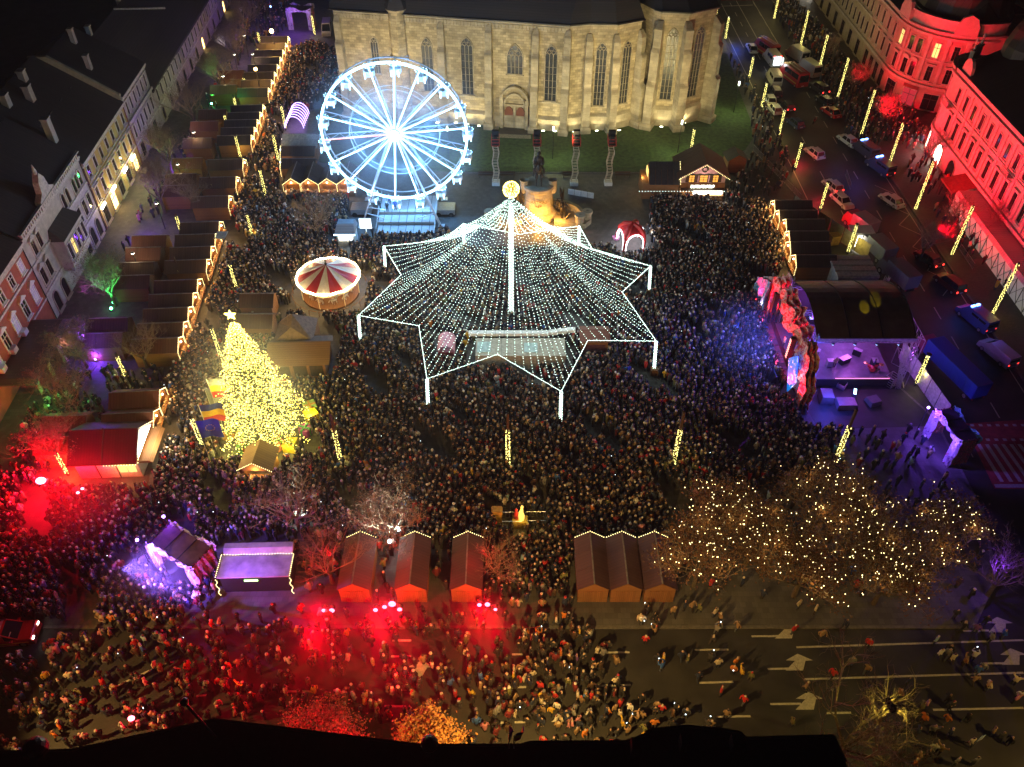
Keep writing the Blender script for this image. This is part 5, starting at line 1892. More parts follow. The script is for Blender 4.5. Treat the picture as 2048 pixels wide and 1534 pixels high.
def flag(label, base_px, h, kind, sx=1.7, sz=2.6, rz=0.0, zbase=0.0, ph=0.0):
    x, y = at(*base_px, zbase)
    f = thing('flag', label, 'flag', (x, y, zbase), rz, 'flags on poles beside the fir')
    MB().tube([(0, 0, 0), (0, 0, h + .3)], [.05, .03], 6).build('pole', M['alu'], f)
    nx, nz = 14, 10

    def P(u, v):
        return (.05 + u * sx, .16 * math.sin(u * 7 + v * 2 + ph) * (.25 + u), h - v * sz - .12 * u * u * sz)
    cols = {'tricolour': ('fl_blue', 'fl_yellow', 'fl_red'), 'greytri': ('fl_grey', 'fl_yellow', 'fl_red'), 'eu': ('fl_blue',), 'grey': ('fl_grey',)}[kind]
    nb = len(cols)
    for b, c in enumerate(cols):
        q = MB()
        vs, fs = [], []
        v0, v1 = b / nb, (b + 1) / nb
        for i in range(nx + 1):
            for j in range(5):
                vs.append(P(i / nx, v0 + (v1 - v0) * j / 4))
        for i in range(nx):
            for j in range(4):
                fs.append((i * 5 + j, (i + 1) * 5 + j, (i + 1) * 5 + j + 1, i * 5 + j + 1))
        q.add(vs, fs)
        q.build('cloth' if nb == 1 else 'stripe', M[c], f)
    if kind == 'eu':
        q = MB()
        for k in range(12):
            t = 2 * math.pi * k / 12
            u, v = .5 + .26 * math.cos(t) / (sx / 1.7), .5 + .17 * math.sin(t)
            p = P(u, v)
            for s in (-1, 1):
                st = []
                for m_ in range(10):
                    r = .085 if m_ % 2 == 0 else .035
                    tt = math.pi / 2 + m_ * math.pi / 5
                    st.append((p[0] + r * math.cos(tt), p[1] + .02 * s, p[2] + r * math.sin(tt)))
                q.add(st, [tuple(range(10))])
        q.build('stars', M['fl_star'], f)
    return f


flag('tricolour flag with grey upper stripe, topmost of the flags beside the fir', (455, 878), 9.4, 'greytri', 2.5, 2.7, .35)
flag('plain grey flag hanging between the two tricolour flags', (446, 880), 8.2, 'grey', 1.9, 2.6, .5, 0, 1)
flag('blue yellow red flag behind the blue flag with stars', (432, 905), 7.6, 'tricolour', 2.3, 2.7, .3, 0, 2)
flag('blue flag with a ring of yellow stars, lowest of the flags beside the fir', (424, 930), 7.2, 'eu', 2.3, 2.7, .25, 0, 3)
f = flag('small blue yellow red flag at the near roof edge', (1028, 1496), 1.5, 'tricolour', .9, .8, .8, 20.0)
f['group'] = 'small flags at the near roof edge'
f = flag('small blue flag with stars at the near roof edge', (1018, 1496), 1.7, 'eu', .7, .9, 1.3, 20.0, 1)
f['group'] = 'small flags at the near roof edge'
# crossed tree star: light crest of the sign tripod
# ================================================================ monument
x, y = at(1076, 440)
mo = thing('rider_monument', 'bronze rider on a round stone bastion with side figures, lit orange behind the light canopy', 'monument', (x, y + 1.8, 0))
M['mon_stone'] = stone_blocks('monument_stone', (.42, .34, .22), .8, .45, .6, .15)
MB().lathe([(3.2, 0), (3.1, .9), (2.5, 1.2), (2.15, 4.6), (2.45, 4.9), (2.45, 5.4), (2.2, 5.5), (.02, 5.5)], 20).build('pedestal', M['mon_stone'], mo)
for s in (-1, 1):
    MB().lathe([(.5, 4.0), (.62, 4.3), (.62, 5.9), (.72, 6.0), (.72, 6.2)], 8, (s * 2.2, -.2)).build('corbel_turret', M['mon_stone'], mo)
tx_ = text('lettering', 'MATHIAS', .62, plain('carved_letters', (.09, .05, .02), .8), mo, (0, -2.42, 3.3), (R(84), 0, 0), .05)
text('lettering', 'REX', .55, bpy.data.materials['carved_letters'], mo, (0, -2.46, 2.55), (R(84), 0, 0), .05)
hz = 5.5
hs = MB()
hs.ball((0, .2, hz + 2.5), .75, 12, 8, 0, (.8, 1.7, .92))
hs.ball((0, -.75, hz + 2.65), .62, 10, 7, 0, (.85, 1, 1.1))
hs.tube([(0, -1.0, hz + 2.8), (0, -1.5, hz + 3.5), (0, -1.75, hz + 3.95)], [.48, .34, .26], 8)
hs.tube([(0, -1.7, hz + 4.0), (0, -2.1, hz + 3.65), (0, -2.35, hz + 3.35)], [.25, .2, .13], 8)
for s in (-1, 1):
    hs.tube([(s * .12, -1.72, hz + 4.05), (s * .14, -1.7, hz + 4.35)], [.07, .01], 5)
    hs.tube([(s * .34, -.95, hz + 2.3), (s * .36, -1.0, hz + 1.3), (s * .36, -.95, hz + .25), (s * .36, -1.05, hz + .05)], [.26, .15, .1, .16], 7)
    hs.tube([(s * .36, 1.15, hz + 2.4), (s * .4, 1.15, hz + 1.6), (s * .4, 1.45, hz + 1.0), (s * .4, 1.3, hz + .1)], [.36, .2, .12, .14], 7)
hs.tube([(0, 1.4, hz + 2.9), (0, 1.85, hz + 2.4), (0, 1.95, hz + 1.3)], [.12, .16, .05], 6)
ho = hs.build('horse', M['bronze'], mo, smooth=True)
rdx = MB()
rdx.tube([(0, .1, hz + 3.0), (0, .05, hz + 3.6), (0, -.02, hz + 4.35), (0, -.02, hz + 4.65)], [.42, .44, .55, .2], 10)
rdx.ball((0, -.05, hz + 4.95), .3, 10, 7, 0, (.9, 1, 1.1))
rdx.lathe([(.34, hz + 5.08), (.2, hz + 5.3), (.02, hz + 5.42)], 8, (0, -.05))
for s in (-1, 1):
    rdx.tube([(s * .5, 0, hz + 4.3), (s * .72, -.15, hz + 3.7), (s * .4, -.6, hz + 3.35)], [.18, .14, .1], 6)
    rdx.tube([(s * .3, 0, hz + 3.0), (s * .75, -.4, hz + 2.5), (s * .78, -.3, hz + 1.6), (s * .8, -.6, hz + 1.5)], [.25, .2, .13, .1], 6)
rdx.frus(-.5, .5, .25, .5, hz + 4.3, -.85, .85, .9, 1.0, hz + 2.6)
rdx.build('rider', M['bronze'], mo, smooth=True)


def bronze_man(p, rz, flagp, nm):
    b = MB()
    b.tube([(0, 0, .9), (0, 0, 1.3), (0, 0, 1.7), (0, 0, 1.82)], [.2, .24, .28, .1], 8)
    b.ball((0, 0, 2.0), .16, 8, 6)
    for s in (-1, 1):
        b.tube([(s * .12, 0, .95), (s * .16, -.05, .5), (s * .16, 0, .03)], [.14, .11, .09], 6)
        b.tube([(s * .28, 0, 1.62), (s * .42, -.15, 1.3), (s * .25, -.4, 1.2)], [.1, .08, .06], 6)
    if flagp:
        b.tube([(.25, -.4, .1), (.25, -.2, 4.3)], .04, 5)
        b.add([(.25, -.2, 4.2), (1.0, -.05, 2.8), (.9, -.1, 1.4), (.25, -.25, 2.4), (.6, -.3, 2.6)], [(0, 1, 4), (1, 2, 4), (2, 3, 4), (3, 0, 4)])
    return b.build(nm, M['bronze'], mo, p, rz, True)


for s in (-1, 1):
    for k, (dx, dy, fl) in enumerate(((3.0, -.4, True), (3.7, -.9, True), (4.2, -1.5, False), (3.6, -2.0, False))):
        bronze_man((s * dx, dy, .9), s * .6 + k, fl, 'bronze_figure')
    pile = MB()
    rdp = random.Random(40 + s)
    for k in range(16):
        a_ = Vector((s * rdp.uniform(3, 4.8), rdp.uniform(-3.2, -1.2), .9))
        pile.tube([a_, a_ + Vector((rdp.uniform(-.9, .9), rdp.uniform(-.8, .2), rdp.uniform(.3, 1.5)))], [.12, .04], 5)
    pile.build('trophy_arms', M['bronze'], mo)
    tw = MB()
    pw = [(s * 2.4, 1.0), (s * 4.6, .4), (s * 6.2, -1.0), (s * 7.0, -2.6)]
    for a_, b_ in zip(pw[:-1], pw[1:]):
        tw.bar((*a_, 1.0), (*b_, 1.0), .6, 2.0)
    tw.build('terrace_wall', M['mon_stone'], mo)
    for px_, py_ in ((s * 6.4, -3.7), (s * 7.6, -2.6)):
        MB().lathe([(.75, 0), (.65, 1.6), (.82, 1.8), (.82, 2.2), (.6, 2.2), (.02, 2.25)], 12, (px_, py_)).build('end_turret', M['mon_stone'], mo)
    MB().prism([(s * 2.5, -3.4), (s * 7.2, -4.4), (s * 8.2, -3.0), (s * 7.4, -1.2), (s * 5, 1.2), (s * 2.5, 1.6)][::s], 0, .9).build('terrace', M['mon_stone'], mo)

# four lifts with red cages in a row
def make_lift(label):
    l = thing('scissor_mast', label, 'lift', (0, 0, 0), 0, 'lattice masts with red cages before the lawn')
    b = MB()
    rdl = random.Random(len(label))
    for sy in (-.3, .3):
        lean = 0
        for i in range(4):
            z0, z1 = .6 + i * 1.7, .6 + (i + 1) * 1.7
            d = .16 if i % 2 else -.16
            for sx in (-.42, .42):
                b.bar((sx + d, sy, z0), (sx - d, sy, z1), .1)
            for j in range(3):
                z = z0 + (j + .3) * .57
                b.bar((-.42, sy, z), (.42, sy, z), .07)
    for i in range(9):
        b.bar((-.42, -.3, .7 + i * .8), (-.42, .3, .7 + i * .8), .06).bar((.42, -.3, .7 + i * .8), (.42, .3, .7 + i * .8), .06)
    b.build('mast', plain('pale_steel' + str(len(label)), (.5, .43, .33), .5, .2), l)
    MB().box(-.65, .65, -.7, .7, 0, .55).build('base', M['white'], l)
    c = MB()
    for z in (7.4, 7.95, 8.5):
        for s in (-1, 1):
            c.bar((-.62, s * 1.0, z), (.62, s * 1.0, z), .07).bar((s * .62, -1.0, z), (s * .62, 1.0, z), .07)
    for sx in (-.62, .62):
        for sy in (-1, 0, 1):
            c.bar((sx, sy, 7.4), (sx, sy, 8.5), .07)
    c.build('cage', plain('cage_red' + str(len(label)), (.5, .03, .025), .5), l)
    MB().box(-.6, .6, -.98, .98, 7.32, 7.4).box(-.3, .3, -.4, .5, 7.4, 8.7).box(-.55, .55, .3, .9, 8.3, 9.3).build('lamp_head', M['black'], l)
    return l


for px, lb in ((992, 'lattice mast with red cage, next to the wheel'), (1072, 'lattice mast with red cage, behind the bronze rider'), (1148, 'lattice mast with red cage, between two garden lamps'), (1216, 'lattice mast with red cage, closest to the chalet wing')):
    l = make_lift(lb)
    x, y = at(px, 368)
    l.location = (x, y, 0)

# lawn railing, benches, garden lamps, church floodlights
rl = thing('lawn_railing', 'low dark iron railing along the near edge of the lawn', 'railing', (0, 0, 0))
a, b = at(930, 346), at(1300, 346)
q = MB()
n = 90
for k in range(n + 1):
    px_ = a[0] + (b[0] - a[0]) * k / n
    q.bar((px_, a[1], .1), (px_, a[1], 1.0), .035)
q.bar((a[0], a[1], .95), (b[0], a[1], .95), .04).bar((a[0], a[1], .25), (b[0], a[1], .25), .04)
q.build('bars', M['blackmetal'], rl)
MB().box(a[0], b[0], a[1] - .12, a[1] + .12, 0, .14).build('plinth', M['kerb'], rl)
for i, (px, py, lb) in enumerate(((972, 354, 'dark long bench by the railing beside the wheel'), (1015, 354, 'dark long bench by the railing near the first mast'), (1140, 354, 'dark long bench by the railing between the masts'), (1245, 354, 'dark long bench by the railing near the chalet wing'))):
    x, y = at(px, py)
    bn = thing('bench', lb, 'bench', (x, y, 0), 0, 'benches along the lawn railing')
    sl = MB()
    for k in range(4):
        sl.box(-1.3, 1.3, -.3 + k * .15, -.18 + k * .15, .42, .46)
    sl.build('seat', M['darkwood'], bn)
    MB().box(-1.3, 1.3, .3, .34, .55, .9).build('backrest', M['darkwood'], bn)
    for s in (-1, 1):
        MB().box(s * 1.1 - .04, s * 1.1 + .04, -.28, .3, 0, .42).build('leg', M['blackmetal'], bn)
GLAMPS = []
for i, (bx, by, lb) in enumerate(((1105, 318, 'slim garden lamp on the lawn behind the bronze rider'), (1355, 305, 'slim garden lamp on the lawn behind the chalet'), (1467, 225, 'slim garden lamp at the right end of the church'), (898, 318, 'slim garden lamp on the lawn behind the wheel'))):
    x, y = at(bx, by)
    g = thing('garden_lamp', lb, 'lamp post', (x, y, 0), 0, 'slim lamps on the lawn')
    MB().tube([(0, 0, 0), (0, 0, 5.3)], [.07, .05], 6).build('post', M['blackmetal'], g)
    MB().tube([(0, 0, 5.3), (0, 0, 6.0)], .13, 8).build('lamp', glow('garden_lamp_glass%d' % i, (.85, 1, .75), 14.0), g)
    GLAMPS.append((x, y, 5.7))
CHF = []
for i, (px, py) in enumerate(((875, 246), (912, 246), (935, 249), (958, 252), (1086, 262), (1110, 263), (1148, 264), (1193, 262), (1238, 261), (1322, 254), (1368, 246))):
    x, y = at(px, py)
    g = thing('ground_floodlight', 'floodlight on the lawn shining up the church wall', 'floodlight', (x, y - .3, 0), 0, 'floodlights along the church wall')
    MB().box(-.28, .28, -.15, .15, 0.03, .2).build('housing', M['blackmetal'], g)
    MB().add([(-.26, -.13, .21), (.26, -.13, .21), (.26, .13, .23), (-.26, .13, .23)], [(0, 1, 2, 3)]).build('lamp', glow('ground_lamp_glass%d' % i, (.97, 1, .62), 18.0), g)
    CHF.append((x, y - .3))

# ================================================================ the stage
def mottled(name, cols, scale=1.2, rough=.6):
    m, nt, b = nmat(name)
    tc = nt.nodes.new('ShaderNodeTexCoord')
    no = nt.nodes.new('ShaderNodeTexNoise')
    no.inputs['Scale'].default_value = scale
    no.inputs['Detail'].default_value = 3
    no.inputs['Distortion'].default_value = 1.5
    nt.links.new(tc.outputs['Object'], no.inputs['Vector'])
    cr = nt.nodes.new('ShaderNodeValToRGB')
    cr.color_ramp.interpolation = 'EASE'
    el = cr.color_ramp.elements
    n = len(cols)
    while len(el) < n:
        el.new(.5)
    for i, c in enumerate(cols):
        el[i].position = .3 + .4 * i / (n - 1)
        el[i].color = (*c, 1)
    nt.links.new(no.outputs[0], cr.inputs[0])
    nt.links.new(cr.outputs[0], b.inputs['Base Color'])
    b.inputs['Roughness'].default_value = rough
    return m


def screen_mat(name, cols, s, scale=1.3):
    m = mottled(name, cols, scale)
    nt = m.node_tree
    b = nt.nodes['Principled BSDF']
    cr = [n for n in nt.nodes if n.type == 'VALTORGB'][0]
    nt.links.new(cr.outputs[0], b.inputs['Emission Color'])
    b.inputs['Emission Strength'].default_value = s
    m.cycles.emission_sampling = 'NONE'
    return m


SX, SY = 35.6, 73.4
stg = thing('concert_stage', 'concert stage with dark vaulted roof, truss towers and a red white draped front facing the crowd', 'stage', (SX, SY, 0))
MB().box(-.6, 11.4, .2, 11.0, 0, 1.1).build('base', M['black'], stg)
for i in range(5):
    for j in range(4):
        MB().box(-.6 + i * 2.4 + .012, -.6 + (i + 1) * 2.4, .2 + j * 2.7 + .012, .2 + (j + 1) * 2.7, 1.1, 1.2).build('floor_panel', M['deck_dark'] if 'deck_dark' in M else M.setdefault('deck_dark', plain('stage_floor', (.13, .12, .14), .35, 0, .2, 1.5)), stg)
# vaulted roof in three sheets; the vault rises between the north and south edges
M['vault'] = plain('stage_roof_sheet', (.10, .082, .08), .5, 0, .25, .8)
for i in range(3):
    q = MB()
    pr = []
    for k in range(11):
        f = k / 10
        pr.append((.0 + 11.2 * f, 8.0 + 1.7 * math.sin(math.pi * f)))
    x0, x1 = .2 + i * 3.9 + .03, .2 + (i + 1) * 3.9
    q.add([(x0, y, z) for y, z in pr] + [(x1, y, z) for y, z in pr] + [(x0, y, z - .08) for y, z in pr] + [(x1, y, z - .08) for y, z in pr],
          [(k, 11 + k, 12 + k, k + 1) for k in range(10)] + [(22 + k, 23 + k, 34 + k, 33 + k) for k in range(10)])
    q.build('roof_sheet', M['vault'], stg)
    MB().tube([(x1 + .02, y, z + .05) for y, z in pr], .08, 5).build('roof_rib', M['blackmetal'], stg)
MB().box(.2, 12, -.12, .02, 7.55, 8.0).build('fascia', plain('pale_fascia', (.4, .4, .45), .5), stg)
MB().box(.2, 12, 11.2, 11.3, 7.5, 8.0).build('fascia', bpy.data.materials['pale_fascia'], stg)
MB().box(.4, 11.8, 10.7, 10.8, 1.2, 7.6).build('back_drop', M['black'], stg)


def truss(p, q, w=.4, n=8):
    b = MB()
    p, q = Vector(p), Vector(q)
    d = (q - p).normalized()
    up = Vector((0, 0, 1)) if abs(d.z) < .9 else Vector((0, 1, 0))
    a = d.cross(up).normalized() * w / 2
    c = a.cross(d).normalized() * w / 2
    cs = [a + c, a - c, -a - c, -a + c]
    for k in range(4):
        b.bar(p + cs[k], q + cs[k], .06)
    for i in range(n):
        f0, f1 = i / n, (i + 1) / n
        for k in range(4):
            b.bar(p.lerp(q, f0) + cs[k], p.lerp(q, f1) + cs[(k + 1) % 4], .035)
    return b


for (x, y) in ((.1, -.1), (12.1, -.1), (.1, 11.3), (12.1, 11.3)):
    truss((x, y, 0), (x, y, 8.6), .45, 12).build('truss_tower', M['alu'], stg)
truss((12.3, -.2, 0), (12.3, 3.5, 8.2), .35, 10).build('truss_brace', M['alu'], stg)
for y in (.3, 5.5, 10.6):
    truss((.2, y, 7.4), (12, y, 7.4), .4, 14).build('roof_truss', M['alu'], stg)
fr_ = MB()
for i in range(3):
    z0 = i * 2.6
    fr_.bar((13, -.2, z0), (13, 4.5, z0 + 2.6), .06).bar((13, 4.5, z0), (13, -.2, z0 + 2.6), .06)
    fr_.bar((13, -.2, z0 + 2.6), (13, 4.5, z0 + 2.6), .07)
fr_.bar((13, -.2, 0), (13, -.2, 7.8), .08).bar((13, 4.5, 0), (13, 4.5, 7.8), .08).bar((13, 2.1, 0), (13, 2.1, 7.8), .06)
fr_.build('scaffold_frame', M['alu'], stg)
# gear on the stage
gear = random.Random(12)
for i, (x, y, w, d, hh, lb) in enumerate(((4.2, 2.6, .8, .6, .9, 'monitor speaker wedge on the stage floor'), (6.2, 3.2, 1.4, .7, .8, 'white framed riser on the stage floor'), (3.0, 4.4, .7, .6, 1.0, 'tall black speaker at the rear of the stage'), (9.6, 2.4, .9, .7, 1.1, 'amplifier stack beside the red drum'), (2.0, 7.5, .9, .7, 1.0, 'pale flight case near the stage front'), (8.2, 4.6, 1.0, .5, .9, 'keyboard on a stand under the stage lights'))):
    b = thing('stage_case', lb, 'stage gear', (SX + x, SY + y, 1.2), i * .5)
    MB().box(-w / 2, w / 2, -d / 2, d / 2, .05, hh).build('body', M['blackmetal'] if i % 2 else M['alu'], b)
    MB().box(-w / 2 - .02, w / 2 + .02, -d / 2 - .02, d / 2 + .02, hh, hh + .06).build('rim', M['alu'], b)
dk = thing('drum_kit', 'red drum kit on the stage', 'drum kit', (SX + 9.2, SY + 1.7, 1.2))
MB().tube([(0, -.3, .35), (0, .25, .35)], .35, 12).build('bass_drum', M['car_red'], dk)
for x, y, z in ((-.45, .1, .75), (.4, .1, .75), (.75, .5, .6)):
    MB().lathe([(.2, z - .15), (.2, z + .1), (.01, z + .1)], 10, (x, y)).build('tom_drum', M['car_red'], dk)
for x, y in ((-.9, .2), (.9, -.1)):
    MB().tube([(x, y, 0), (x, y, 1.15)], .02, 5).lathe([(.3, 1.13), (.05, 1.18)], 10, (x, y)).build('cymbal', plain('brass%g' % x, (.5, .35, .1), .3, .9), dk)
ed = MB()
ed.box(4.3, 11.0, .22, .28, 1.2, 1.27)
ed.box(4.3, 11.0, .22, .28, .75, .8)
for k in range(16):
    ed.bar((4.5 + k * .42, .24, .3), (4.7 + k * .42, .24, .72), .04)
ed.build('front_light_edge', glow('pink_light_edge', (1, .25, .6), 2.2), stg)
sc_ = MB()
for k in range(9):
    sc_.box(3.6 + k * .85, 4.3 + k * .85, 10.55, 10.68, 2.2, 6.6)
sc_.build('rear_screen', screen_mat('rear_screen_picture', [(.05, .02, .3), (.5, .1, .6), (.2, .3, .9), (.9, .8, 1)], 1.3), stg)
for i in range(9):
    ml = MB().box(-.14, .14, -.14, .14, -.35, 0)
    o = ml.build('moving_head', M['blackmetal'], stg, (1.2 + i * 1.3, .3 if i % 2 else 5.5, 7.15))
    MB().lathe([(.02, -.36), (.13, -.36), (.13, -.4)], 8).build('lens', M['led_white'], o)
# front decoration: folded red and white cloth pylons and lintel
def drape(nm, pts_, z0, z1, mat, amp=.28, nf=7, thick=.0):
    q = MB()
    vs, fs = [], []
    N = 26
    segl = [0]
    for a, b in zip(pts_[:-1], pts_[1:]):
        segl.append(segl[-1] + (Vector(b) - Vector(a)).length)
    for i in range(N + 1):
        s_ = segl[-1] * i / N
        k = 0
        while k < len(segl) - 2 and segl[k + 1] < s_:
            k += 1
        f = (s_ - segl[k]) / (segl[k + 1] - segl[k])
        p = Vector(pts_[k]).lerp(Vector(pts_[k + 1]), f)
        d = (Vector(pts_[k + 1]) - Vector(pts_[k])).normalized()
        nrm = Vector((-d.y, d.x))
        for j in range(7):
            g = j / 6
            w = amp * math.sin(i * nf * 2 * math.pi / N + g * 2.5) * (.4 + .6 * math.sin(g * math.pi)) + .1 * math.sin(i * 1.7 + j * 2.2)
            zz0 = z0(i / N) if callable(z0) else z0
            zz1 = z1(i / N) if callable(z1) else z1
            vs.append((p.x + nrm.x * w, p.y + nrm.y * w, zz0 + (zz1 - zz0) * g))
    for i in range(N):
        for j in range(6):
            fs.append((i * 7 + j, (i + 1) * 7 + j, (i + 1) * 7 + j + 1, i * 7 + j + 1))
    q.add(vs, fs)
    return q.build(nm, mat, CUR)


M['drape_red'] = mottled('red_white_print', [(.5, .02, .03), (.6, .08, .08), (.75, .6, .6), (.5, .03, .05)])
M['drape_violet'] = mottled('violet_white_print', [(.25, .08, .35), (.6, .55, .7), (.7, .65, .75), (.45, .1, .2)])
M['patterned'] = mottled('red_scroll_print', [(.35, .02, .03), (.3, .12, .06), (.1, .08, .05), (.45, .03, .05), (.35, .25, .2)], 1.6)
CUR = stg
tri = lambda lo, hi: (lambda f: lo + (hi - lo) * (1 - abs(2 * f - 1)))
for dx, wob in ((-1.3, .3), (-.7, .26), (-.1, .3)):
    drape('front_pylon', [(dx, -4.7), (dx + .4, -2.2), (dx, .5)], lambda f: 0.1 + (2.2 if dx < -1 else 0) * abs(f - .35), lambda f: 2.8 + 4.9 * min(1, f * 1.5), M['drape_red'], wob, 3)
    drape('front_lintel', [(dx, .4), (dx + .2, 6), (dx, 12.4)], lambda f: 5.0 + .9 * math.sin(f * 9) + (dx + 1.3) * .5, lambda f: 7.5 + (dx + 1.3) * .5 + .5 * math.sin(f * 21 + dx), M['drape_red'], wob + .15, 6)
    drape('front_pylon', [(dx, 12.4), (dx + .5, 14.5), (dx + .1, 17.6)], lambda f: .1, lambda f: 7.6 - 3.6 * f, M['drape_red'], wob, 3)
drape('front_pylon', [(-1.7, 13.4), (-1.5, 15.5), (-1.9, 17.8)], lambda f: .1, lambda f: 6.0 - 2.2 * f, mottled('blue_print', [(.02, .1, .4), (.2, .5, .8), (.02, .12, .5)]), .3, 3)
bx = MB().add([(-1.95, .9, 4.0), (-1.95, -1.1, 6.2), (-1.95, -2.9, 3.6), (-1.95, -1.4, .6), (-1.8, .9, 4.0), (-1.8, -1.1, 6.2), (-1.8, -2.9, 3.6), (-1.8, -1.4, .6)], [(0, 1, 2, 3), (7, 6, 5, 4), (0, 4, 5, 1), (1, 5, 6, 2), (2, 6, 7, 3), (3, 7, 4, 0)])


bx.build('diamond_screen', screen_mat('blue_screen_picture', [(.0, .1, .5), (.0, .2, .75), (.02, .25, .8), (.8, .95, 1)], .9), stg)
MB().box(-1.9, -1.3, 1.6, 2.2, 3.2, 6.4).build('line_array', M['black'], stg)
lr = MB()
for k in range(9):
    lr.box(-1.96, -1.9, 1.68, 2.12, 3.35 + k * .33, 3.48 + k * .33)
lr.build('red_led_bars', M['led_red'], stg)
MB().box(-1.9, -1.3, 10.2, 10.8, 3.6, 6.6).build('line_array', M['black'], stg)
# subwoofers, barrier steps
for k in range(9):
    b = thing('bass_speaker', 'square black bass speaker in the row before the stage, %s from the diamond screen' % ('first second third fourth fifth sixth seventh eighth ninth'.split()[k]), 'loudspeaker', (34.0, 75.0 + k * 1.16, 0), 0, 'row of bass speakers before the stage')
    MB().box(-.55, .55, -.53, .53, 0, .9).build('body', M['deck_dark'], b)
    MB().box(-.57, -.55, -.45, .45, .08, .82).build('grille', M['black'], b)
br = thing('crowd_barrier', 'long dark crowd barrier with sloping front between the crowd and the stage', 'barrier', (32.6, 74, 0))
for k in range(9):
    MB().frus(-.5, .3, k * 1.3 + .02, (k + 1) * 1.3, 0, .1, .3, k * 1.3 + .02, (k + 1) * 1.3, 1.15).build('panel', M['blackmetal'], br)
# pale marquees and containers behind the stage
x, y = 45.2, 92.2
tn = thing('pale_container_tent', 'pale ribbed flat tent roof behind the dark stalls, beside the street', 'tent', (x, y, 0))
MB().box(0, 5.6, 0, 5.2, 0, 2.8).build('wall', plain('grey_tent_wall', (.36, .34, .33), .7), tn)
for k in range(4):
    MB().frus(-.1, 5.7, k * 1.32 + .02, (k + 1) * 1.32, 2.8, -.1, 5.7, k * 1.32 + .2, (k + 1) * 1.32 - .18, 3.05).build('roof_panel', M['canvas_roof'], tn)
x, y = at(1720, 497)
tc_ = thing('site_cabin', 'small white site cabin with lit door beside the wrapped lamp', 'cabin', (x, y + .4, 0), 0)
MB().box(-1.6, 1.6, 0, 2.0, 0, 2.4).build('wall', M['white'], tc_)
MB().box(-1.7, 1.7, -.1, 2.1, 2.4, 2.5).build('roof', M['white'], tc_)
MB().box(-.9, -.1, -.05, -.005, .1, 2.0).build('lit_door', M['lamp_white'], tc_)
MB().box(.2, 1.2, -.05, -.005, .8, 2.0).build('window', M['leaded'], tc_)
x, y = at(1665, 487)
cr_ = MB().box(-.7, .7, -.6, .6, .12, 1.5).box(-.75, .75, -.65, .65, 1.5, 1.62).box(-.7, .7, -.55, -.3, 0, .12).box(-.7, .7, .3, .55, 0, .12)
tag(cr_.build('wooden_crate', plain('ochre_crate', (.5, .28, .05), .7), None, (x, y, 0), .2), 'big ochre wooden crate behind the dark stalls', 'crate')
fn = thing('canvas_fence', 'tall canvas covered fence along the kerb behind the dark stalls', 'fence', (0, 0, 0))
P0, P1 = Vector((44.8, 114.5, 0)), Vector((52.6, 100.6, 0))
for k in range(6):
    a, b = P0.lerp(P1, k / 6 + .004), P0.lerp(P1, (k + 1) / 6 - .006)
    MB().bar((a.x, a.y, 1.25), (b.x, b.y, 1.25), .08, 2.5).build('panel', plain('worn_canvas', (.40, .34, .24), .85, 0, .25, 2) if k == 0 else bpy.data.materials['worn_canvas'], fn)
    MB().bar(a, a + Vector((0, 0, 2.6)), .1).build('post', M['darkwood'], fn)
fn = thing('panel_fence', 'row of tall pale panels between the stage yard and the violet gate', 'fence', (0, 0, 0))
P0, P1 = Vector((49.9, 79.0, 0)), Vector((51.4, 67.6, 0))
for k in range(5):
    a, b = P0.lerp(P1, k / 5 + .006), P0.lerp(P1, (k + 1) / 5 - .006)
    MB().bar((a.x, a.y, 1.3), (b.x, b.y, 1.3), .07, 2.6).build('panel', plain('pale_sheet', (.48, .46, .5), .6) if k == 0 else bpy.data.materials['pale_sheet'], fn)
# stage yard: flight cases, truss dollies, long boxes
for i, (px, py, w, d, h, lb) in enumerate(((1690, 812, 2.4, 1.6, .8, 'dark covered equipment pile in the stage yard'), (1745, 806, 1.6, 1.4, .7, 'large flight case right of the covered pile'), (1780, 768, 1.3, 1.1, 1.4, 'tall framed truss cart at the stage corner'), (1685, 770, 1.7, .9, .6, 'silver scaffold bundle behind the stage side'), (1708, 789, 1.2, .5, .5, 'small lit case with bluish top in the stage yard'), (1650, 800, 1.8, 1.6, 1.2, 'transparent covered mixing desk beside the red pylon'))):
    x, y = at(px, py)
    b = thing('equipment_case', lb, 'stage gear', (x, y, 0), .3 * i)
    if i in (2, 3):
        q = MB()
        for z in [h * j / 4 for j in range(5)]:
            for s in (-1, 1):
                q.bar((-w / 2, s * d / 2, z), (w / 2, s * d / 2, z), .06).bar((s * w / 2, -d / 2, z), (s * w / 2, d / 2, z), .06)
        for sx in (-1, 1):
            for sy in (-1, 1):
                q.bar((sx * w / 2, sy * d / 2, 0), (sx * w / 2, sy * d / 2, h), .07)
        q.build('frame', M['alu'], b)
    else:
        MB().frus(-w / 2, w / 2, -d / 2, d / 2, .1, -w / 2 + .1, w / 2 - .1, -d / 2 + .1, d / 2 - .1, h).build('body', M['deck_dark'], b)
        if i == 4:
            MB().box(-w / 2 + .1, w / 2 - .1, -.15, .15, h, h + .04).build('lit_top', M['led_white'], b)
        for sx in (-1, 1):
            MB().box(sx * w * .35 - .08, sx * w * .35 + .08, -d / 2, d / 2, 0, .1).build('skid', M['black'], b)


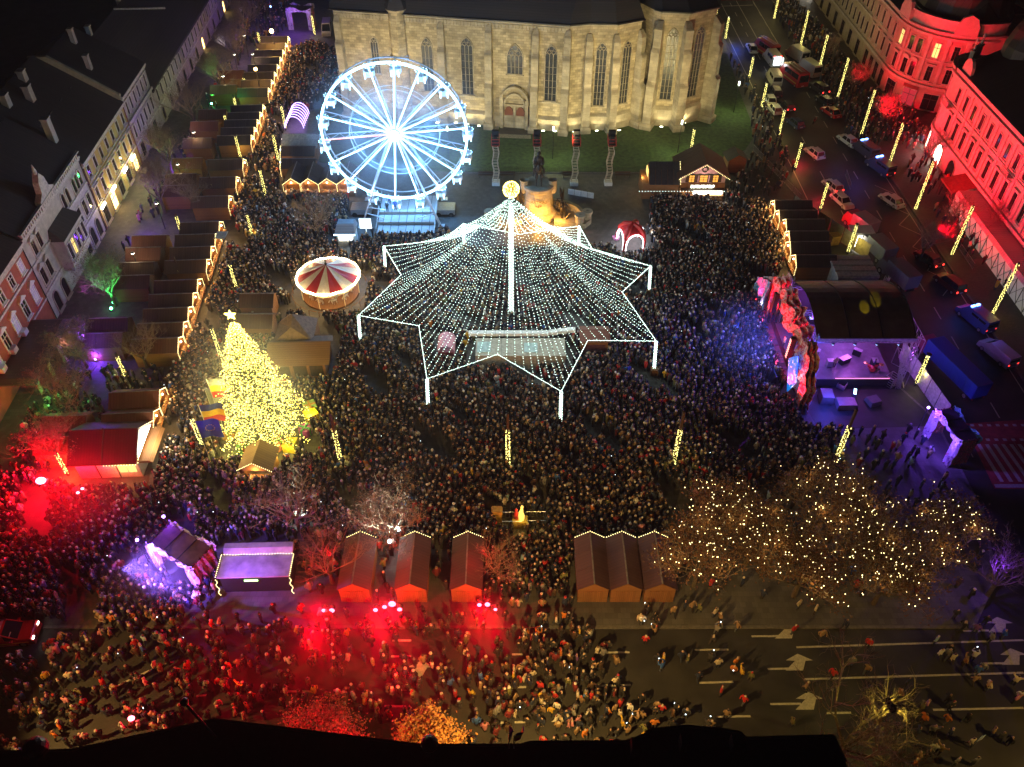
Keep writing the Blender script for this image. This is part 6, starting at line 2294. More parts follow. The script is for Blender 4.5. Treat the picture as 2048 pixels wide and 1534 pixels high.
# ================================================================ violet gates
def gate(label, A, B, depth, h, front='drape_violet', top='gate_roof', rear='drape_violet', loc=None, leg=.9):
    """gate between two ground points A and B; depth goes to the left of A->B"""
    global CUR
    A, B = Vector((*A, 0)), Vector((*B, 0))
    d = (B - A)
    L = d.length
    rz = math.atan2(d.y, d.x)
    g = thing('festive_gate', label, 'gate', A, rz)
    CUR = g
    drape('front_lintel', [(-.2, 0), (L / 2, .1), (L + .2, 0)], lambda f: h - 1.1 + .5 * math.sin(f * math.pi), lambda f: h + .35 * math.sin(f * 7), M[front], .22, 5)
    drape('front_leg', [(-.3, -.05), (leg, .05)], 0, h - .4, M[front], .2, 3)
    drape('front_leg', [(L - leg, .05), (L + .3, -.05)], 0, h - .4, M[front], .2, 3)
    drape('rear_lintel', [(-.2, depth), (L + .2, depth)], h - .8, lambda f: h + .3 * math.sin(f * 9), M[rear], .2, 5)
    drape('side_curtain', [(0, 0), (0, depth)], 0, h - .1, M['patterned'], .15, 4)
    drape('side_curtain', [(L, 0), (L, depth)], 0, h - .1, M['patterned'], .15, 4)
    MB().box(0, L, .15, depth - .1, h - .35, h - .25).build('roof', M[top], g)
    fr = MB()
    for x in (0, L / 3, 2 * L / 3, L):
        fr.bar((x, .1, h - .2), (x, depth, h - .2), .07)
    for x in (0, L):
        for y in (.1, depth - .1):
            fr.bar((x, y, 0), (x, y, h), .1)
    fr.build('frame', M['blackmetal'], g)
    return g, A, B, rz


M['gate_roof'] = plain('gate_roof_mesh', (.17, .09, .07), .7, 0, .3, 1.5)
M['gate_dark'] = plain('gate_roof_dark', (.035, .025, .03), .6, 0, .3, 1.5)
M['garland_teal'] = plain('teal_garland', (.06, .2, .2), .8, 0, .4, 4)
ga = gate('violet lit festive gate with brown mesh roof at the left edge of the crowd', (-35.6, 47.0), (-30.6, 44.2), 3.0, 4.4)
gb_ = gate('violet white lit festive gate with dark roof beside the red crossing', (48.2, 65.4), (49.1, 60.6), 2.4, 4.2, 'drape_violet', 'gate_dark', 'garland_teal')
gc = gate('violet lit festive gate at the far end of the left stalls', (-50.2, 189.6), (-45.0, 189.2), 3.2, 4.6, 'drape_violet', 'gate_dark')
# hoop tunnel of violet light
x, y = at(590, 262)
ht = thing('hoop_tunnel', 'tunnel of violet lit hoops beside the lit stalls', 'light tunnel', (x, y, 0))
for k in range(7):
    r = 1.7
    yy = k * .95
    MB().tube([(r * math.cos(t), yy, .6 + 2.2 * math.sin(t)) if 0 <= t <= math.pi else (r, yy, 0) for t in [math.pi * j / 16 for j in range(17)]], .07, 5).build('hoop', M['led_white_violet'] if 'led_white_violet' in M else M.setdefault('led_white_violet', glow('violet_white_strip', (.55, .35, 1), 5.0)), ht)
q = MB()
for k in range(7):
    for t in (.0, .5, 1.0, 1.57, 2.1, 2.6, 3.14):
        if k < 6:
            q.bar((1.7 * math.cos(t), k * .95, .6 + 2.2 * math.sin(t)), (1.7 * math.cos(t + .12), (k + 1) * .95, .6 + 2.2 * math.sin(t + .12)), .05)
for s in (-1.7, 1.7):
    for k in range(7):
        q.bar((s, k * .95, 0), (s, k * .95, .6), .06)
q.build('frame', M['blackmetal'], ht)
# red dome tent with lit arches
rt = thing('red_dome_tent', 'red dome tent on four legs with white lit arches beside the chalet', 'tent', (17.9, 104.6, 0), .25)
for s in range(4):
    a = math.pi / 4 + s * math.pi / 2
    q = MB()
    pth = [(2.3 * math.cos(a), 2.3 * math.sin(a), 0), (2.25 * math.cos(a), 2.25 * math.sin(a), 1.4), (1.95 * math.cos(a), 1.95 * math.sin(a), 2.5), (1.2 * math.cos(a), 1.2 * math.sin(a), 3.3), (0, 0, 3.7)]
    q.tube(pth, [.2, .24, .34, .42, .3], 8)
    q.build('leg', M['tent_red'] if 'tent_red' in M else M.setdefault('tent_red', plain('tent_red_cloth', (.5, .015, .02), .5, 0, .1)), rt)
    a2 = a + math.pi / 2
    am = a + math.pi / 4
    q = MB()
    q.add([(2.25 * math.cos(a), 2.25 * math.sin(a), 1.5), (1.95 * math.cos(a), 1.95 * math.sin(a), 2.5), (1.2 * math.cos(a), 1.2 * math.sin(a), 3.3), (0, 0, 3.75), (1.2 * math.cos(a2), 1.2 * math.sin(a2), 3.3), (1.95 * math.cos(a2), 1.95 * math.sin(a2), 2.5), (2.25 * math.cos(a2), 2.25 * math.sin(a2), 1.5), (1.62 * math.cos(am), 1.62 * math.sin(am), 2.6)], [(0, 1, 7), (1, 2, 7), (2, 3, 4, 7), (4, 5, 7), (5, 6, 7)])
    q.build('roof_panel', M['tent_red'], rt)
    ap = []
    for j in range(13):
        t = math.pi * j / 12
        f = .5 - .5 * math.cos(t)
        p = Vector((2.34 * math.cos(a), 2.34 * math.sin(a), 0)).lerp(Vector((2.34 * math.cos(a2), 2.34 * math.sin(a2), 0)), .1 + .8 * f)
        ap.append((p.x * 1.03, p.y * 1.03, .15 + 2.5 * math.sin(t) ** .6))
    MB().tube(ap, .07, 5).build('arch_light', M['led_tent'], rt)
x, y = at(1232, 478)
tag(MB().lathe([(.05, .0), (.5, .05), (.55, .4), (.4, .45), (.02, .4)], 12).box(-.6, .2, -.1, .1, .45, .6).build('ring_float', plain('pink_yellow_float', (.5, .2, .4), .5), None, (x, y, 0)), 'pink and yellow toy float under the red dome tent', 'toy')

# violet roofed bar container, lower left
bc = thing('bar_container', 'bar container with violet lit flat roof, string lights and small green sign', 'bar', (-28.3, 44.3, 0), .03)
MB().box(0, 6.6, 0, 3.4, 0, 2.6).build('body', M['black'], bc)
MB().box(-.15, 6.75, -.15, 2.3, 2.6, 2.75).build('roof', plain('worn_white_roof', (.42, .40, .42), .6, 0, .3, .9), bc)
MB().frus(-.1, 6.7, 2.4, 3.6, 2.6, -.1, 6.7, 3.0, 3.6, 3.1).build('rear_roof', bpy.data.materials['worn_white_roof'], bc)
MB().box(2.4, 3.7, -.22, -.16, 2.1, 2.3).build('sign', glow('green_sign', (.45, 1, .3), 6.0), bc)
g = MB()
for k in range(26):
    g.octa((-.2 + k * .275, 2.4, 2.85 + .05 * math.sin(k)), .05)
for s in (-.25, 6.85):
    for k in range(14):
        g.octa((s + .1 * math.sin(k), -.3 - .02 * k, 2.6 - k * .17), .05)
    for k in range(12):
        g.octa((s, -.1 + k * .22, 2.8), .05)
g.build('string_lights', M['bulb_warm'], bc)

# ================================================================ wooden lamp masts wrapped in lights
lampcount = 0


def wrap_pole(label, base_px, h=8.7, z0=.2, z1=8.4, head=False, group='posts wrapped in yellow lights', w=.2, base=None):
    x, y = base or at(*base_px)
    t = thing('wrapped_post', label, 'lamp post', (x, y, 0), 0, group)
    MB().box(-w / 2, w / 2, -w / 2, w / 2, -.12, h).build('post', M['darkwood'] if not head else M['blackmetal'], t)
    b = MB()
    n = int((z1 - z0) / .045)
    rd = random.Random(int(x * 10 + y))
    for k in range(n):
        z = z0 + (z1 - z0) * k / n
        a = k * 1.9 + rd.uniform(-.8, .8)
        b.octa((w * .85 * math.cos(a), w * .85 * math.sin(a), z + rd.uniform(-.04, .04)), rd.uniform(.035, .06))
    stuff(b.build('wrapped_lights', M['bulb_post'], t))
    if head:
        MB().lathe([(.08, h), (.3, h + .05), (.3, h + .12), (.05, h + .25)], 10).build('lamp_head', M['blackmetal'], t)
        MB().lathe([(.02, h + .02), (.26, h + .03)], 10).build('lamp_glass', M['lamp_white'], t)
    return t


M['bulb_post'] = glow('post_bulb', (1.0, .88, .24), 6.0)
for p, lb in (((684, 934), 'tall post wrapped in lights, nearest the fir'), ((1016, 934), 'tall post wrapped in lights standing alone in mid crowd'), ((1346, 931), 'tall post wrapped in lights left of the lamp hung trees'), ((1669, 926), 'tall post wrapped in lights before the stage yard')):
    wrap_pole(lb, p, 8.7, .3, 6.0, w=.26)
WR_ = [((1902, 512), 'long lit post by the glazed terrace'), ((1774, 340), 'long lit post beside the blue lit van'), ((1984, 630), 'long lit post at the far right kerb'), ((1722, 270), 'long lit post near the white police car'), ((1830, 420), 'lit post between red trees'), ((1673, 203), 'long lit post before the rounded corner house'), ((1634, 153), 'long lit post beside the ambulance row'), ((1598, 103), 'lit post beside the bright shop fronts'), ((1548, 38), 'farthest lit post on the right pavement')]
for p, lb in WR_:
    wrap_pole(lb, p, 8.7, .2, 8.5)
for p, lb in (((1590, 338), 'lit street lamp on the kerb near red lit people'), ((1557, 272), 'lit street lamp on the kerb by the lawn'), ((1523, 216), 'lit street lamp beside the row of parked white cars'), ((1497, 163), 'lit street lamp beside the orange jackets'), ((1640, 420), 'lit street lamp by the two white cars'), ((1695, 506), 'lit street lamp in front of the site cabin'), ((1430, 46), 'lit street lamp at the church corner'), ((1450, 80), 'lit street lamp near the blue beacon'), ((1380, 311), 'short lit post on the lawn behind the chalet'), ((1830, 769), 'lit post at the stage truss tower')):
    wrap_pole(lb, p, 5.0, .3, 4.9, True)
for p, z1, hd, lb in (((253, 756), 3.6, False, 'lit post between the two nearest stall blocks on the left'), ((137, 951), 3.6, False, 'lit post beside the orange side wall and red flare'), ((367, 478), 4.0, False, 'lit post at the back of the four stalls'), ((364, 562), 3.0, False, 'lit post on the orange stall wall'), ((507, 480), 4.5, True, 'lamp in the crowd near the bare brown tree'), ((476, 588), 5.0, True, 'lamp in the crowd above the fir top'), ((533, 398), 5.2, True, 'lamp in the crowd left of the four orange stalls'), ((558, 326), 5.2, True, 'lamp in the crowd below the hoop tunnel'), ((572, 260), 4.6, True, 'lamp in the crowd beside the hoop tunnel'), ((447, 730), 6.0, True, 'lamp close left of the fir'), ((862, 0), 0, False, ''), ((482, 318), 4.2, False, 'lit post on the bright orange stall wall'), ((459, 272), 4.0, False, 'lit post behind the five dark stalls'), ((476, 232), 3.6, False, 'lit post at the green lit tree'), ((495, 190), 3.4, False, 'lit post beside the green ground lamp'), ((520, 126), 3.0, False, 'lit post near the bright yellow lamp'), ((521, 92), 3.0, False, 'lit post far back on the left'), ((447, 352), 2.6, False, 'lit post on the middle stall side'), ((430, 393), 2.6, False, 'lit post on the lower middle stall side'), ((630, 72), 4.5, False, 'lit post beside the far violet gate'), ((680, 28), 6.0, False, 'lit post at the left corner of the church'), ((404, 975), 0, False, '')):
    if lb:
        wrap_pole(lb, p, max(4.2, z1 + .4), .4, z1, hd)
wrap_pole('lit lamp beside the blue flag with stars', (412, 912), 6.4, 2.0, 6.2, True)
# star shaped yellow lamp, far left, and its warm glare
YL = []
for (px, py, lb) in ((543, 62, 'glaring yellow lamp on a mast at the far left'), (511, 138, 'smaller glaring yellow lamp over the far stalls')):
    x, y = at(px, py, 6.0)
    t = thing('glaring_lamp', lb, 'lamp post', (x, y, 0))
    MB().tube([(0, 0, 0), (0, 0, 5.8)], .07, 6).build('post', M['blackmetal'], t)
    MB().ball((0, 0, 6.0), .42 if px > 520 else .3, 10, 8).build('lamp', glow('amber_lamp_glass', (1, .62, .16), 40.0), t)
    YL.append((x, y, 6.0))
# hanging street lamps along the house fronts
for i, (px, py) in enumerate(((387, 264), (355, 328), (446, 152), (313, 406), (265, 506), (505, 108), (468, 109), (488, 71))):
    x, y = at(px, py, 4.6)
    t = thing('street_lamp', 'small round street lamp between the houses and the second row of stalls', 'lamp post', (x, y, 0), 0, 'street lamps along the house fronts')
    MB().tube([(0, 0, 0), (0, 0, 4.5)], .06, 6).lathe([(.3, 4.65), (.05, 4.85)], 10).build('post', M['blackmetal'], t)
    MB().lathe([(.01, 4.5), (.24, 4.55), (.28, 4.65)], 10).build('lamp', M['lamp_white'], t)
# the street lamp in the tree, lower right
x, y = at(1780, 1412, 7.5)
t = thing('road_lamp', 'street lamp with flat black head glowing yellow in the bare tree', 'lamp post', (x, y, 0))
MB().tube([(2.5, 0, -.1), (2.5, 0, 7.0), (1.2, 0, 7.5), (.3, 0, 7.55)], .08, 6).build('post', M['blackmetal'], t)
MB().box(-.3, .3, -.6, .6, 7.5, 7.66).build('head', M['blackmetal'], t, (0, 0, 0), .3)
MB().box(-.24, .24, -.5, .5, 7.46, 7.5).build('lamp', M['lamp_warm'], t, (0, 0, 0), .3)
RLAMP = (x, y, 7.3)

# ================================================================ red floodlights by the closed stalls, flares, ground lamps
FL = []
for i, (px, py) in enumerate(((649, 1213), (665, 1213), (752, 1212), (770, 1206), (785, 1200), (800, 1211), (959, 1202), (975, 1201), (991, 1211))):
    x, y = at(px, py, 1.4)
    t = thing('red_floodlight', 'blinding red floodlight on a low stand behind the closed stalls, %s' % ['left pair', 'left pair', 'middle group', 'middle group', 'middle group', 'middle group', 'right group', 'right group', 'right group'][i], 'floodlight', (x, y - .3, RD), 0, 'red floodlights behind the closed stalls')
    b = MB()
    b.bar((-.3, 0, 0), (0, 0, 1.2), .05).bar((.3, 0, 0), (0, 0, 1.2), .05).bar((0, .35, 0), (0, 0, 1.2), .05)
    b.build('stand', M['blackmetal'], t)
    MB().lathe([(.26, 0), (.3, .3), (.12, .42)], 12).build('housing', M['blackmetal'], t, (0, 0.1, 1.45), (R(-60), 0, 0))
    r = (.22, .26, .23, .23, .36, .24, .22, .26, .18)[i]
    MB().ball((0, -.12, 1.5), r, 12, 8, 0, (1, .6, 1)).build('lamp', M['lamp_red'], t)
    FL.append((x, y - .6, 1.5))
for i, (px, py, r, lb) in enumerate(((82, 962, .42, 'burning red flare glowing over the left crowd'), (262, 1436, .22, 'small burning red flare above the near roof edge'), (156, 986, .14, 'tiny red flare near the grill hut'), (165, 978, .14, 'second tiny red flare near the grill hut'))):
    x, y = at(px, py, 1.9)
    t = thing('flare', lb, 'flare', (x, y, RD if y < 40 else 0))
    MB().tube([(0, 0, 1.3), (0, 0, 1.75)], .05, 6).build('stick', M['car_red'], t)
    MB().ball((0, 0, 1.95), r, 12, 8, 0, (1.3, 1, .8)).build('flame', glow('flare_flame%d' % i, (1, .10, .16), 22.0), t)
    if i < 2:
        FL.append((x, y, 2.6))
GREEN, VIOL = [], []
for i, (px, py, lb) in enumerate(((229, 609, 'green ground lamp under the bare tree, upper'), (224, 621, 'green ground lamp under the bare tree, lower'), (424, 211, 'green ground lamp far along the house fronts'))):
    x, y = at(px, py)
    t = thing('green_ground_lamp', lb, 'floodlight', (x, y, 0))
    MB().box(-.25, .25, -.2, .2, 0, .25).build('housing', M['blackmetal'], t)
    MB().ball((0, 0, .38), .2, 8, 6).build('lamp', M['lamp_green'], t)
    GREEN.append((x, y, .6))
for i, (px, py, lb) in enumerate(((355, 346, 'violet ground lamp below the red roofed stall'), (286, 477, 'violet lamp at the corner of the orange lit stalls'), (193, 722, 'violet lamp by the porch tree'), (1133, 1, ''))):
    if lb:
        x, y = at(px, py)
        t = thing('violet_ground_lamp', lb, 'floodlight', (x, y, 0))
        MB().box(-.25, .25, -.2, .2, 0, .25).build('housing', M['blackmetal'], t)
        MB().ball((0, 0, .38), .17, 8, 6).build('lamp', M['lamp_violet'], t)
        VIOL.append((x, y, .6))
TREEL = []
for px, py, lb in ((802, 1086, 'white floodlight glaring at the foot of the lit tree, right'), (784, 1110, 'white floodlight glaring at the foot of the lit tree, left'), (605, 1045, 'white floodlight at the foot of the left bare tree')):
    x, y = at(px, py)
    t = thing('tree_floodlight', lb, 'floodlight', (x, y, 0))
    MB().box(-.2, .2, -.15, .15, 0, 2.2 if px > 700 else .25).build('stand', M['blackmetal'], t)
    MB().ball((0, 0, 2.4 if px > 700 else .4), .2, 8, 6).build('lamp', glow('tree_lamp_glass', (.85, 1, .95), 25.0), t)
    TREEL.append((x, y, 2.5 if px > 700 else .6))
# violet spotlights on the gates
for px, py, z, lb in ((327, 1033, 4.8, 'violet spotlight on a pole at the rear of the left gate'), (274, 1080, 4.6, 'violet spotlight at the front of the left gate'), (1857, 815, 4.6, 'violet spotlight at the top of the right gate'), (541, 13, 5, 'blue spotlight far back on the left')):
    x, y = at(px, py, z)
    t = thing('gate_spotlight', lb, 'spotlight', (x, y, 0))
    MB().tube([(0, 0, 0), (0, 0, z)], .06, 6).build('pole', M['blackmetal'], t)
    MB().ball((0, 0, z), .15, 8, 6).build('lamp', M['lamp_violet'] if px != 541 else glow('blue_spot_glass', (.15, .35, 1), 25), t)
    VIOL.append((x, y, z))

# small podium with the glowing figure, and barriers round it
x, y = at(1040, 1050)
pd = thing('podium', 'small gold lit podium with two figures inside round barriers in the crowd', 'podium', (x, y, 0))
MB().box(-.8, .8, -.5, .5, 0, 1.0).build('base', plain('gold_box', (.55, .38, .08), .5), pd)
b = MB()
b.tube([(.15, 0, 1.0), (.15, 0, 1.6), (.1, 0, 2.2), (.2, 0, 2.9)], [.28, .34, .24, .1], 8)
b.ball((.2, 0, 3.1), .16, 8, 6)
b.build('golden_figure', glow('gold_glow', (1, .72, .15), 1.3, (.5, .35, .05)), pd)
MB().tube([(-.4, .1, 1.0), (-.4, .1, 1.7), (-.4, .1, 2.3)], [.2, .26, .1], 8).ball((-.4, .1, 2.5), .15, 8, 6).build('red_figure', M['car_red'], pd)
PODL = (x, y - .2, 3.0)
for k, (px, py, lb) in enumerate(((1070, 1045, 'round topped steel barriers right of the gold podium'), (1022, 1046, 'steel barrier left of the gold podium'))):
    x, y = at(px, py)
    t = thing('steel_barrier', lb, 'barrier', (x, y, 0))
    q = MB()
    for yy in (-.6, .6):
        q.tube([(-1.1, yy, 0), (-1.1, yy, .8), (-.9, yy, 1.1), (1.1, yy, 1.1), (1.1, yy, 0)], .03, 5)
        for j in range(6):
            q.bar((-.9 + j * .36, yy, .2), (-.9 + j * .36, yy, 1.1), .025)
        q.bar((-1.1, yy, .2), (1.1, yy, .2), .03)
    q.build('bars', M['alu'], t)
x, y = at(1013, 1040)
tag(MB().frus(-.8, .4, -.5, .5, 1.5, -.7, .3, -.4, .4, 1.9).box(-.7, .3, -.4, .4, 0, 1.5).build('ochre_box', bpy.data.materials['ochre_crate'], None, (x - .8, y, 0)), 'ochre topped cabinet left of the gold podium', 'cabinet')
# street sign, lower right
x, y = at(1962, 1475, 2.4)
sg = thing('parking_sign', 'blue and white street sign on a post near the right road edge', 'street sign', (x, y, RD), .4)
MB().tube([(0, 0, 0), (0, 0, 2.9)], .04, 6).build('post', M['alu'], sg)
MB().box(-.33, .33, -.05, -.03, 2.0, 2.9).build('plate', plain('sign_blue', (.03, .25, .6), .4, 0, 0), sg)
MB().box(-.26, .26, -.06, -.052, 2.07, 2.83).ring([(-.3, 2.03), (.3, 2.03), (.3, 2.87), (-.3, 2.87)], [(-.26, 2.07), (.26, 2.07), (.26, 2.83), (-.26, 2.83)], -.058, -.05).build('white_field', plain('sign_white', (.75, .78, .8), .4, 0, 0), sg)
MB().xprism([(-.15, 2.2), (-.05, 2.2), (-.05, 2.45), (.15, 2.55), (.15, 2.7), (-.15, 2.7)], -.07, -.061).build('symbol', bpy.data.materials['sign_blue'], sg)
# metal barrier lines
for a_, b_, lb in (((1505, 300), (1600, 400), 'crowd barrier line along the left kerb of the street'), ((1690, 350), (1700, 380), 'short red lit barrier beside the parked police van'), ((1905, 480), (1945, 540), 'crowd barrier on the right pavement')):
    a, b = Vector((*at(*a_), 0)), Vector((*at(*b_), 0))
    t = thing('steel_barrier', lb, 'barrier', (0, 0, 0))
    n = max(1, int((b - a).length / 2.4))
    for k in range(n):
        p, q_ = a.lerp(b, k / n + .01), a.lerp(b, (k + 1) / n - .01)
        q = MB()
        for z in (.15, 1.05):
            q.bar(p + Vector((0, 0, z)), q_ + Vector((0, 0, z)), .04)
        for j in range(9):
            w = p.lerp(q_, j / 8)
            q.bar(w + Vector((0, 0, .0)), w + Vector((0, 0, 1.05)), .03)
        q.build('panel', M['alu'], t)
x, y = at(1165, 393)
t = thing('white_hoarding', 'curved row of white hoarding panels beside the monument', 'fence', (0, 0, 0))
for k in range(4):
    a, b = at(1136 + k * 13, 388 + k * 2.2), at(1136 + (k + 1) * 13 - 1, 388 + (k + 1) * 2.2)
    MB().bar((*a, .5), (*b, .5), .06, 1.0).build('panel', M['white'], t)

# ================================================================ vehicles (nose towards +x)
PAINT = {}


def paint(c):
    if c not in PAINT:
        PAINT[c] = plain('car_paint_%d' % len(PAINT), c, .28, .0, .04, spec=.6)
    return PAINT[c]


def wheels(t, xs, w, r=.33):
    for x in xs:
        for s in (-1, 1):
            o = MB().tube([(x, s * (w - .2), r), (x, s * w, r)], r, 14).build('wheel', M['rubber'], t)
            MB().tube([(x, s * (w - .02), r), (x, s * (w + .015), r)], r * .6, 10).build('rim', M['alu'], o)


def lamps(t, xf, xr, w, zf, zr, on=False):
    for s in (-1, 1):
        MB().box(xf - .12, xf + .01, s * (w - .4) - .17, s * (w - .4) + .17, zf, zf + .17).build('headlight', M['head_off'], t)
        MB().box(xr - .01, xr + .08, s * (w - .22) - .12, s * (w - .22) + .12, zr, zr + .24).build('tail_light', M['tail'] if on else M['tail_off'], t)


def car(label, base, rz, c, kind='sedan', on=False, cat='car', group='cars parked in the street', z=RD):
    t = thing('parked_car', label, cat, (*base, z), rz, group)
    p = paint(c)
    L, W, H = {'sedan': (4.5, .9, 1.45), 'hatch': (4.1, .88, 1.5), 'suv': (4.7, .95, 1.75)}[kind]
    l = L / 2
    hb = H * .56
    b = MB()
    b.frus(-l, l, -W, W, .28, -l + .04, l - .1, -W, W, .55)
    b.frus(-l + .04, l - .1, -W, W, .55, -l + .12, l - .35, -W + .08, W - .08, hb)
    rx0, rx1 = {'sedan': (-l + 1.0, l - 1.75), 'hatch': (-l + .45, l - 1.7), 'suv': (-l + .3, l - 1.75)}[kind]
    b.frus(rx0, rx1, -W + .22, W - .22, H - .07, rx0 + .1, rx1 - .1, -W + .3, W - .3, H)
    for s in (-1, 1):
        b.bar((rx1, s * (W - .23), H - .06), (l - 1.2, s * (W - .12), hb), .07)
        b.bar((rx0, s * (W - .23), H - .06), (rx0 - .45 if kind == 'sedan' else rx0 - .2, s * (W - .12), hb), .09)
        b.bar(((rx0 + rx1) / 2, s * (W - .2), H - .06), ((rx0 + rx1) / 2, s * (W - .09), hb), .08)
        b.box(rx1 + .1, rx1 + .28, s * (W + .06) - .07, s * (W + .06) + .07, hb, hb + .13)
    b.build('body', p, t)
    MB().frus(rx0 - (.5 if kind == 'sedan' else .22), l - 1.15, -W + .11, W - .11, hb - .01, rx0 + .02, rx1 - .02, -W + .26, W - .26, H - .06).build('windows', M['glass'], t)
    wheels(t, (-l + .82, l - .85), W)
    lamps(t, l - .1, -l + .02, W, .56, .62, on)
    MB().box(-l - .005, -l + .03, -.26, .26, .5, .62).build('number_plate', M['white'], t)
    return t


def van(label, base, rz, c, L=5.4, H=2.3, W=1.0, on=False, cat='van', group='vans and trucks in the street', z=RD, beacon=False, glass=True, name='van'):
    t = thing(name, label, cat, (*base, z), rz, group)
    l = L / 2
    b = MB()
    b.frus(-l, l, -W, W, .3, -l, l - .1, -W, W, .95)
    b.frus(-l, l - .1, -W, W, .95, -l, l - .75, -W + .02, W - .02, 1.15)
    b.frus(-l, l - 1.0, -W + .02, W - .02, 1.15, -l + .06, l - 1.75, -W + .12, W - .12, H)
    for s in (-1, 1):
        b.bar((l - .8, s * (W - .06), 1.14), (l - 1.75, s * (W - .16), H - .08), .09)
    b.build('body', paint(c), t)
    MB().add([(l - .82, -W + .1, 1.16), (l - .82, W - .1, 1.16), (l - 1.7, W - .2, H - .1), (l - 1.7, -W + .2, H - .1), (l - 1.1, -W + .08, 1.16), (l - 1.1, W - .08, 1.16)], [(0, 1, 2, 3), (1, 5, 2), (0, 3, 4)]).build('windscreen', M['glass'], t)
    if glass:
        for s in (-1, 1):
            for k in range(2):
                x0 = -l + .5 + k * (L - 3.0) / 2
                MB().add([(x0, s * (W + .005 - .04), 1.25), (x0 + (L - 3.2) / 2, s * (W - .035), 1.25), (x0 + (L - 3.2) / 2, s * (W - .08), H - .35), (x0, s * (W - .08), H - .35)], [(0, 1, 2, 3)]).build('side_window', M['glass'], t)
    MB().box(-l - .012, -l + .04, -W + .2, W - .2, 1.3, H - .35).build('rear_window', M['glass'], t)
    wheels(t, (-l + 1.0, l - .95), W, .36)
    lamps(t, l - .02, -l + .01, W, .7, .75, on)
    MB().box(-l - .01, -l + .03, -.28, .28, .45, .58).build('number_plate', M['white'], t)
    if beacon:
        for s in (-1, 1):
            MB().box(l - 2.1, l - 1.85, s * .4 - .28, s * .4 + .28, H, H + .16).build('beacon', M['lamp_blue'], t)
    return t


def box_truck(label, base, rz, c, cab, L=6.2, H=3.0, z=RD, name='box_truck', group='vans and trucks in the street'):
    t = thing(name, label, 'truck', (*base, z), rz, group)
    l = L / 2
    MB().box(-l, l - 1.9, -1.15, 1.15, .9, H).build('cargo_box', paint(c), t)
    q = MB()
    for k in range(int((L - 2) / .8)):
        q.box(-l + .1 + k * .8, -l + .16 + k * .8, -1.17, 1.17, .95, H - .05)
    q.box(-l - .02, -l, -1.1, 1.1, 1.0, H - .1)
    q.build('ribs', paint(tuple(v * .85 for v in c)), t)
    MB().frus(l - 1.8, l, -1.05, 1.05, .4, l - 1.8, l, -1.05, 1.05, 1.3).frus(l - 1.8, l, -1.05, 1.05, 1.3, l - 1.7, l - .5, -.95, .95, 2.3).build('cab', paint(cab), t)
    MB().add([(l - .02, -.9, 1.36), (l - .02, .9, 1.36), (l - .48, .85, 2.2), (l - .48, -.85, 2.2)], [(0, 1, 2, 3)]).build('windscreen', M['glass'], t)
    MB().box(-l, l, -.6, .6, .45, .85).build('chassis', M['blackmetal'], t)
    wheels(t, (-l + 1.1, l - .9), 1.1, .45)
    lamps(t, l, -l, 1.05, .6, .6)
    return t


W_ = (.62, .62, .6)
BLK, NAVY, REDC, BLUEC, GRYC = (.012, .012, .014), (.02, .035, .1), (.4, .012, .015), (.03, .07, .25), (.16, .165, .17)
S = -math.pi / 2      # nose to the south
NN = math.pi / 2      # nose to the north
C = at
car('white police car with blue and red roof bar at the head of the row', C(1503, 100), NN, W_, 'sedan')
van('red fire engine with ladder in the middle of the far street', C(1529, 106), NN + .35, REDC, 7.2, 2.9, 1.2, cat='fire engine', name='fire_engine')
am = van('ambulance with open brightly lit rear doors', C(1542, 124), NN + .1, W_, 5.8, 2.6, 1.05, True, cat='ambulance', name='ambulance')
MB().box(-2.95, -2.91, -.8, .8, .7, 2.3).build('lit_interior', M['lamp_cool'], am)
for s in (-1, 1):
    MB().box(-3.75, -2.95, s * 1.05 - .03, s * 1.05 + .03, .6, 2.4).build('rear_door', paint(W_), am)
    MB().box(-2.95, -2.9, s * .7 - .2, s * .7 + .2, 2.42, 2.58).build('red_beacon', M['tail'], am)
van('white minibus parked behind the ambulance', C(1546, 163), NN, W_, 5.6, 2.5)
ft2 = van('long red fire truck with ladder on its roof beside the white minibus', C(1583, 160), NN + .3, REDC, 8.0, 3.0, 1.22, cat='fire engine', name='fire_engine')
for t_ in (ft2, [o for o in COL.objects if o.name == 'fire_engine'][0]):
    q = MB()
    for s in (-.35, .35):
        q.bar((-3.2, s, 3.15), (2.0, s, 3.15), .09)
    for k in range(12):
        q.bar((-3.1 + k * .45, -.35, 3.15), (-3.1 + k * .45, .35, 3.15), .06)
    q.build('ladder', M['alu'], t_)
    MB().box(-3.3, 1.2, -1.26, 1.26, .8, 1.0).build('stripe', paint((.6, .5, .1)), t_)
van('white van with pale roof, farther of two beside the red fire truck', C(1592, 116), NN + .35, W_, 6.0, 2.6, 1.05, glass=False)
van('white van with dark graphic on its rear doors beside the red fire truck', C(1615, 145), NN + .35, (.5, .52, .48), 6.0, 2.7, 1.08, glass=False)
car('dark off roader behind the white minibus', C(1549, 188), NN, BLK, 'suv')
car('white car parked behind the dark off roader', C(1539, 203), NN, W_, 'sedan')
car('white car with open door at the end of the row', C(1548, 222), NN + .15, W_, 'hatch')
car('dark car beside the white car with open door', C(1573, 216), NN + .15, BLK, 'hatch', True)
car('dark off roader on the right lane behind the graphic van', C(1637, 181), NN + .35, (.03, .03, .03), 'suv', True)
car('black car between the dark off roader and the red car', C(1647, 205), NN + .35, BLK, 'hatch')
car('red car with black rear window in the right lane', C(1661, 228), NN + .35, REDC, 'sedan')
car('dark blue car alone in the left lane', C(1589, 250), NN + .35, NAVY, 'hatch')
car('white police car with blue lit boot near the dark van', C(1695, 285), NN + .35, W_, 'sedan')
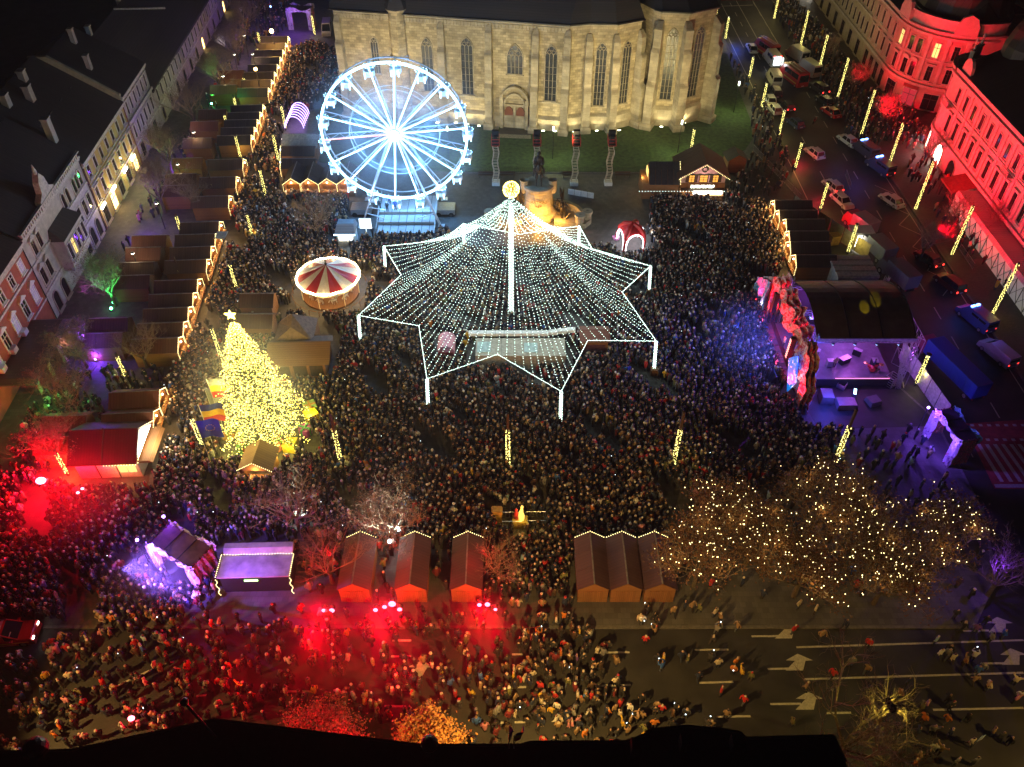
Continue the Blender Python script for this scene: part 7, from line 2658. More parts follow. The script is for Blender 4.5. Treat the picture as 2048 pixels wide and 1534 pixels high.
van('dark van lit blue at its rear, farther of the pair', C(1727, 305), NN + .35, (.05, .05, .09), 5.4, 2.2, beacon=True)
van('dark blue van with blue beacons, nearer of the pair', C(1758, 340), NN + .35, (.03, .04, .12), 5.6, 2.2, beacon=True, on=True)
car('white car glowing red beside the lit lamp post', C(1628, 310), NN + .35, W_, 'hatch')
car('white car in the left lane, farther of two near the canvas fence', C(1664, 376), NN + .3, W_, 'hatch', True)
car('white car turned towards us, nearer of two near the canvas fence', C(1683, 406), NN + .3 + math.pi, W_, 'sedan')
car('white taxi like car alone in the right lane', C(1782, 405), NN + .4, W_, 'sedan')
box_truck('red and grey box van beside the canvas fence', C(1716, 458), NN + .42, (.45, .36, .36), (.45, .05, .07), 5.4, 2.8)
box_truck('grey truck with ribbed box beside the site cabin', C(1748, 508), NN + .3, (.22, .25, .26), (.2, .2, .22), 6.0, 3.0)
box_truck('dim grey truck beside the pale container tent', C(1790, 560), NN + .3, (.16, .17, .2), (.15, .15, .17), 6.5, 3.0)
car('black car with red tail lights, farther of two at the right kerb', C(1855, 522), NN + .4, BLK, 'sedan', True)
car('black car with red roof line, nearer of two at the right kerb', C(1897, 572), NN + .35, (.05, .01, .012), 'suv', True)
van('police van with glowing blue beacons and lit tail lights', C(1948, 643), NN + .35, (.03, .05, .2), 5.6, 2.2, 1.0, True, beacon=True)
van('silver estate van with red tail lights at the right edge', C(1992, 712), NN + .35, (.32, .32, .4), 5.2, 1.9, .95, True)
box_truck('blue container truck behind the panel fence', at(1893, 745), NN + .3, (.02, .06, .3), (.2, .03, .08), 11.0, 3.0)
van('white van parked between the violet gate and the church', C(655, 66), S + .1, (.6, .58, .58), 5.6, 2.5, z=0)
# motorcycle
x, y = at(1629, 244)
mc = thing('motorcycle', 'red and white motorcycle alone on the street', 'motorcycle', (x, y, RD), 1.0)
for xx in (-.65, .65):
    MB().tube([(xx, -.06, .32), (xx, .06, .32)], .32, 12).build('wheel', M['rubber'], mc)
MB().frus(-.6, .5, -.14, .14, .35, -.5, .35, -.2, .2, .85).build('body', paint(REDC), mc)
MB().box(-.6, .0, -.14, .14, .86, .95).build('saddle', M['black'], mc)
MB().bar((.65, 0, .32), (.42, 0, 1.05), .08).bar((.42, -.35, 1.05), (.42, .35, 1.05), .05).build('handlebar', M['alu'], mc)
# red command car in the lower left corner
fx, fy = at(12, 1277)
fc_ = thing('fire_service_car', 'red fire service car with yellow stripes at the left edge', 'fire service car', (fx, fy, RD), .12)
b = MB()
b.frus(-3.1, 3.1, -1.05, 1.05, .35, -3.1, 3.0, -1.05, 1.05, 1.0).frus(-3.1, 3.0, -1.05, 1.05, 1.0, -3.1, 2.85, -1.0, 1.0, 1.25)
b.frus(-3.0, .6, -1.0, 1.0, 1.25, -2.9, .5, -.86, .86, 2.0)
for s in (-1, 1):
    b.bar((1.75, s * .94, 1.22), (.5, s * .84, 1.98), .1)
    b.bar((-.9, s * .99, 1.22), (-.9, s * .86, 2.0), .12)
    b.box(1.2, 1.4, s * 1.18 - .12, s * 1.18 + .12, 1.2, 1.42)
b.build('body', paint(REDC), fc_)
MB().frus(-2.9, 1.75, -.985, .985, 1.24, -2.8, .52, -.85, .85, 1.97).build('windows', M['glass'], fc_)
for s in (-1, 1):
    MB().box(-3.0, 2.6, s * 1.053 - .008, s * 1.053 + .008, .72, .86).build('stripe', paint((.75, .55, .03)), fc_)
    MB().box(-3.0, 1.4, s * 1.053 - .008, s * 1.053 + .008, .5, .58).build('stripe', paint((.7, .45, .3)), fc_)
    MB().box(-2.9, .6, s * .885 - .02, s * .885 + .02, 2.0, 2.06).build('roof_rail', M['alu'], fc_)
MB().box(-1.5, -1.1, -.75, .75, 2.01, 2.16).build('beacon_bar', plain('dark_blue_beacon', (.05, .08, .3), .2, 0, 0), fc_)
MB().box(.05, .3, -.84, .84, 2.005, 2.012).build('roof_band', paint((.6, .45, .5)), fc_)
text('lettering', 'POMPIERI', .3, paint((.7, .6, .6)), fc_, (-.1, 0, 2.015), (0, 0, R(-90)), .003)
text('lettering', '112', .34, paint((.75, .7, .5)), fc_, (-1.0, -1.02, 1.42), (R(80), 0, 0), .004)
bd = MB().tube([(-1.75 + .2 * math.cos(t), -1.0, 1.55 + .2 * math.sin(t)) for t in [2 * math.pi * k / 12 for k in range(13)]], .04, 5, cap=False)
bd.bar((-1.75, -1.0, 1.42), (-1.75, -1.0, 1.68), .05).bar((-1.88, -1.0, 1.55), (-1.62, -1.0, 1.55), .05)
bd.build('round_emblem', paint((.6, .58, .55)), fc_)
wheels(fc_, (-2.0, 2.0), 1.05, .4)
lamps(fc_, 3.02, -3.1, 1.0, .75, .8)
for s in (-1, 1):
    MB().box(3.0, 3.08, s * .75 - .16, s * .75 + .16, .95, 1.1).build('lit_headlight', M['lamp_white'], fc_)
MB().box(.9, 1.15, -.8, -.3, 1.62, 1.64).build('card', paint((.6, .5, .4)), fc_, (0, 0, 0), (0, .0, 0))

# ================================================================ people
PAL = dict(black=(.014, .014, .017), charcoal=(.035, .035, .04), navy=(.018, .028, .07), brown=(.075, .04, .022), tan=(.30, .19, .10), cream=(.58, .50, .38), white=(.66, .64, .62),
           grey=(.2, .2, .21), red=(.46, .02, .02), maroon=(.16, .015, .02), orange=(.52, .16, .02), yellow=(.58, .36, .03), olive=(.14, .14, .05), blue=(.04, .13, .45), pink=(.56, .22, .28), paleblue=(.30, .44, .55), purple=(.16, .06, .25))
CNAME = dict(paleblue='pale blue')
HAIR = [(.02, .013, .01), (.045, .026, .015), (.09, .05, .025), (.2, .13, .06)]
SKIN = [(.45, .28, .2), (.5, .32, .23), (.38, .23, .16)]

POSES = {}


def skeleton(kind):
    """joints: name -> (position, radius); bones as pairs"""
    J = dict(pelvis=((0, 0, .95), .15), waist=((0, 0, 1.12), .145), chest=((0, .01, 1.36), .17), neck=((0, 0, 1.51), .06), jaw=((0, -.02, 1.6), .085), crown=((0, 0, 1.73), .085),
             ls=((-.2, 0, 1.42), .085), le=((-.28, .03, 1.16), .065), lw=((-.26, -.1, .94), .045), lh=((-.25, -.14, .86), .04),
             rs=((.2, 0, 1.42), .085), re=((.28, .03, 1.16), .065), rw=((.26, -.1, .94), .045), rh=((.25, -.14, .86), .04),
             lk=((-.11, -.02, .5), .085), la=((-.11, .02, .1), .06), lt=((-.12, -.13, .04), .05), rk=((.11, -.02, .5), .085), ra=((.11, .02, .1), .06), rt=((.12, -.13, .04), .05),
             lp=((-.1, 0, .88), .11), rp=((.1, 0, .88), .11))
    s = lambda k, p: J.__setitem__(k, (p, J[k][1]))
    if kind.startswith('walk'):
        a = 1 if kind == 'walk_a' else -1
        s('lk', (-.1, -.16 * a, .5)), s('la', (-.1, -.2 * a, .1)), s('lt', (-.11, -.2 * a - .14, .04))
        s('rk', (.1, .1 * a, .5)), s('ra', (.1, .28 * a, .12)), s('rt', (.11, .28 * a - .13, .05))
        s('le', (-.28, .12 * a, 1.16)), s('lw', (-.26, .1 * a - .02, .94)), s('lh', (-.25, .08 * a - .04, .86))
        s('re', (.28, -.1 * a, 1.16)), s('rw', (.26, -.2 * a, .95)), s('rh', (.25, -.24 * a, .88))
    if kind == 'photo':
        s('le', (-.3, -.14, 1.28)), s('lw', (-.16, -.36, 1.45)), s('lh', (-.08, -.4, 1.52))
        s('re', (.3, -.14, 1.28)), s('rw', (.16, -.36, 1.45)), s('rh', (.08, -.4, 1.52))
    if kind == 'cheer':
        s('le', (-.38, 0, 1.62)), s('lw', (-.36, -.05, 1.86)), s('lh', (-.35, -.06, 1.96))
        s('re', (.38, 0, 1.62)), s('rw', (.34, -.05, 1.86)), s('rh', (.33, -.06, 1.96))
    if kind == 'wave':
        s('re', (.36, 0, 1.6)), s('rw', (.3, -.08, 1.84)), s('rh', (.28, -.1, 1.94))
    if kind == 'pockets':
        s('le', (-.33, .06, 1.18)), s('lw', (-.2, -.08, 1.02)), s('lh', (-.16, -.12, .98))
        s('re', (.33, .06, 1.18)), s('rw', (.2, -.08, 1.02)), s('rh', (.16, -.12, .98))
    B = [('pelvis', 'waist'), ('waist', 'chest'), ('chest', 'neck'), ('neck', 'jaw'), ('jaw', 'crown'), ('chest', 'ls'), ('ls', 'le'), ('le', 'lw'), ('lw', 'lh'), ('chest', 'rs'), ('rs', 're'), ('re', 'rw'), ('rw', 'rh'),
         ('pelvis', 'lp'), ('lp', 'lk'), ('lk', 'la'), ('la', 'lt'), ('pelvis', 'rp'), ('rp', 'rk'), ('rk', 'ra'), ('ra', 'rt')]
    return J, B


def grow(kind, sub):
    J, B = skeleton(kind)
    names = list(J)
    me = bpy.data.meshes.new('pose')
    me.from_pydata([J[n][0] for n in names], [(names.index(a), names.index(b)) for a, b in B], [])
    o = bpy.data.objects.new('pose', me)
    COL.objects.link(o)
    md = o.modifiers.new('skin', 'SKIN')
    md.use_smooth_shade = True
    for i, n in enumerate(names):
        v = me.skin_vertices[0].data[i]
        r = J[n][1]
        v.radius = (r, r)
        v.use_root = (n == 'pelvis')
        if n in ('pelvis', 'waist', 'chest'):
            v.radius = (r * 1.15, r * .85)
    if sub:
        ms = o.modifiers.new('sub', 'SUBSURF')
        ms.levels = ms.render_levels = sub
    dg = bpy.context.evaluated_depsgraph_get()
    ev = o.evaluated_get(dg)
    m2 = bpy.data.meshes.new_from_object(ev)
    V = np.zeros(len(m2.vertices) * 3)
    m2.vertices.foreach_get('co', V)
    V = V.reshape(-1, 3)
    F = [tuple(p.vertices) for p in m2.polygons]
    # which bone each face is nearest to
    cen = np.array([V[list(f)].mean(0) for f in F])
    seg = []
    for a, b in B:
        seg.append((np.array(J[a][0]), np.array(J[b][0]), J[a][1]))
    D = []
    for a, b, r in seg:
        ab = b - a
        t = np.clip(((cen - a) @ ab) / (ab @ ab), 0, 1)
        D.append(np.linalg.norm(cen - (a + t[:, None] * ab), axis=1))
    nb = np.argmin(np.array(D), 0)
    reg = []
    for i, k in enumerate(nb):
        a, b = B[k]
        if b in ('jaw', 'crown'):
            c = cen[i]
            # 0 face, 1 hair or hat
            reg.append(0 if (c[1] < -.02 and c[2] < 1.71) else 1)
        elif b in ('lh', 'rh'):
            reg.append(2)
        elif b in ('lt', 'rt'):
            reg.append(5)
        elif b in ('lk', 'rk', 'la', 'ra'):
            reg.append(4 if cen[i][2] < .78 else 3)
        elif b == 'neck':
            reg.append(6)
        else:
            reg.append(3)
    bpy.data.objects.remove(o)
    return V, F, np.array(reg)


for k in ('stand', 'pockets', 'walk_a', 'walk_b', 'photo', 'cheer', 'wave'):
    POSES[k] = grow(k, 1)


def person_mesh(kind, coat, hat, hatcol, legs, scale=1.0, fat=1.08):
    V, F, reg = POSES[kind]
    me = bpy.data.meshes.new('person')
    W = V.copy()
    W[:, 2] *= scale
    W[:, 0] *= scale * fat
    W[:, 1] *= scale * fat
    if hat != 'bare':       # a fuller head under a hat or hood
        top = V[:, 2] > 1.62
        W[top, 0] *= 1.16
        W[top, 1] *= 1.16
    me.from_pydata(W.tolist(), [], F)
    cols = np.zeros((len(F), 4))
    sk = random.choice(SKIN)
    table = {0: sk, 1: hatcol, 2: sk if random.random() < .6 else (.03, .03, .03), 3: coat, 4: legs, 5: (.03, .025, .02), 6: hatcol if hat == 'hood' else coat}
    for i, r in enumerate(reg):
        cols[i, :3] = table[r]
    cols[:, 3] = 1
    at_ = me.attributes.new('tint', 'FLOAT_COLOR', 'FACE')
    at_.data.foreach_set('color', cols.ravel())
    me.polygons.foreach_set('use_smooth', [True] * len(F))
    me.materials.append(M['people'])
    return me


# positions read off the photograph in four enlarged parts: x, y, coat
CODE = dict(k='black', c='charcoal', n='navy', b='brown', t='tan', m='cream', w='white', g='grey', r='red', d='maroon', o='orange', y='yellow', l='olive', u='blue', p='pink', a='paleblue', v='purple')
RAW7 = "225,370,m;340,400,w;400,375,o;260,385,t;380,480,k;455,440,c;515,485,y;575,460,c;610,500,g;195,500,o;255,495,k;90,550,t;150,535,d;50,600,k;245,545,d;210,580,k;320,590,c;400,585,r;425,610,b;375,655,o;315,670,d;235,650,c;140,640,k;60,560,k;500,690,v;550,680,c;440,690,b;125,710,t;270,715,n;635,755,t;685,750,b;745,590,c;610,820,c;500,800,k;455,760,b;400,770,k;295,815,c;235,740,k;155,820,m;15,780,m;10,830,y;65,770,t;65,855,r;95,850,m;130,880,n;180,760,t;265,800,k;495,860,g;430,870,l;610,910,b;655,950,k;505,970,w;565,985,u;530,1010,t;315,910,l;215,905,r;225,970,y;325,980,r;275,1000,t;380,980,k;160,1030,n;25,990,t;60,1050,c;95,1060,k;795,865,m;790,960,d;860,950,k;715,990,c;665,1040,k;1000,1000,k;235,1090,t;345,1060,w;300,1095,y;120,1180,c;25,1120,m;205,1160,n;340,1165,w;375,1160,m;415,1120,n;470,1110,g;510,1160,p;460,1190,p;435,1200,p;520,1200,n;590,1110,w;605,1130,k;230,1180,n;355,1210,t;200,1230,k;500,1250,t;560,1270,o;600,1240,g;740,1100,o;790,1075,t;830,1120,m;905,1070,w;705,1160,n;850,1190,y;915,1160,t;965,1140,t;1000,1135,t;1095,1190,o;1100,1090,c;1150,1080,r;1120,1050,t;1015,1230,l;890,1250,t;1025,1290,y;755,1260,k;810,1260,c;240,1320,r;320,1330,k;410,1310,c;580,1370,m;660,1340,t;750,1360,r;1235,1120,b;1275,1090,k;1340,1110,c;1230,1200,k;1650,1120,t;1500,1200,c;1530,1200,t;1490,1250,p;1115,690,k;1165,690,y;1155,750,u;1305,670,n;1355,690,l;1525,690,c;1585,730,m;1705,775,o;1725,715,o;1765,795,y;1835,830,l;1435,830,n;1610,940,r;1025,550,r;1785,1005,r;1000,400,w;1045,320,c;1090,380,k;1125,420,c;1105,475,t;1240,330,t;1385,290,t;1330,290,n;1440,310,l;1560,345,m;1600,375,t;1575,470,g;1735,440,t;1545,540,c;985,390,m"
RAW6 = "490,350,p;550,370,w;345,480,r;440,510,r;410,580,r;600,515,w;560,560,m;590,610,t;790,445,p;830,515,r;690,340,d;695,490,d;1070,530,t;1005,610,b;1110,375,k;1155,425,d;1205,440,t;1280,330,c;1290,505,t;1345,465,t;1460,455,y;1530,550,m;1610,550,y;1880,595,y;1550,500,t;1440,640,d;1605,640,p;1630,700,t;1215,720,o;1280,695,o;1140,740,t;1350,740,d;1420,765,m;1480,740,y;1420,820,o;1440,890,m;1490,870,g;1685,755,y;1810,745,m;1765,710,o;1720,830,b;1640,780,t;1890,765,b;1925,840,m;1150,800,u;1210,820,u;1255,870,o;1160,910,a;1245,920,m;1785,830,k;1800,870,b;1730,900,r;1755,935,r;1790,945,m;1870,920,c;1940,930,y;1915,975,m;190,820,p;250,805,m;275,855,m;165,675,o;90,690,o;75,905,k;150,920,m;370,995,t;330,970,t;630,960,t;690,940,b;745,985,o;735,920,k;840,975,m;545,985,t;1045,945,o;1095,950,t;1030,920,k;685,1060,t;200,1035,t;270,1060,t;950,1040,m;1010,1080,r;940,1150,d;1140,1100,m;1320,1045,t;1405,1050,k;1480,1090,b;1555,1040,g;1650,960,b;1775,1010,r;1860,1030,o;1690,1110,g;1690,1170,w;1755,1215,y;1900,1050,m;1840,1100,c;1485,1195,g;1845,1255,k;1930,1220,c;1670,1330,r;1845,1350,w;50,1120,v;1955,1060,k;1665,1010,c;130,310,k;180,420,d;340,310,d;30,380,o"
RAW5 = "1620,430,r;1680,410,m;1380,580,m;1285,590,r;1100,545,a;1030,580,r;1085,620,u;1010,375,o;850,395,o;775,500,p;840,495,t;1190,390,t;460,530,y;390,570,r;340,610,o;520,530,d;390,690,t;525,830,m;345,830,y;1180,745,m;1350,790,y;1375,880,t;1390,920,t;1110,880,p;1045,870,b;870,920,t;500,1020,p;595,960,l;355,985,p;65,940,r;150,990,t;280,1030,t;240,1090,d;320,1110,l;455,1215,o;410,1280,o;620,1300,d;650,1300,p;100,1370,t;60,1390,m;120,1400,w;150,1420,u;980,1090,t;1065,1100,t;1170,1130,t;1220,1160,w;1180,1220,t;1265,1235,m;935,1220,w;1060,1200,w;1670,1040,m;1890,1060,r;1800,1110,t;1865,1140,t;1765,820,t;1825,735,t;1750,750,r;1835,905,y;1675,875,r;1930,980,r;1320,975,k;745,690,k;680,570,c;660,545,t;600,680,d;920,650,b;850,640,b;815,690,k;480,780,k;240,760,k;110,720,k;70,690,g;150,670,g;20,890,k;170,790,c;290,870,k;450,880,c"
RAW8 = "240,280,m;370,315,m;205,470,r;420,510,t;600,430,n;780,570,r;650,715,g;505,805,r;770,770,t;300,900,t;1085,870,n;1020,960,t;1300,550,a;1390,655,g;1425,690,m;1590,670,w;1520,710,t;1600,850,t;1700,900,m;1910,860,m;1920,1000,p;1940,970,w;1205,1150,o;1190,1060,l;1230,1040,p;1385,1155,o;1275,1240,g;1160,1250,n;1410,1260,n;1390,1000,k;1420,1050,c;1540,1150,k;1740,1250,t;1800,1290,c;1870,1320,k;1570,1330,m;1600,1480,g;1330,1390,t;1280,1380,w;1170,1440,t;1240,1420,k;1820,500,u;1720,530,g;1610,460,v;1510,440,k;1680,400,k;1450,350,c;1460,1480,g;1140,1490,o;1400,620,k;1330,650,w;1660,760,g;1620,780,u;190,1180,l"
PEOPLE = []
EXTRA = []
for raw, ox, oy in ((RAW8, 1536, 1134), (RAW5, 0, 1134), (RAW7, 1024, 1134), (RAW6, 512, 1134)):
    for e in raw.split(';'):
        a, b, c = e.split(',')
        x, y = at(ox + float(a) * .2607, oy + float(b) * .2607, 1.0)
        if y < 27.2 or y > 43:
            continue
        PEOPLE.append((x, y, CODE[c]))
EXTRA = [p[:2] for p in PEOPLE[286:]]
PEOPLE = PEOPLE[:286]
LM = [('fire service car', (20, 1275)), ('red bushy tree', (640, 1465)), ('golden bushy tree', (860, 1480)), ('small roof edge flags', (1025, 1475)), ('left red floodlights', (655, 1230)), ('middle red floodlights', (780, 1225)), ('right red floodlights', (975, 1220)),
      ('three joined stalls', (1250, 1215)), ('parking sign', (1955, 1500)), ('wide bare tree', (1660, 1440)), ('lamp hung trees', (1650, 1215)), ('bar container', (510, 1190)), ('left violet gate', (370, 1190)), ('near roof gable', (430, 1440)), ('round roof finial', (880, 1490)),
      ('solid lane lines', (1800, 1320)), ('topmost lane arrow', (1590, 1270)), ('mid road dashes', (1240, 1340)), ('slanting lane dashes', (290, 1345)), ('small red flare', (262, 1440)), ('short lane dashes', (820, 1330)), ('dark roof turrets', (1330, 1470)), ('glowing road lamp', (1780, 1440)), ('far right arrow', (2005, 1250))]
LM = [(n_, at(*p)) for n_, p in LM]
rows = []
for i, (x, y, c) in enumerate(PEOPLE):
    d = sorted(((x - lx) ** 2 + (y - ly) ** 2, nm, lx, ly) for nm, (lx, ly) in LM)[0]
    dx, dy = x - d[2], y - d[3]
    side = 'by' if d[0] < 1.6 else ('right of' if dx > 0 else 'left of') if abs(dx) > abs(dy) else 'beyond' if dy > 0 else 'before'
    hat = random.choices(('bare', 'hat', 'hood'), (.5, .32, .18))[0]
    hn, hc = ('dark hair', random.choice(HAIR))
    if hat == 'hat':
        k = random.choice(('white', 'grey', 'red', 'black', 'tan', 'cream'))
        hn, hc = k + ' hat', PAL[k]
    elif hat == 'hood':
        hn, hc = 'pale fur hood', (.5, .43, .33)
    kind = random.choices(('stand', 'pockets', 'walk_a', 'walk_b', 'photo', 'cheer', 'wave'), (22, 26, 20, 20, 7, 2, 3))[0]
    rows.append([x, y, c, d[1], side, hat, hn, hc, kind])
VERB = dict(stand='standing', pockets='waiting', walk_a='walking', walk_b='striding', photo='filming', cheer='cheering', wave='waving')
seen = {}
labels = []
for r in rows:
    base = '%s person in %s coat, %s, %s the %s' % (VERB[r[8]], CNAME.get(r[2], r[2]), r[6], r[4], r[3])
    seen.setdefault(base, []).append(len(labels))
    labels.append(base)
for b, idx in seen.items():
    if len(idx) > 1:
        idx.sort(key=lambda i: rows[i][0])
        for n, i in enumerate(idx):
            labels[i] = b + ', %s from left' % ('first', 'second', 'third', 'fourth', 'fifth', 'sixth')[min(n, 5)]
phones = 0
for r, lb in zip(rows, labels):
    x, y, c, _, _, hat, hn, hc, kind = r
    legs = random.choice(((.02, .022, .03), (.03, .035, .06), (.012, .012, .013), (.05, .04, .035), (.08, .09, .12)))
    sc = random.uniform(.92, 1.06)
    v = random.uniform(.8, 1.15)
    me = person_mesh(kind, tuple(min(1, q * v) for q in PAL[c]), hat, hc, legs, sc, random.uniform(1.04, 1.2))
    z = 0.0 if y > 40.7 else RD
    rz = random.uniform(0, 2 * math.pi)
    o = link('person', me, None, (x, y, z), rz)
    tag(o, lb, 'person', 'people out on the closed road')
    if kind == 'photo':
        phones += 1
        p = Vector((0, -.45 * sc * 1.1, 1.54 * sc))
        p.rotate(Euler((0, 0, rz)))
        ph = MB().box(-.04, .04, -.006, .006, -.08, .08).build('phone', M['phone'], None, (x + p.x, y + p.y, z + p.z), rz)
        tag(ph, 'glowing phone held by the ' + lb.replace(' person', ' one').replace(' coat', ''), 'phone', 'phones held up on the road')
# people on the wheel platform, and two figures by the tent
for px, py, c, lb in ((878, 420, 'blue', 'person in bright blue jacket on the wheel platform, right one'), (780, 408, 'blue', 'person in bright blue jacket on the wheel platform, left one'), (775, 422, 'black', 'person in black standing near the blue jackets on the wheel platform'), (760, 418, 'black', 'person in black at the left rail of the wheel platform')):
    x, y = at(px if px != 878 else 791, py, 1.5)
    o = link('person', person_mesh('stand', PAL[c], 'bare', HAIR[0], (.02, .02, .03)), None, (x, y, 1.5), random.uniform(-.4, .4))
    tag(o, lb, 'person', 'people on the wheel platform')
for px, py, z, c, lb in ((1566, 693, 1.2, 'white', 'performer in pale clothes near the front of the stage floor'), (1584, 720, 1.2, 'black', 'performer in dark clothes beside the hanging speaker'), (1667, 735, 1.2, 'tan', 'musician standing by the stage edge under the roof'), (1745, 738, 1.2, 'navy', 'drummer behind the red drum kit')):
    x, y = at(px, py, z)
    o = link('person', person_mesh('wave' if c == 'white' else 'pockets', PAL[c], 'bare', HAIR[1], (.02, .02, .03)), None, (x, y, z), random.uniform(0, 6))
    tag(o, lb, 'person', 'performers on the stage')

# ------------------------------------------------ the crowd itself: one mass of people
def low_person():
    """rings of six: coat, neck, head; plus two arms"""
    rings = [(0, .13, .1, 4), (.45, .15, .12, 4), (.82, .2, .15, 3), (1.12, .21, .16, 3), (1.36, .26, .17, 3), (1.47, .2, .13, 3), (1.52, .08, .08, 6), (1.58, .1, .115, 0), (1.68, .112, .125, 1), (1.76, .085, .1, 1), (1.8, .02, .02, 1)]
    V, F, G = [], [], []
    n = 6
    for z, a, b, g in rings:
        for j in range(n):
            t = 2 * math.pi * j / n
            V.append((a * math.cos(t), b * math.sin(t), z))
    for i in range(len(rings) - 1):
        for j in range(n):
            F.append((i * n + j, i * n + (j + 1) % n, (i + 1) * n + (j + 1) % n, (i + 1) * n + j))
            g = rings[i + 1][3] if rings[i + 1][3] != 0 else 0
            if rings[i][3] == 0 or rings[i + 1][3] == 0:
                g = 0 if j in (3, 4, 5) else 1
            G.append(g)
    for s in (-1, 1):
        b0 = len(V)
        for (x, y, z, r) in ((.23, 0, 1.42, .075), (.3, .02, 1.15, .065), (.22, -.14, 1.0, .05)):
            for j in range(4):
                t = 2 * math.pi * j / 4
                V.append((s * x + r * math.cos(t), y + r * math.sin(t), z))
        for i in range(2):
            for j in range(4):
                F.append((b0 + i * 4 + j, b0 + i * 4 + (j + 1) % 4, b0 + (i + 1) * 4 + (j + 1) % 4, b0 + (i + 1) * 4 + j))
                G.append(3)
    return np.array(V), np.array(F), np.array(G)


def inside(px, py, poly):
    c = False
    n = len(poly)
    for i in range(n):
        x0, y0 = poly[i]
        x1, y1 = poly[(i + 1) % n]
        if (y0 > py) != (y1 > py) and px < (x1 - x0) * (py - y0) / (y1 - y0) + x0:
            c = not c
    return c


ZONES = [   # outline in the photograph, people per square metre
    ([(560, 395), (700, 400), (690, 500), (745, 470), (900, 465), (930, 510), (1155, 505), (1215, 500), (1300, 455), (1300, 400), (1450, 395), (1545, 420), (1575, 500), (1520, 640), (1560, 760), (1620, 850), (1680, 870), (1690, 960), (1350, 980), (1330, 1080), (1150, 1085), (1130, 1195), (980, 1195), (980, 1100), (900, 1090), (640, 1085), (560, 1080), (480, 1080), (330, 1030), (310, 960), (330, 830), (330, 780), (380, 700), (440, 560), (480, 430)], 2.7),
    ([(500, 300), (545, 130), (620, 90), (690, 110), (690, 200), (640, 200), (610, 240), (560, 270), (560, 390), (480, 440), (460, 440)], 1.5),
    ([(0, 1235), (0, 960), (60, 950), (170, 985), (310, 980), (480, 1075), (435, 1100), (440, 1180), (330, 1250), (180, 1240)], 2.1),
    ([(170, 740), (330, 740), (330, 790), (220, 800), (215, 860), (90, 960), (0, 950), (60, 830)], .9),
    ([(240, 520), (330, 420), (400, 300), (460, 160), (500, 90), (480, 90), (390, 250), (300, 400), (215, 520)], .35),
    ([(420, 700), (440, 640), (330, 790), (330, 840), (410, 820)], 1.2),
    ([(1540, 10), (1580, 0), (1660, 80), (1740, 180), (1850, 250), (1850, 300), (1700, 300), (1660, 190), (1600, 120)], .8),
    ([(1850, 310), (2048, 560), (2048, 620), (1960, 560), (1860, 420), (1800, 330)], .35),
    ([(1450, 110), (1530, 210), (1590, 340), (1545, 400), (1450, 390), (1510, 300), (1490, 200)], .5),
    ([(1690, 870), (1830, 860), (1880, 940), (1700, 960)], .5),
    ([(1330, 1080), (1350, 980), (1700, 950), (1960, 960), (1970, 1200), (1360, 1200)], .35),
    ([(640, 1100), (900, 1090), (980, 1100), (990, 1200), (900, 1200), (640, 1200), (560, 1200), (560, 1080)], .6),
    ([(480, 0), (590, 0), (570, 60), (520, 100), (490, 80)], .6),
    ([(980, 1200), (1140, 1198), (1150, 1215), (985, 1218)], 1.0),
    ([(0, 1225), (160, 1228), (300, 1225), (440, 1185), (430, 1215), (240, 1262), (110, 1240), (0, 1236)], 1.1),
]
HOLES = []   # (centre x, centre y, half sizes, angle) where something stands


def hole(o, hx, hy, dx=0, dy=0):
    HOLES.append((o.location.x, o.location.y, hx, hy, o.rotation_euler.z, dx, dy))


for o in list(COL.objects):
    if o.parent is None and o.type == 'EMPTY':
        n = o.name.split('.')[0]
        if n == 'market_stall':
            hole(o, 1.7, 3.3, 0, 2.7)
        elif n in ('grill_hut',):
            hole(o, 4.6, 3.4, .4, 2.8)
        elif n in ('timber_hall',):
            hole(o, 4.2, 4.6, .2, 4.0)
        elif n in ('wooden_kiosk', 'barrel_booth', 'wooden_cabin', 'ticket_booth'):
            hole(o, 1.9, 1.8, 0, 1.3)
        elif n == 'pale_pavilion':
            hole(o, 6.9, 2.6, 0, 2.3)
        elif n == 'tall_fir':
            hole(o, 4.6, 4.6)
        elif n == 'carousel':
            hole(o, 5.4, 5.4)
        elif n in ('lit_brown_tree', 'bare_tree'):
            hole(o, .5, .5)
        elif n == 'wheel_platform':
            hole(o, 5.0, 5.5, 0, 4.5)
        elif n == 'two_storey_chalet':
            hole(o, 3.9, 4, 0, 3.2)
        elif n == 'chalet_wing':
            hole(o, 3.4, 3, 0, 2.2)
        elif n == 'rider_monument':
            hole(o, 9, 5.5)
        elif n == 'red_dome_tent':
            hole(o, 3.2, 3.6)
        elif n == 'festive_gate':
            hole(o, 3.2, 1.8, 2.7, 1.5)
        elif n == 'bar_container':
            hole(o, 3.6, 2.0, 3.3, 1.7)
        elif n == 'hoop_tunnel':
            hole(o, 1.9, 3.2, 0, 3)
        elif n in ('podium', 'steel_barrier', 'site_cabin', 'fire_service_car', 'gift_box'):
            hole(o, 1.2 if n != 'fire_service_car' else 3.3, 1.0 if n != 'fire_service_car' else 1.3)
        elif n in ('parked_car', 'van', 'box_truck', 'fire_engine', 'ambulance'):
            hole(o, 3.0, 1.2)
HA = np.array(HOLES)


def blocked(x, y):
    dx, dy = x - HA[:, 0], y - HA[:, 1]
    c, s = np.cos(HA[:, 4]), np.sin(HA[:, 4])
    lx = dx * c + dy * s - HA[:, 5]
    ly = -dx * s + dy * c - HA[:, 6]
    return bool(np.any((np.abs(lx) < HA[:, 2]) & (np.abs(ly) < HA[:, 3])))


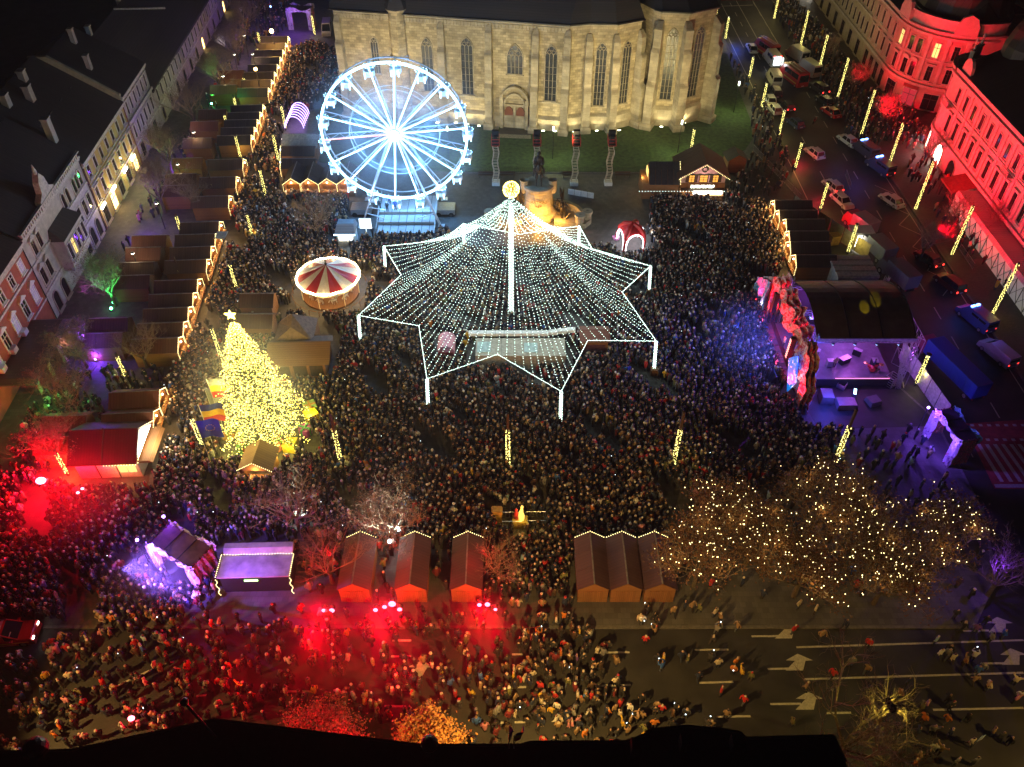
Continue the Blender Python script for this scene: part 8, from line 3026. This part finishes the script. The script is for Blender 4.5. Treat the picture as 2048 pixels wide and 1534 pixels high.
spots = []
for zi, (poly, dens) in enumerate(ZONES):
    gp = [at(*p) for p in poly]
    xs, ys = [p[0] for p in gp], [p[1] for p in gp]
    step = 1 / math.sqrt(dens)
    yy = min(ys)
    while yy < max(ys):
        xx = min(xs)
        while xx < max(xs):
            x, y = xx + rng.uniform(-.42, .42) * step, yy + rng.uniform(-.42, .42) * step
            # thin patches and knots in the throng
            clump = math.sin(x * .37 + 1.3) * math.sin(y * .31 + .4) + .6 * math.sin(x * .9 + y * .7)
            if inside(x, y, gp) and not (clump < -.75 and rng.random() < .5 - .35 * clump) and not blocked(x, y) and not (34 < x < 49 and 66 < y < 93):
                if True:
                    spots.append((x, y))
            xx += step
        yy += step * .95
spots = [s for s in spots if s[1] > 40.9 or (s[0] < 0 and s[1] > 38)]
spots += EXTRA
for poly, dens in (([(560, 1240), (1180, 1235), (1250, 1330), (1240, 1470), (900, 1470), (560, 1390)], .5), ([(0, 1330), (230, 1265), (440, 1215), (560, 1240), (540, 1400), (430, 1440), (150, 1495), (0, 1500)], .6)):
    gp = [at(*p) for p in poly]
    for k in range(int(dens * 500)):
        x, y = rng.uniform(min(p[0] for p in gp), max(p[0] for p in gp)), rng.uniform(max(27.5, min(p[1] for p in gp)), max(p[1] for p in gp))
        if inside(x, y, gp) and not blocked(x, y):
            spots.append((x, y))
LV, LF, LG = low_person()
n = len(spots)
sp_ = np.array(spots)
ang = np.where(rng.random(n) < .75, rng.normal(1.2, .7, n), rng.uniform(0, 6.28, n))   # most look towards the stage and the canopy
sc = np.clip(rng.normal(.97, .06, n), .68, 1.12)
fat = rng.uniform(1.12, 1.38, n)
allV = np.zeros((n, len(LV), 3))
ca_, sa_ = np.cos(ang), np.sin(ang)
wob = rng.normal(0, .012, (n, len(LV), 3))
lx = LV[None, :, 0] * (sc * fat)[:, None]
ly = LV[None, :, 1] * (sc * fat)[:, None]
allV[:, :, 0] = lx * ca_[:, None] - ly * sa_[:, None] + sp_[:, 0:1]
allV[:, :, 1] = lx * sa_[:, None] + ly * ca_[:, None] + sp_[:, 1:2]
zz = np.where(sp_[:, 1] > 40.5, np.where((sp_[:, 0] > 47) & (sp_[:, 0] < 64), RD, 0.0), RD)
allV[:, :, 2] = LV[None, :, 2] * sc[:, None] + zz[:, None]
allV += wob
allF = LF[None] + (np.arange(n) * len(LV))[:, None, None]
coatnames = ['black', 'charcoal', 'navy', 'brown', 'maroon', 'grey', 'olive', 'tan', 'cream', 'white', 'red', 'pink', 'blue', 'yellow', 'orange', 'paleblue']
cw = np.array([38, 20, 15, 8, 4, 4, 3, 4, 2, 1.2, 2.2, .6, 1, .5, .6, .3])
ci = rng.choice(len(coatnames), n, p=cw / cw.sum())
coat = np.array([PAL[c] for c in coatnames])[ci] * rng.uniform(.7, 1.25, (n, 1))
hatpal = np.array(HAIR + [PAL['black'], PAL['grey'], PAL['cream'], PAL['white'], PAL['tan'], PAL['red'], PAL['navy'], (.5, .42, .33)])
hp = np.array([18, 18, 12, 5, 12, 6, 5, 4, 6, 1.6, 5, 6.])
hatc = hatpal[rng.choice(len(hatpal), n, p=hp / hp.sum())] * rng.uniform(.8, 1.2, (n, 1))
skin = np.array(SKIN)[rng.integers(0, 3, n)]
legc = np.array([(.015, .016, .02), (.03, .035, .06), (.05, .04, .035), (.02, .02, .02)])[rng.integers(0, 4, n)]
cols = np.ones((n, len(LF), 4))
for g, arr in ((0, skin), (1, hatc), (3, coat), (4, legc), (6, coat)):
    cols[:, LG == g, :3] = arr[:, None, :]
me = bpy.data.meshes.new('crowd')
nv_, nf_ = n * len(LV), n * len(LF)
me.vertices.add(nv_)
me.vertices.foreach_set('co', allV.ravel())
me.loops.add(nf_ * 4)
me.polygons.add(nf_)
me.loops.foreach_set('vertex_index', allF.ravel().astype(np.int32))
me.polygons.foreach_set('loop_start', np.arange(0, nf_ * 4, 4, dtype=np.int32))
me.polygons.foreach_set('loop_total', np.full(nf_, 4, dtype=np.int32))
me.update(calc_edges=True)
ta = me.attributes.new('tint', 'FLOAT_COLOR', 'FACE')
ta.data.foreach_set('color', np.clip(cols, 0, 1).ravel())
me.polygons.foreach_set('use_smooth', np.ones(nf_, dtype=bool))
me.materials.append(M['people'])
stuff(link('crowd', me))
print('crowd', n, 'people', len(PEOPLE))
# a scatter of phone screens in the crowd
pb = MB()
for k in range(70):
    i = int(rng.integers(0, n))
    x, y = spots[i]
    pb.octa((x + .25, y - .2, 1.55), .045)
stuff(pb.build('phone_screens', M['phone']))

# ================================================================ light: lamps at lit lamps, strings and floodlights, plus added fill lights
def point(x, y, z, col, w, r=.25, nm='lamp_light'):
    l = bpy.data.lights.new(nm, 'POINT')
    l.energy = w
    l.color = col
    l.shadow_soft_size = r
    o = bpy.data.objects.new(nm, l)
    COL.objects.link(o)
    o.location = (x, y, z)
    return o


def spot(p, tgt, col, w, ang=70, r=.2, blend=.5, nm='floodlight_beam'):
    l = bpy.data.lights.new(nm, 'SPOT')
    l.energy = w
    l.color = col
    l.shadow_soft_size = r
    l.spot_size = R(ang)
    l.spot_blend = blend
    o = bpy.data.objects.new(nm, l)
    COL.objects.link(o)
    o.location = p
    o.rotation_euler = (Vector(tgt) - Vector(p)).to_track_quat('-Z', 'Y').to_euler()
    return o


WARM, AMB, COOL, REDL, VIO, BLU, GRN = (1, .74, .36), (1, .55, .16), (.78, .95, 1), (1, .0, .020), (.19, .035, 1), (.05, .14, 1), (.05, 1, .16)
# canopy strings and mast
for r, nn, z, w in ((2.5, 3, 14.5, 420), (7.5, 6, 8.5, 330), (12.5, 10, 6.4, 240)):
    for k in range(nn):
        t = 2 * math.pi * k / nn + r
        point(CX + r * math.cos(t), CY + r * math.sin(t), z, (.85, 1, .96), w, .8)
# wheel: points added around spokes and rim to make its blue halo
point(WX, WY - 2.2, WZ, (.3, .6, 1), 900, .6)
for k in range(14):
    t = 2 * math.pi * k / 14
    for r in (5.5, 10.8):
        point(WX + r * math.cos(t), WY - 1.7, WZ + r * math.sin(t), (.14, .45, 1), 650, .4)
# fir
for z, r_, w in ((1.6, 5.4, 420), (4.5, 4.4, 420), (8.5, 3.2, 300), (13, 2, 220)):
    for k in range(5):
        t = 2 * math.pi * k / 5 + z
        point(FX + r_ * math.cos(t), FY + r_ * math.sin(t), z, (1, .8, .16), w, .4)
# carousel
for k in range(8):
    t = 2 * math.pi * k / 8
    o = ca.location
    point(o.x + 4.7 * math.cos(t), o.y + 4.7 * math.sin(t), 3.2, (1, .62, .2), 280, .2)
# stall fronts
for i, (loc, rz) in enumerate(STALL_LIGHTS):
    d = Vector((math.sin(rz), -math.cos(rz), 0))
    p = loc + d * .75
    point(p.x, p.y, 2.2, (1, .56, .17), 190, .15)
    q = loc - d * .8
    point(q.x, q.y, 2.0, (1, .55, .16), 45, .1)
point(gh.location.x + 5.3, gh.location.y + 2.8, 3.6, (1, .85, .5), 900, .4)
point(gh.location.x + 1.8, gh.location.y - 1.2, 2.2, (1, .75, .2), 120, .2)
# wrapped posts and street lamps
for o in list(COL.objects):
    if o.parent is None and o.name.startswith('wrapped_post'):
        x, y = o.location.x, o.location.y
        near = x > 45
        tall = max((v.co.z for c in o.children if c.name.startswith('wrapped_lights') for v in c.data.vertices), default=4)
        point(x + .35, y - .5, tall * .45, (1, .80, .16), (30 if near else 60) if tall > 5 else 110, .3)
        if any(c.name.startswith('lamp_glass') for c in o.children):
            point(x, y - .1, tall + .3 - .6, (1, .8, .42), 70 if near else 60, .2)
    if o.parent is None and o.name.startswith('street_lamp'):
        point(o.location.x, o.location.y, 4.2, (1, .7, .32), 170, .2)
for k, (x, y, z) in enumerate(YL):
    point(x, y - .7, z, (1, .52, .1), (1800, 800)[k], .4)
for x, y, z in GLAMPS:
    point(x, y - .3, z + .1, (.9, 1, .5), 1100, .2)
# church floodlights
for x, y in CHF:
    spot((x, y - 1.2, .5), (x + .6, y + 3.2, 13), (1, .84, .42), 700, 120, .25, .8)
for x, y in ((-24, 120), (-8, 118), (8, 118), (22, 120)):
    spot((x, y, 9), (x * .95, 146, 11), (1, .80, .38), 16000, 75, .5, .9)
for x, y, tx, ty in ((-26, 134, -24, 147), (27.5, 125, 26, 143)):
    spot((x, y, 6), (tx, ty, 9), (1, .76, .30), 6500, 95, .4, .9)
# monument lit orange from below
mx_, my_ = mo.location.x, mo.location.y
for s in (-1, 1):
    point(mx_ + s * 3.1, my_ - 3.9, 1.5, (1, .48, .07), 900, .2)
point(mx_, my_ - 4.2, 1.4, (1, .48, .07), 1500, .2)
# red floodlights towards the houses on the right
for y, w in ((136, 15000), (124, 14000), (112, 14000), (101, 14000)):
    spot((61.5, y, 5.0), (73.4, y - 1, 9.5), REDL, w, 120, .3, .6)
spot((66, 138, 4.2), (80, 152, 10), REDL, 12000, 95, .3, .6)
spot((64, 151, 4.2), (74, 157, 10), REDL, 7000, 95, .3, .6)
spot((70, 142, 12), (84, 148, 24), REDL, 6000, 100, .3, .6)
# warm street light on the right pavement and far houses
for x, y, w in ((60, 180, 900), (60, 204, 900), (67, 168, 260)):
    point(x, y, 8.8, (1, .74, .28), w, .4)
# warm floods under the near roof that throw the long shadows over the road
spot((1.5, 22.3, 16.5), (4, 36, 0), (1, .60, .15), 23000, 118, .18, .7)
spot((-44, 26, 13), (-26, 36, 0), (1, .55, .14), 17000, 95, .18, .7)
spot((47, 24, 12), (38, 33, 0), (1, .60, .15), 3600, 110, .2, .7)
spot((14, 22, 17), (4, 62, 0), (1, .62, .30), 3600, 80, .3, .9)  # this flood and the next are added to brighten the crowd from the front
spot((-12, 22, 17), (-10, 66, 0), (1, .55, .30), 2200, 80, .3, .9)
point(RLAMP[0], RLAMP[1], RLAMP[2], (1, .8, .1), 420, .15)
# red floodlights, flares
for i, (x, y, z) in enumerate(FL):
    if i < 9:
        spot((x, y - .15, z), (x - 1.8, y - 7, .2), REDL, (900, 900, 900, 900, 1200, 900, 700, 800, 600)[i], 120, .2, .8)
        point(x, y - .1, z + .35, REDL, 70, .2)
point(FL[9][0], FL[9][1], FL[9][2], REDL, 6500, .4)
point(FL[10][0], FL[10][1], FL[10][2] + .3, REDL, 260, .2)
# red wash behind the closed stalls
for x in (-17.5, -11.5, -3):
    point(x, 45.5, 4.6, REDL, 200, .3)
spot((-19, 39.5, 1.6), (-13.5, 29, 5), REDL, 9000, 75, .2, .7)  # red spot added to light the bushy tree
point(-3.2, 24.5, 8.5, (1, .42, .05), 1100, .3)
# ground lamps into the trees
for (x, y, z) in GREEN:
    spot((x + .6, y - 1.6, z), (x + .6, y + .3, 6), GRN, 5500, 52, .15, .4)
for px, py in ((318, 352), (470, 195), (80, 800), (120, 790)):
    x, y = at(px, py, 3)
    point(x, y, 3.5, GRN, 350, .15)
for x, y, z in VIOL:
    point(x + .2, y - .4, z + .3, VIO if y < 210 else BLU, 600 if z < 2 else (300 if y < 60 else 900) if x < 0 else 500, .15)
for px, py in ((340, 285), (470, 130), (480, 90), (300, 415), (175, 690), (1985, 1150)):
    x, y = at(px, py, 3)
    point(x, y, 4.5, VIO, 350, .15)
for x, y, z in SHOP:
    point(x, y, z, (1, .72, .3), 260, .15)
for x, y, z in TREEL:
    spot((x, y - .2, z), (x - .8, y + .8, 8), (.9, 1, .8), 9000, 100, .15, .7)
    point(x, y - .4, z, (.85, 1, .95), 60, .2)
# gates
spot((-37.2, 44.2, 4.2), (-33.5, 45.6, 2.8), (.30, .15, 1), 14000, 110, .2, .8)
spot((-32.6, 42.2, 3.9), (-33.0, 45.4, 3.0), (.24, .09, 1), 4500, 130, .2, .8)
spot((-30.5, 41.0, 3.6), (-30.6, 44.6, 1.8), (.26, .11, 1), 3600, 100, .2, .8)
spot((46.2, 66.5, 4.4), (48.5, 63, 2.5), (.20, .08, 1), 2000, 120, .2, .8)
spot((46.4, 60.6, 3.9), (48.9, 62, 2.5), (.20, .08, 1), 2200, 120, .2, .8)
point(-47.5, 186.5, 3.6, (.36, .1, 1), 700, .3)
for k in range(4):
    point(ht.location.x + .2, ht.location.y + k * 1.6, 1.9, (.4, .2, 1), 130, .3)
# bar container roof catches violet light
spot((-27, 41.6, 6.2), (-25, 45.5, 2.7), (.26, .09, 1), 3600, 80, .2, .8)
# red dome tent
for k in range(4):
    a = math.pi / 2 * k + .25
    point(17.9 + 2.6 * math.cos(a), 104.6 + 2.6 * math.sin(a), 1.6, (.8, .9, 1), 130, .2)
point(17.9, 104.6, 2.2, (.8, .9, 1), 170, .2)
# stage
for y in (76, 79.5, 83):
    point(39.2, y, 6.4, (.26, .09, 1), 650, .3)
    point(44.4, y, 6.4, (.6, .12, .9), 650, .3)
point(36.6, 78, 3.6, (.35, .3, 1), 260, .3)
for y, w in ((69.6, 2600), (72.5, 2600), (76, 2600), (80, 2600), (84.5, 2600), (89, 2200)):
    spot((32.9, y, 1.6), (35, y + .4, 5), (1, .01, .04), w * 1.6, 100, .25, .7)
for y in (71, 88):
    spot((33.6, y, .8), (35.1, y + .3, 4.6), (1, .45, .4), 900, 45, .1, .5)
for y, w in ((77, 6500), (81, 6500), (85, 4500)):
    spot((34.3, y, 6.6), (27.5, y - 1.5, 0), (.05, .10, 1), w, 80, .2, .6)
spot((34.3, 72, 6.2), (28, 70, 0), (.35, .04, 1), 3000, 90, .2, .6)
point(38.4, 69.8, 2.6, (.06, .08, 1), 900, .3)
point(47.5, 69.5, 4.5, (.3, .1, .9), 90, .3)
# yellow beams that catch the stage roof
for p, t in (((40, 62, 16), (42.2, 77.5, 9.4)), ((40, 62, 16), (44, 79.2, 9.4))):
    spot(p, t, (1, .8, .02), 16000, 4.5, .05, .5)
# vehicles' beacons
for x, y, w in ((56.5, 128.5, 90), (58.5, 124.5, 160), (61, 88.5, 160), (61.8, 81, 40)):
    point(x, y - .6, 2.9, BLU, w, .15)
for px, py, w in ((1477, 72, 420),):
    x, y = at(px, py, 2)
    point(x, y, 2, BLU, w, .2)
for px, py, w in ((1615, 315, 320), (1650, 385, 260), (1665, 440, 300), (1690, 450, 220)):
    x, y = at(px, py, 1)
    point(x - .8, y, 1.3, (1, .02, .05), w, .15)
x, y = at(1541, 126, 1.5)
point(x, y - 2.2, 1.8, (.85, .95, 1), 120, .2)
x, y = at(1860, 290, 2)
point(x - 1.2, y - .5, 2.2, (1, .15, .25), 300, .2)
# chalet front
cx_, cy_ = ch.location.x, ch.location.y
for dx in (-2.4, 1, 3):
    point(cx_ + dx, cy_ - .75, 1.75, (1, .92, .7), 110, .15)
point(cx_, cy_ - 1.6, 4.6, (1, .6, .55), 150, .3)
point(wg.location.x - 3.3, wg.location.y + 2, 3, (1, .6, .2), 140, .2)
point(PODL[0], PODL[1] - .5, PODL[2], (1, .66, .12), 130, .15)
# lamps in the brown trees
for x, y, tips in BT:
    for k in range(3):
        t = 2.1 * k + x
        point(x + 2.6 * math.cos(t), y + 2.6 * math.sin(t), 6.2, (1, .60, .18), 75, .5)
# left houses: shop light and street glow
for y, w, c in ((62, 130, (1, .1, .12)), (76, 150, (1, .4, .3)), (86, 300, (.6, .08, 1)), (99, 190, (1, .72, .42)), (118, 170, (1, .68, .28)), (136, 120, (1, .7, .5)), (152, 130, (.6, .9, .45)), (170, 130, (.7, .7, 1)), (190, 150, (.6, .3, 1))):
    point(LX(y) + 6.5, y, 5.0, c, w, .4)
# red fill points added to spread the floodlights' wash over stalls, crowd and road
for x, y, z, w in ((-18, 40.6, 3.2, 1600), (-11.5, 40.6, 3.4, 2000), (-3, 40.6, 3.0, 1100), (-28, 38.5, 4, 700), (-24, 34, 3.5, 500), (-10, 34, 3.5, 600), (-46, 55, 6, 2600), (-52, 50, 5, 1500)):
    point(x, y, z, REDL, w, .3)
point(-17.5, 24.6, 9.2, REDL, 1700, .2)
point(-13, 25.2, 8.6, (1, .02, .03), 1500, .2)

# ================================================================ air: thin haze and smoke, with added clouds standing in for lens bloom
def air(name, x0, x1, y0, y1, z0, z1, dens, col=(.85, .88, .95), aniso=.5):
    m = bpy.data.materials.new(name)
    m.use_nodes = True
    nt = m.node_tree
    nt.nodes.remove(nt.nodes['Principled BSDF'])
    v = nt.nodes.new('ShaderNodeVolumePrincipled')
    v.inputs['Color'].default_value = (*col, 1)
    v.inputs['Density'].default_value = dens
    v.inputs['Anisotropy'].default_value = aniso
    nt.links.new(v.outputs[0], nt.nodes['Material Output'].inputs['Volume'])
    o = MB().box(x0, x1, y0, y1, z0, z1).build(name, m)
    return stuff(o)


def smoke(name, c, r, dens, aniso=.3, col=(.85, .88, .95)):
    """a cloud that thins out towards its edge"""
    o = air(name, 0, 1, 0, 1, 0, 1, 0.0, col, aniso)
    m = o.data.materials[0]
    nt = m.node_tree
    tc = nt.nodes.new('ShaderNodeTexCoord')
    mp = nt.nodes.new('ShaderNodeVectorMath')
    mp.operation = 'DIVIDE'
    mp.inputs[1].default_value = r
    ln = nt.nodes.new('ShaderNodeVectorMath')
    ln.operation = 'LENGTH'
    nt.links.new(tc.outputs['Object'], mp.inputs[0])
    nt.links.new(mp.outputs[0], ln.inputs[0])
    mr = nt.nodes.new('ShaderNodeMapRange')
    mr.interpolation_type = 'SMOOTHSTEP'
    mr.inputs[1].default_value = .15
    mr.inputs[2].default_value = 1.0
    mr.inputs[3].default_value = 1.0
    mr.inputs[4].default_value = 0.0
    nt.links.new(ln.outputs['Value'], mr.inputs[0])
    no = nt.nodes.new('ShaderNodeTexNoise')
    no.inputs['Scale'].default_value = .35
    nt.links.new(tc.outputs['Object'], no.inputs['Vector'])
    a = nt.nodes.new('ShaderNodeMath')
    a.operation = 'MULTIPLY'
    nt.links.new(mr.outputs[0], a.inputs[0])
    nt.links.new(no.outputs[0], a.inputs[1])
    b = nt.nodes.new('ShaderNodeMath')
    b.operation = 'MULTIPLY'
    b.inputs[1].default_value = dens * 2
    nt.links.new(a.outputs[0], b.inputs[0])
    v = [n for n in nt.nodes if n.type == 'PRINCIPLED_VOLUME'][0]
    nt.links.new(b.outputs[0], v.inputs['Density'])
    o.data = MB().ball((0, 0, 0), 1.0, 20, 12, 0, r).mesh(name, m)
    o.location = c
    return o


air('haze', -340, 340, -70, 490, -1.3, 76, .0003)
for x, y, z in FL[:9:2]:
    smoke('smoke', (x - .5, y - 1.2, z + .3), (4.4, 4.0, 3.0), .03, col=(1, .1, .3))  # red wash put into the smoke colour, since warm floods would grey it
smoke('smoke', (-13, 36.5, 2.5), (21, 9, 4.5), .014, col=(1, .08, .28))  # wide cloud added for the red wash, its colour tinted red
smoke('smoke', (-45, 53.5, 2.5), (8, 8, 4.5), .05, col=(1, .1, .3))
smoke('bloom_mist', (WX, WY - .5, WZ), (17, 6, 16.5), .05)  # added cloud imitating the lens bloom around the wheel
smoke('bloom_mist', (FX, FY, 8.5), (9, 9, 13), .025)  # added cloud imitating the yellow glow around the fir
smoke('smoke', (-34.5, 44.5, 3), (6, 5, 4), .03)
smoke('smoke', (29.5, 79, 3), (7, 10, 4.5), .02)
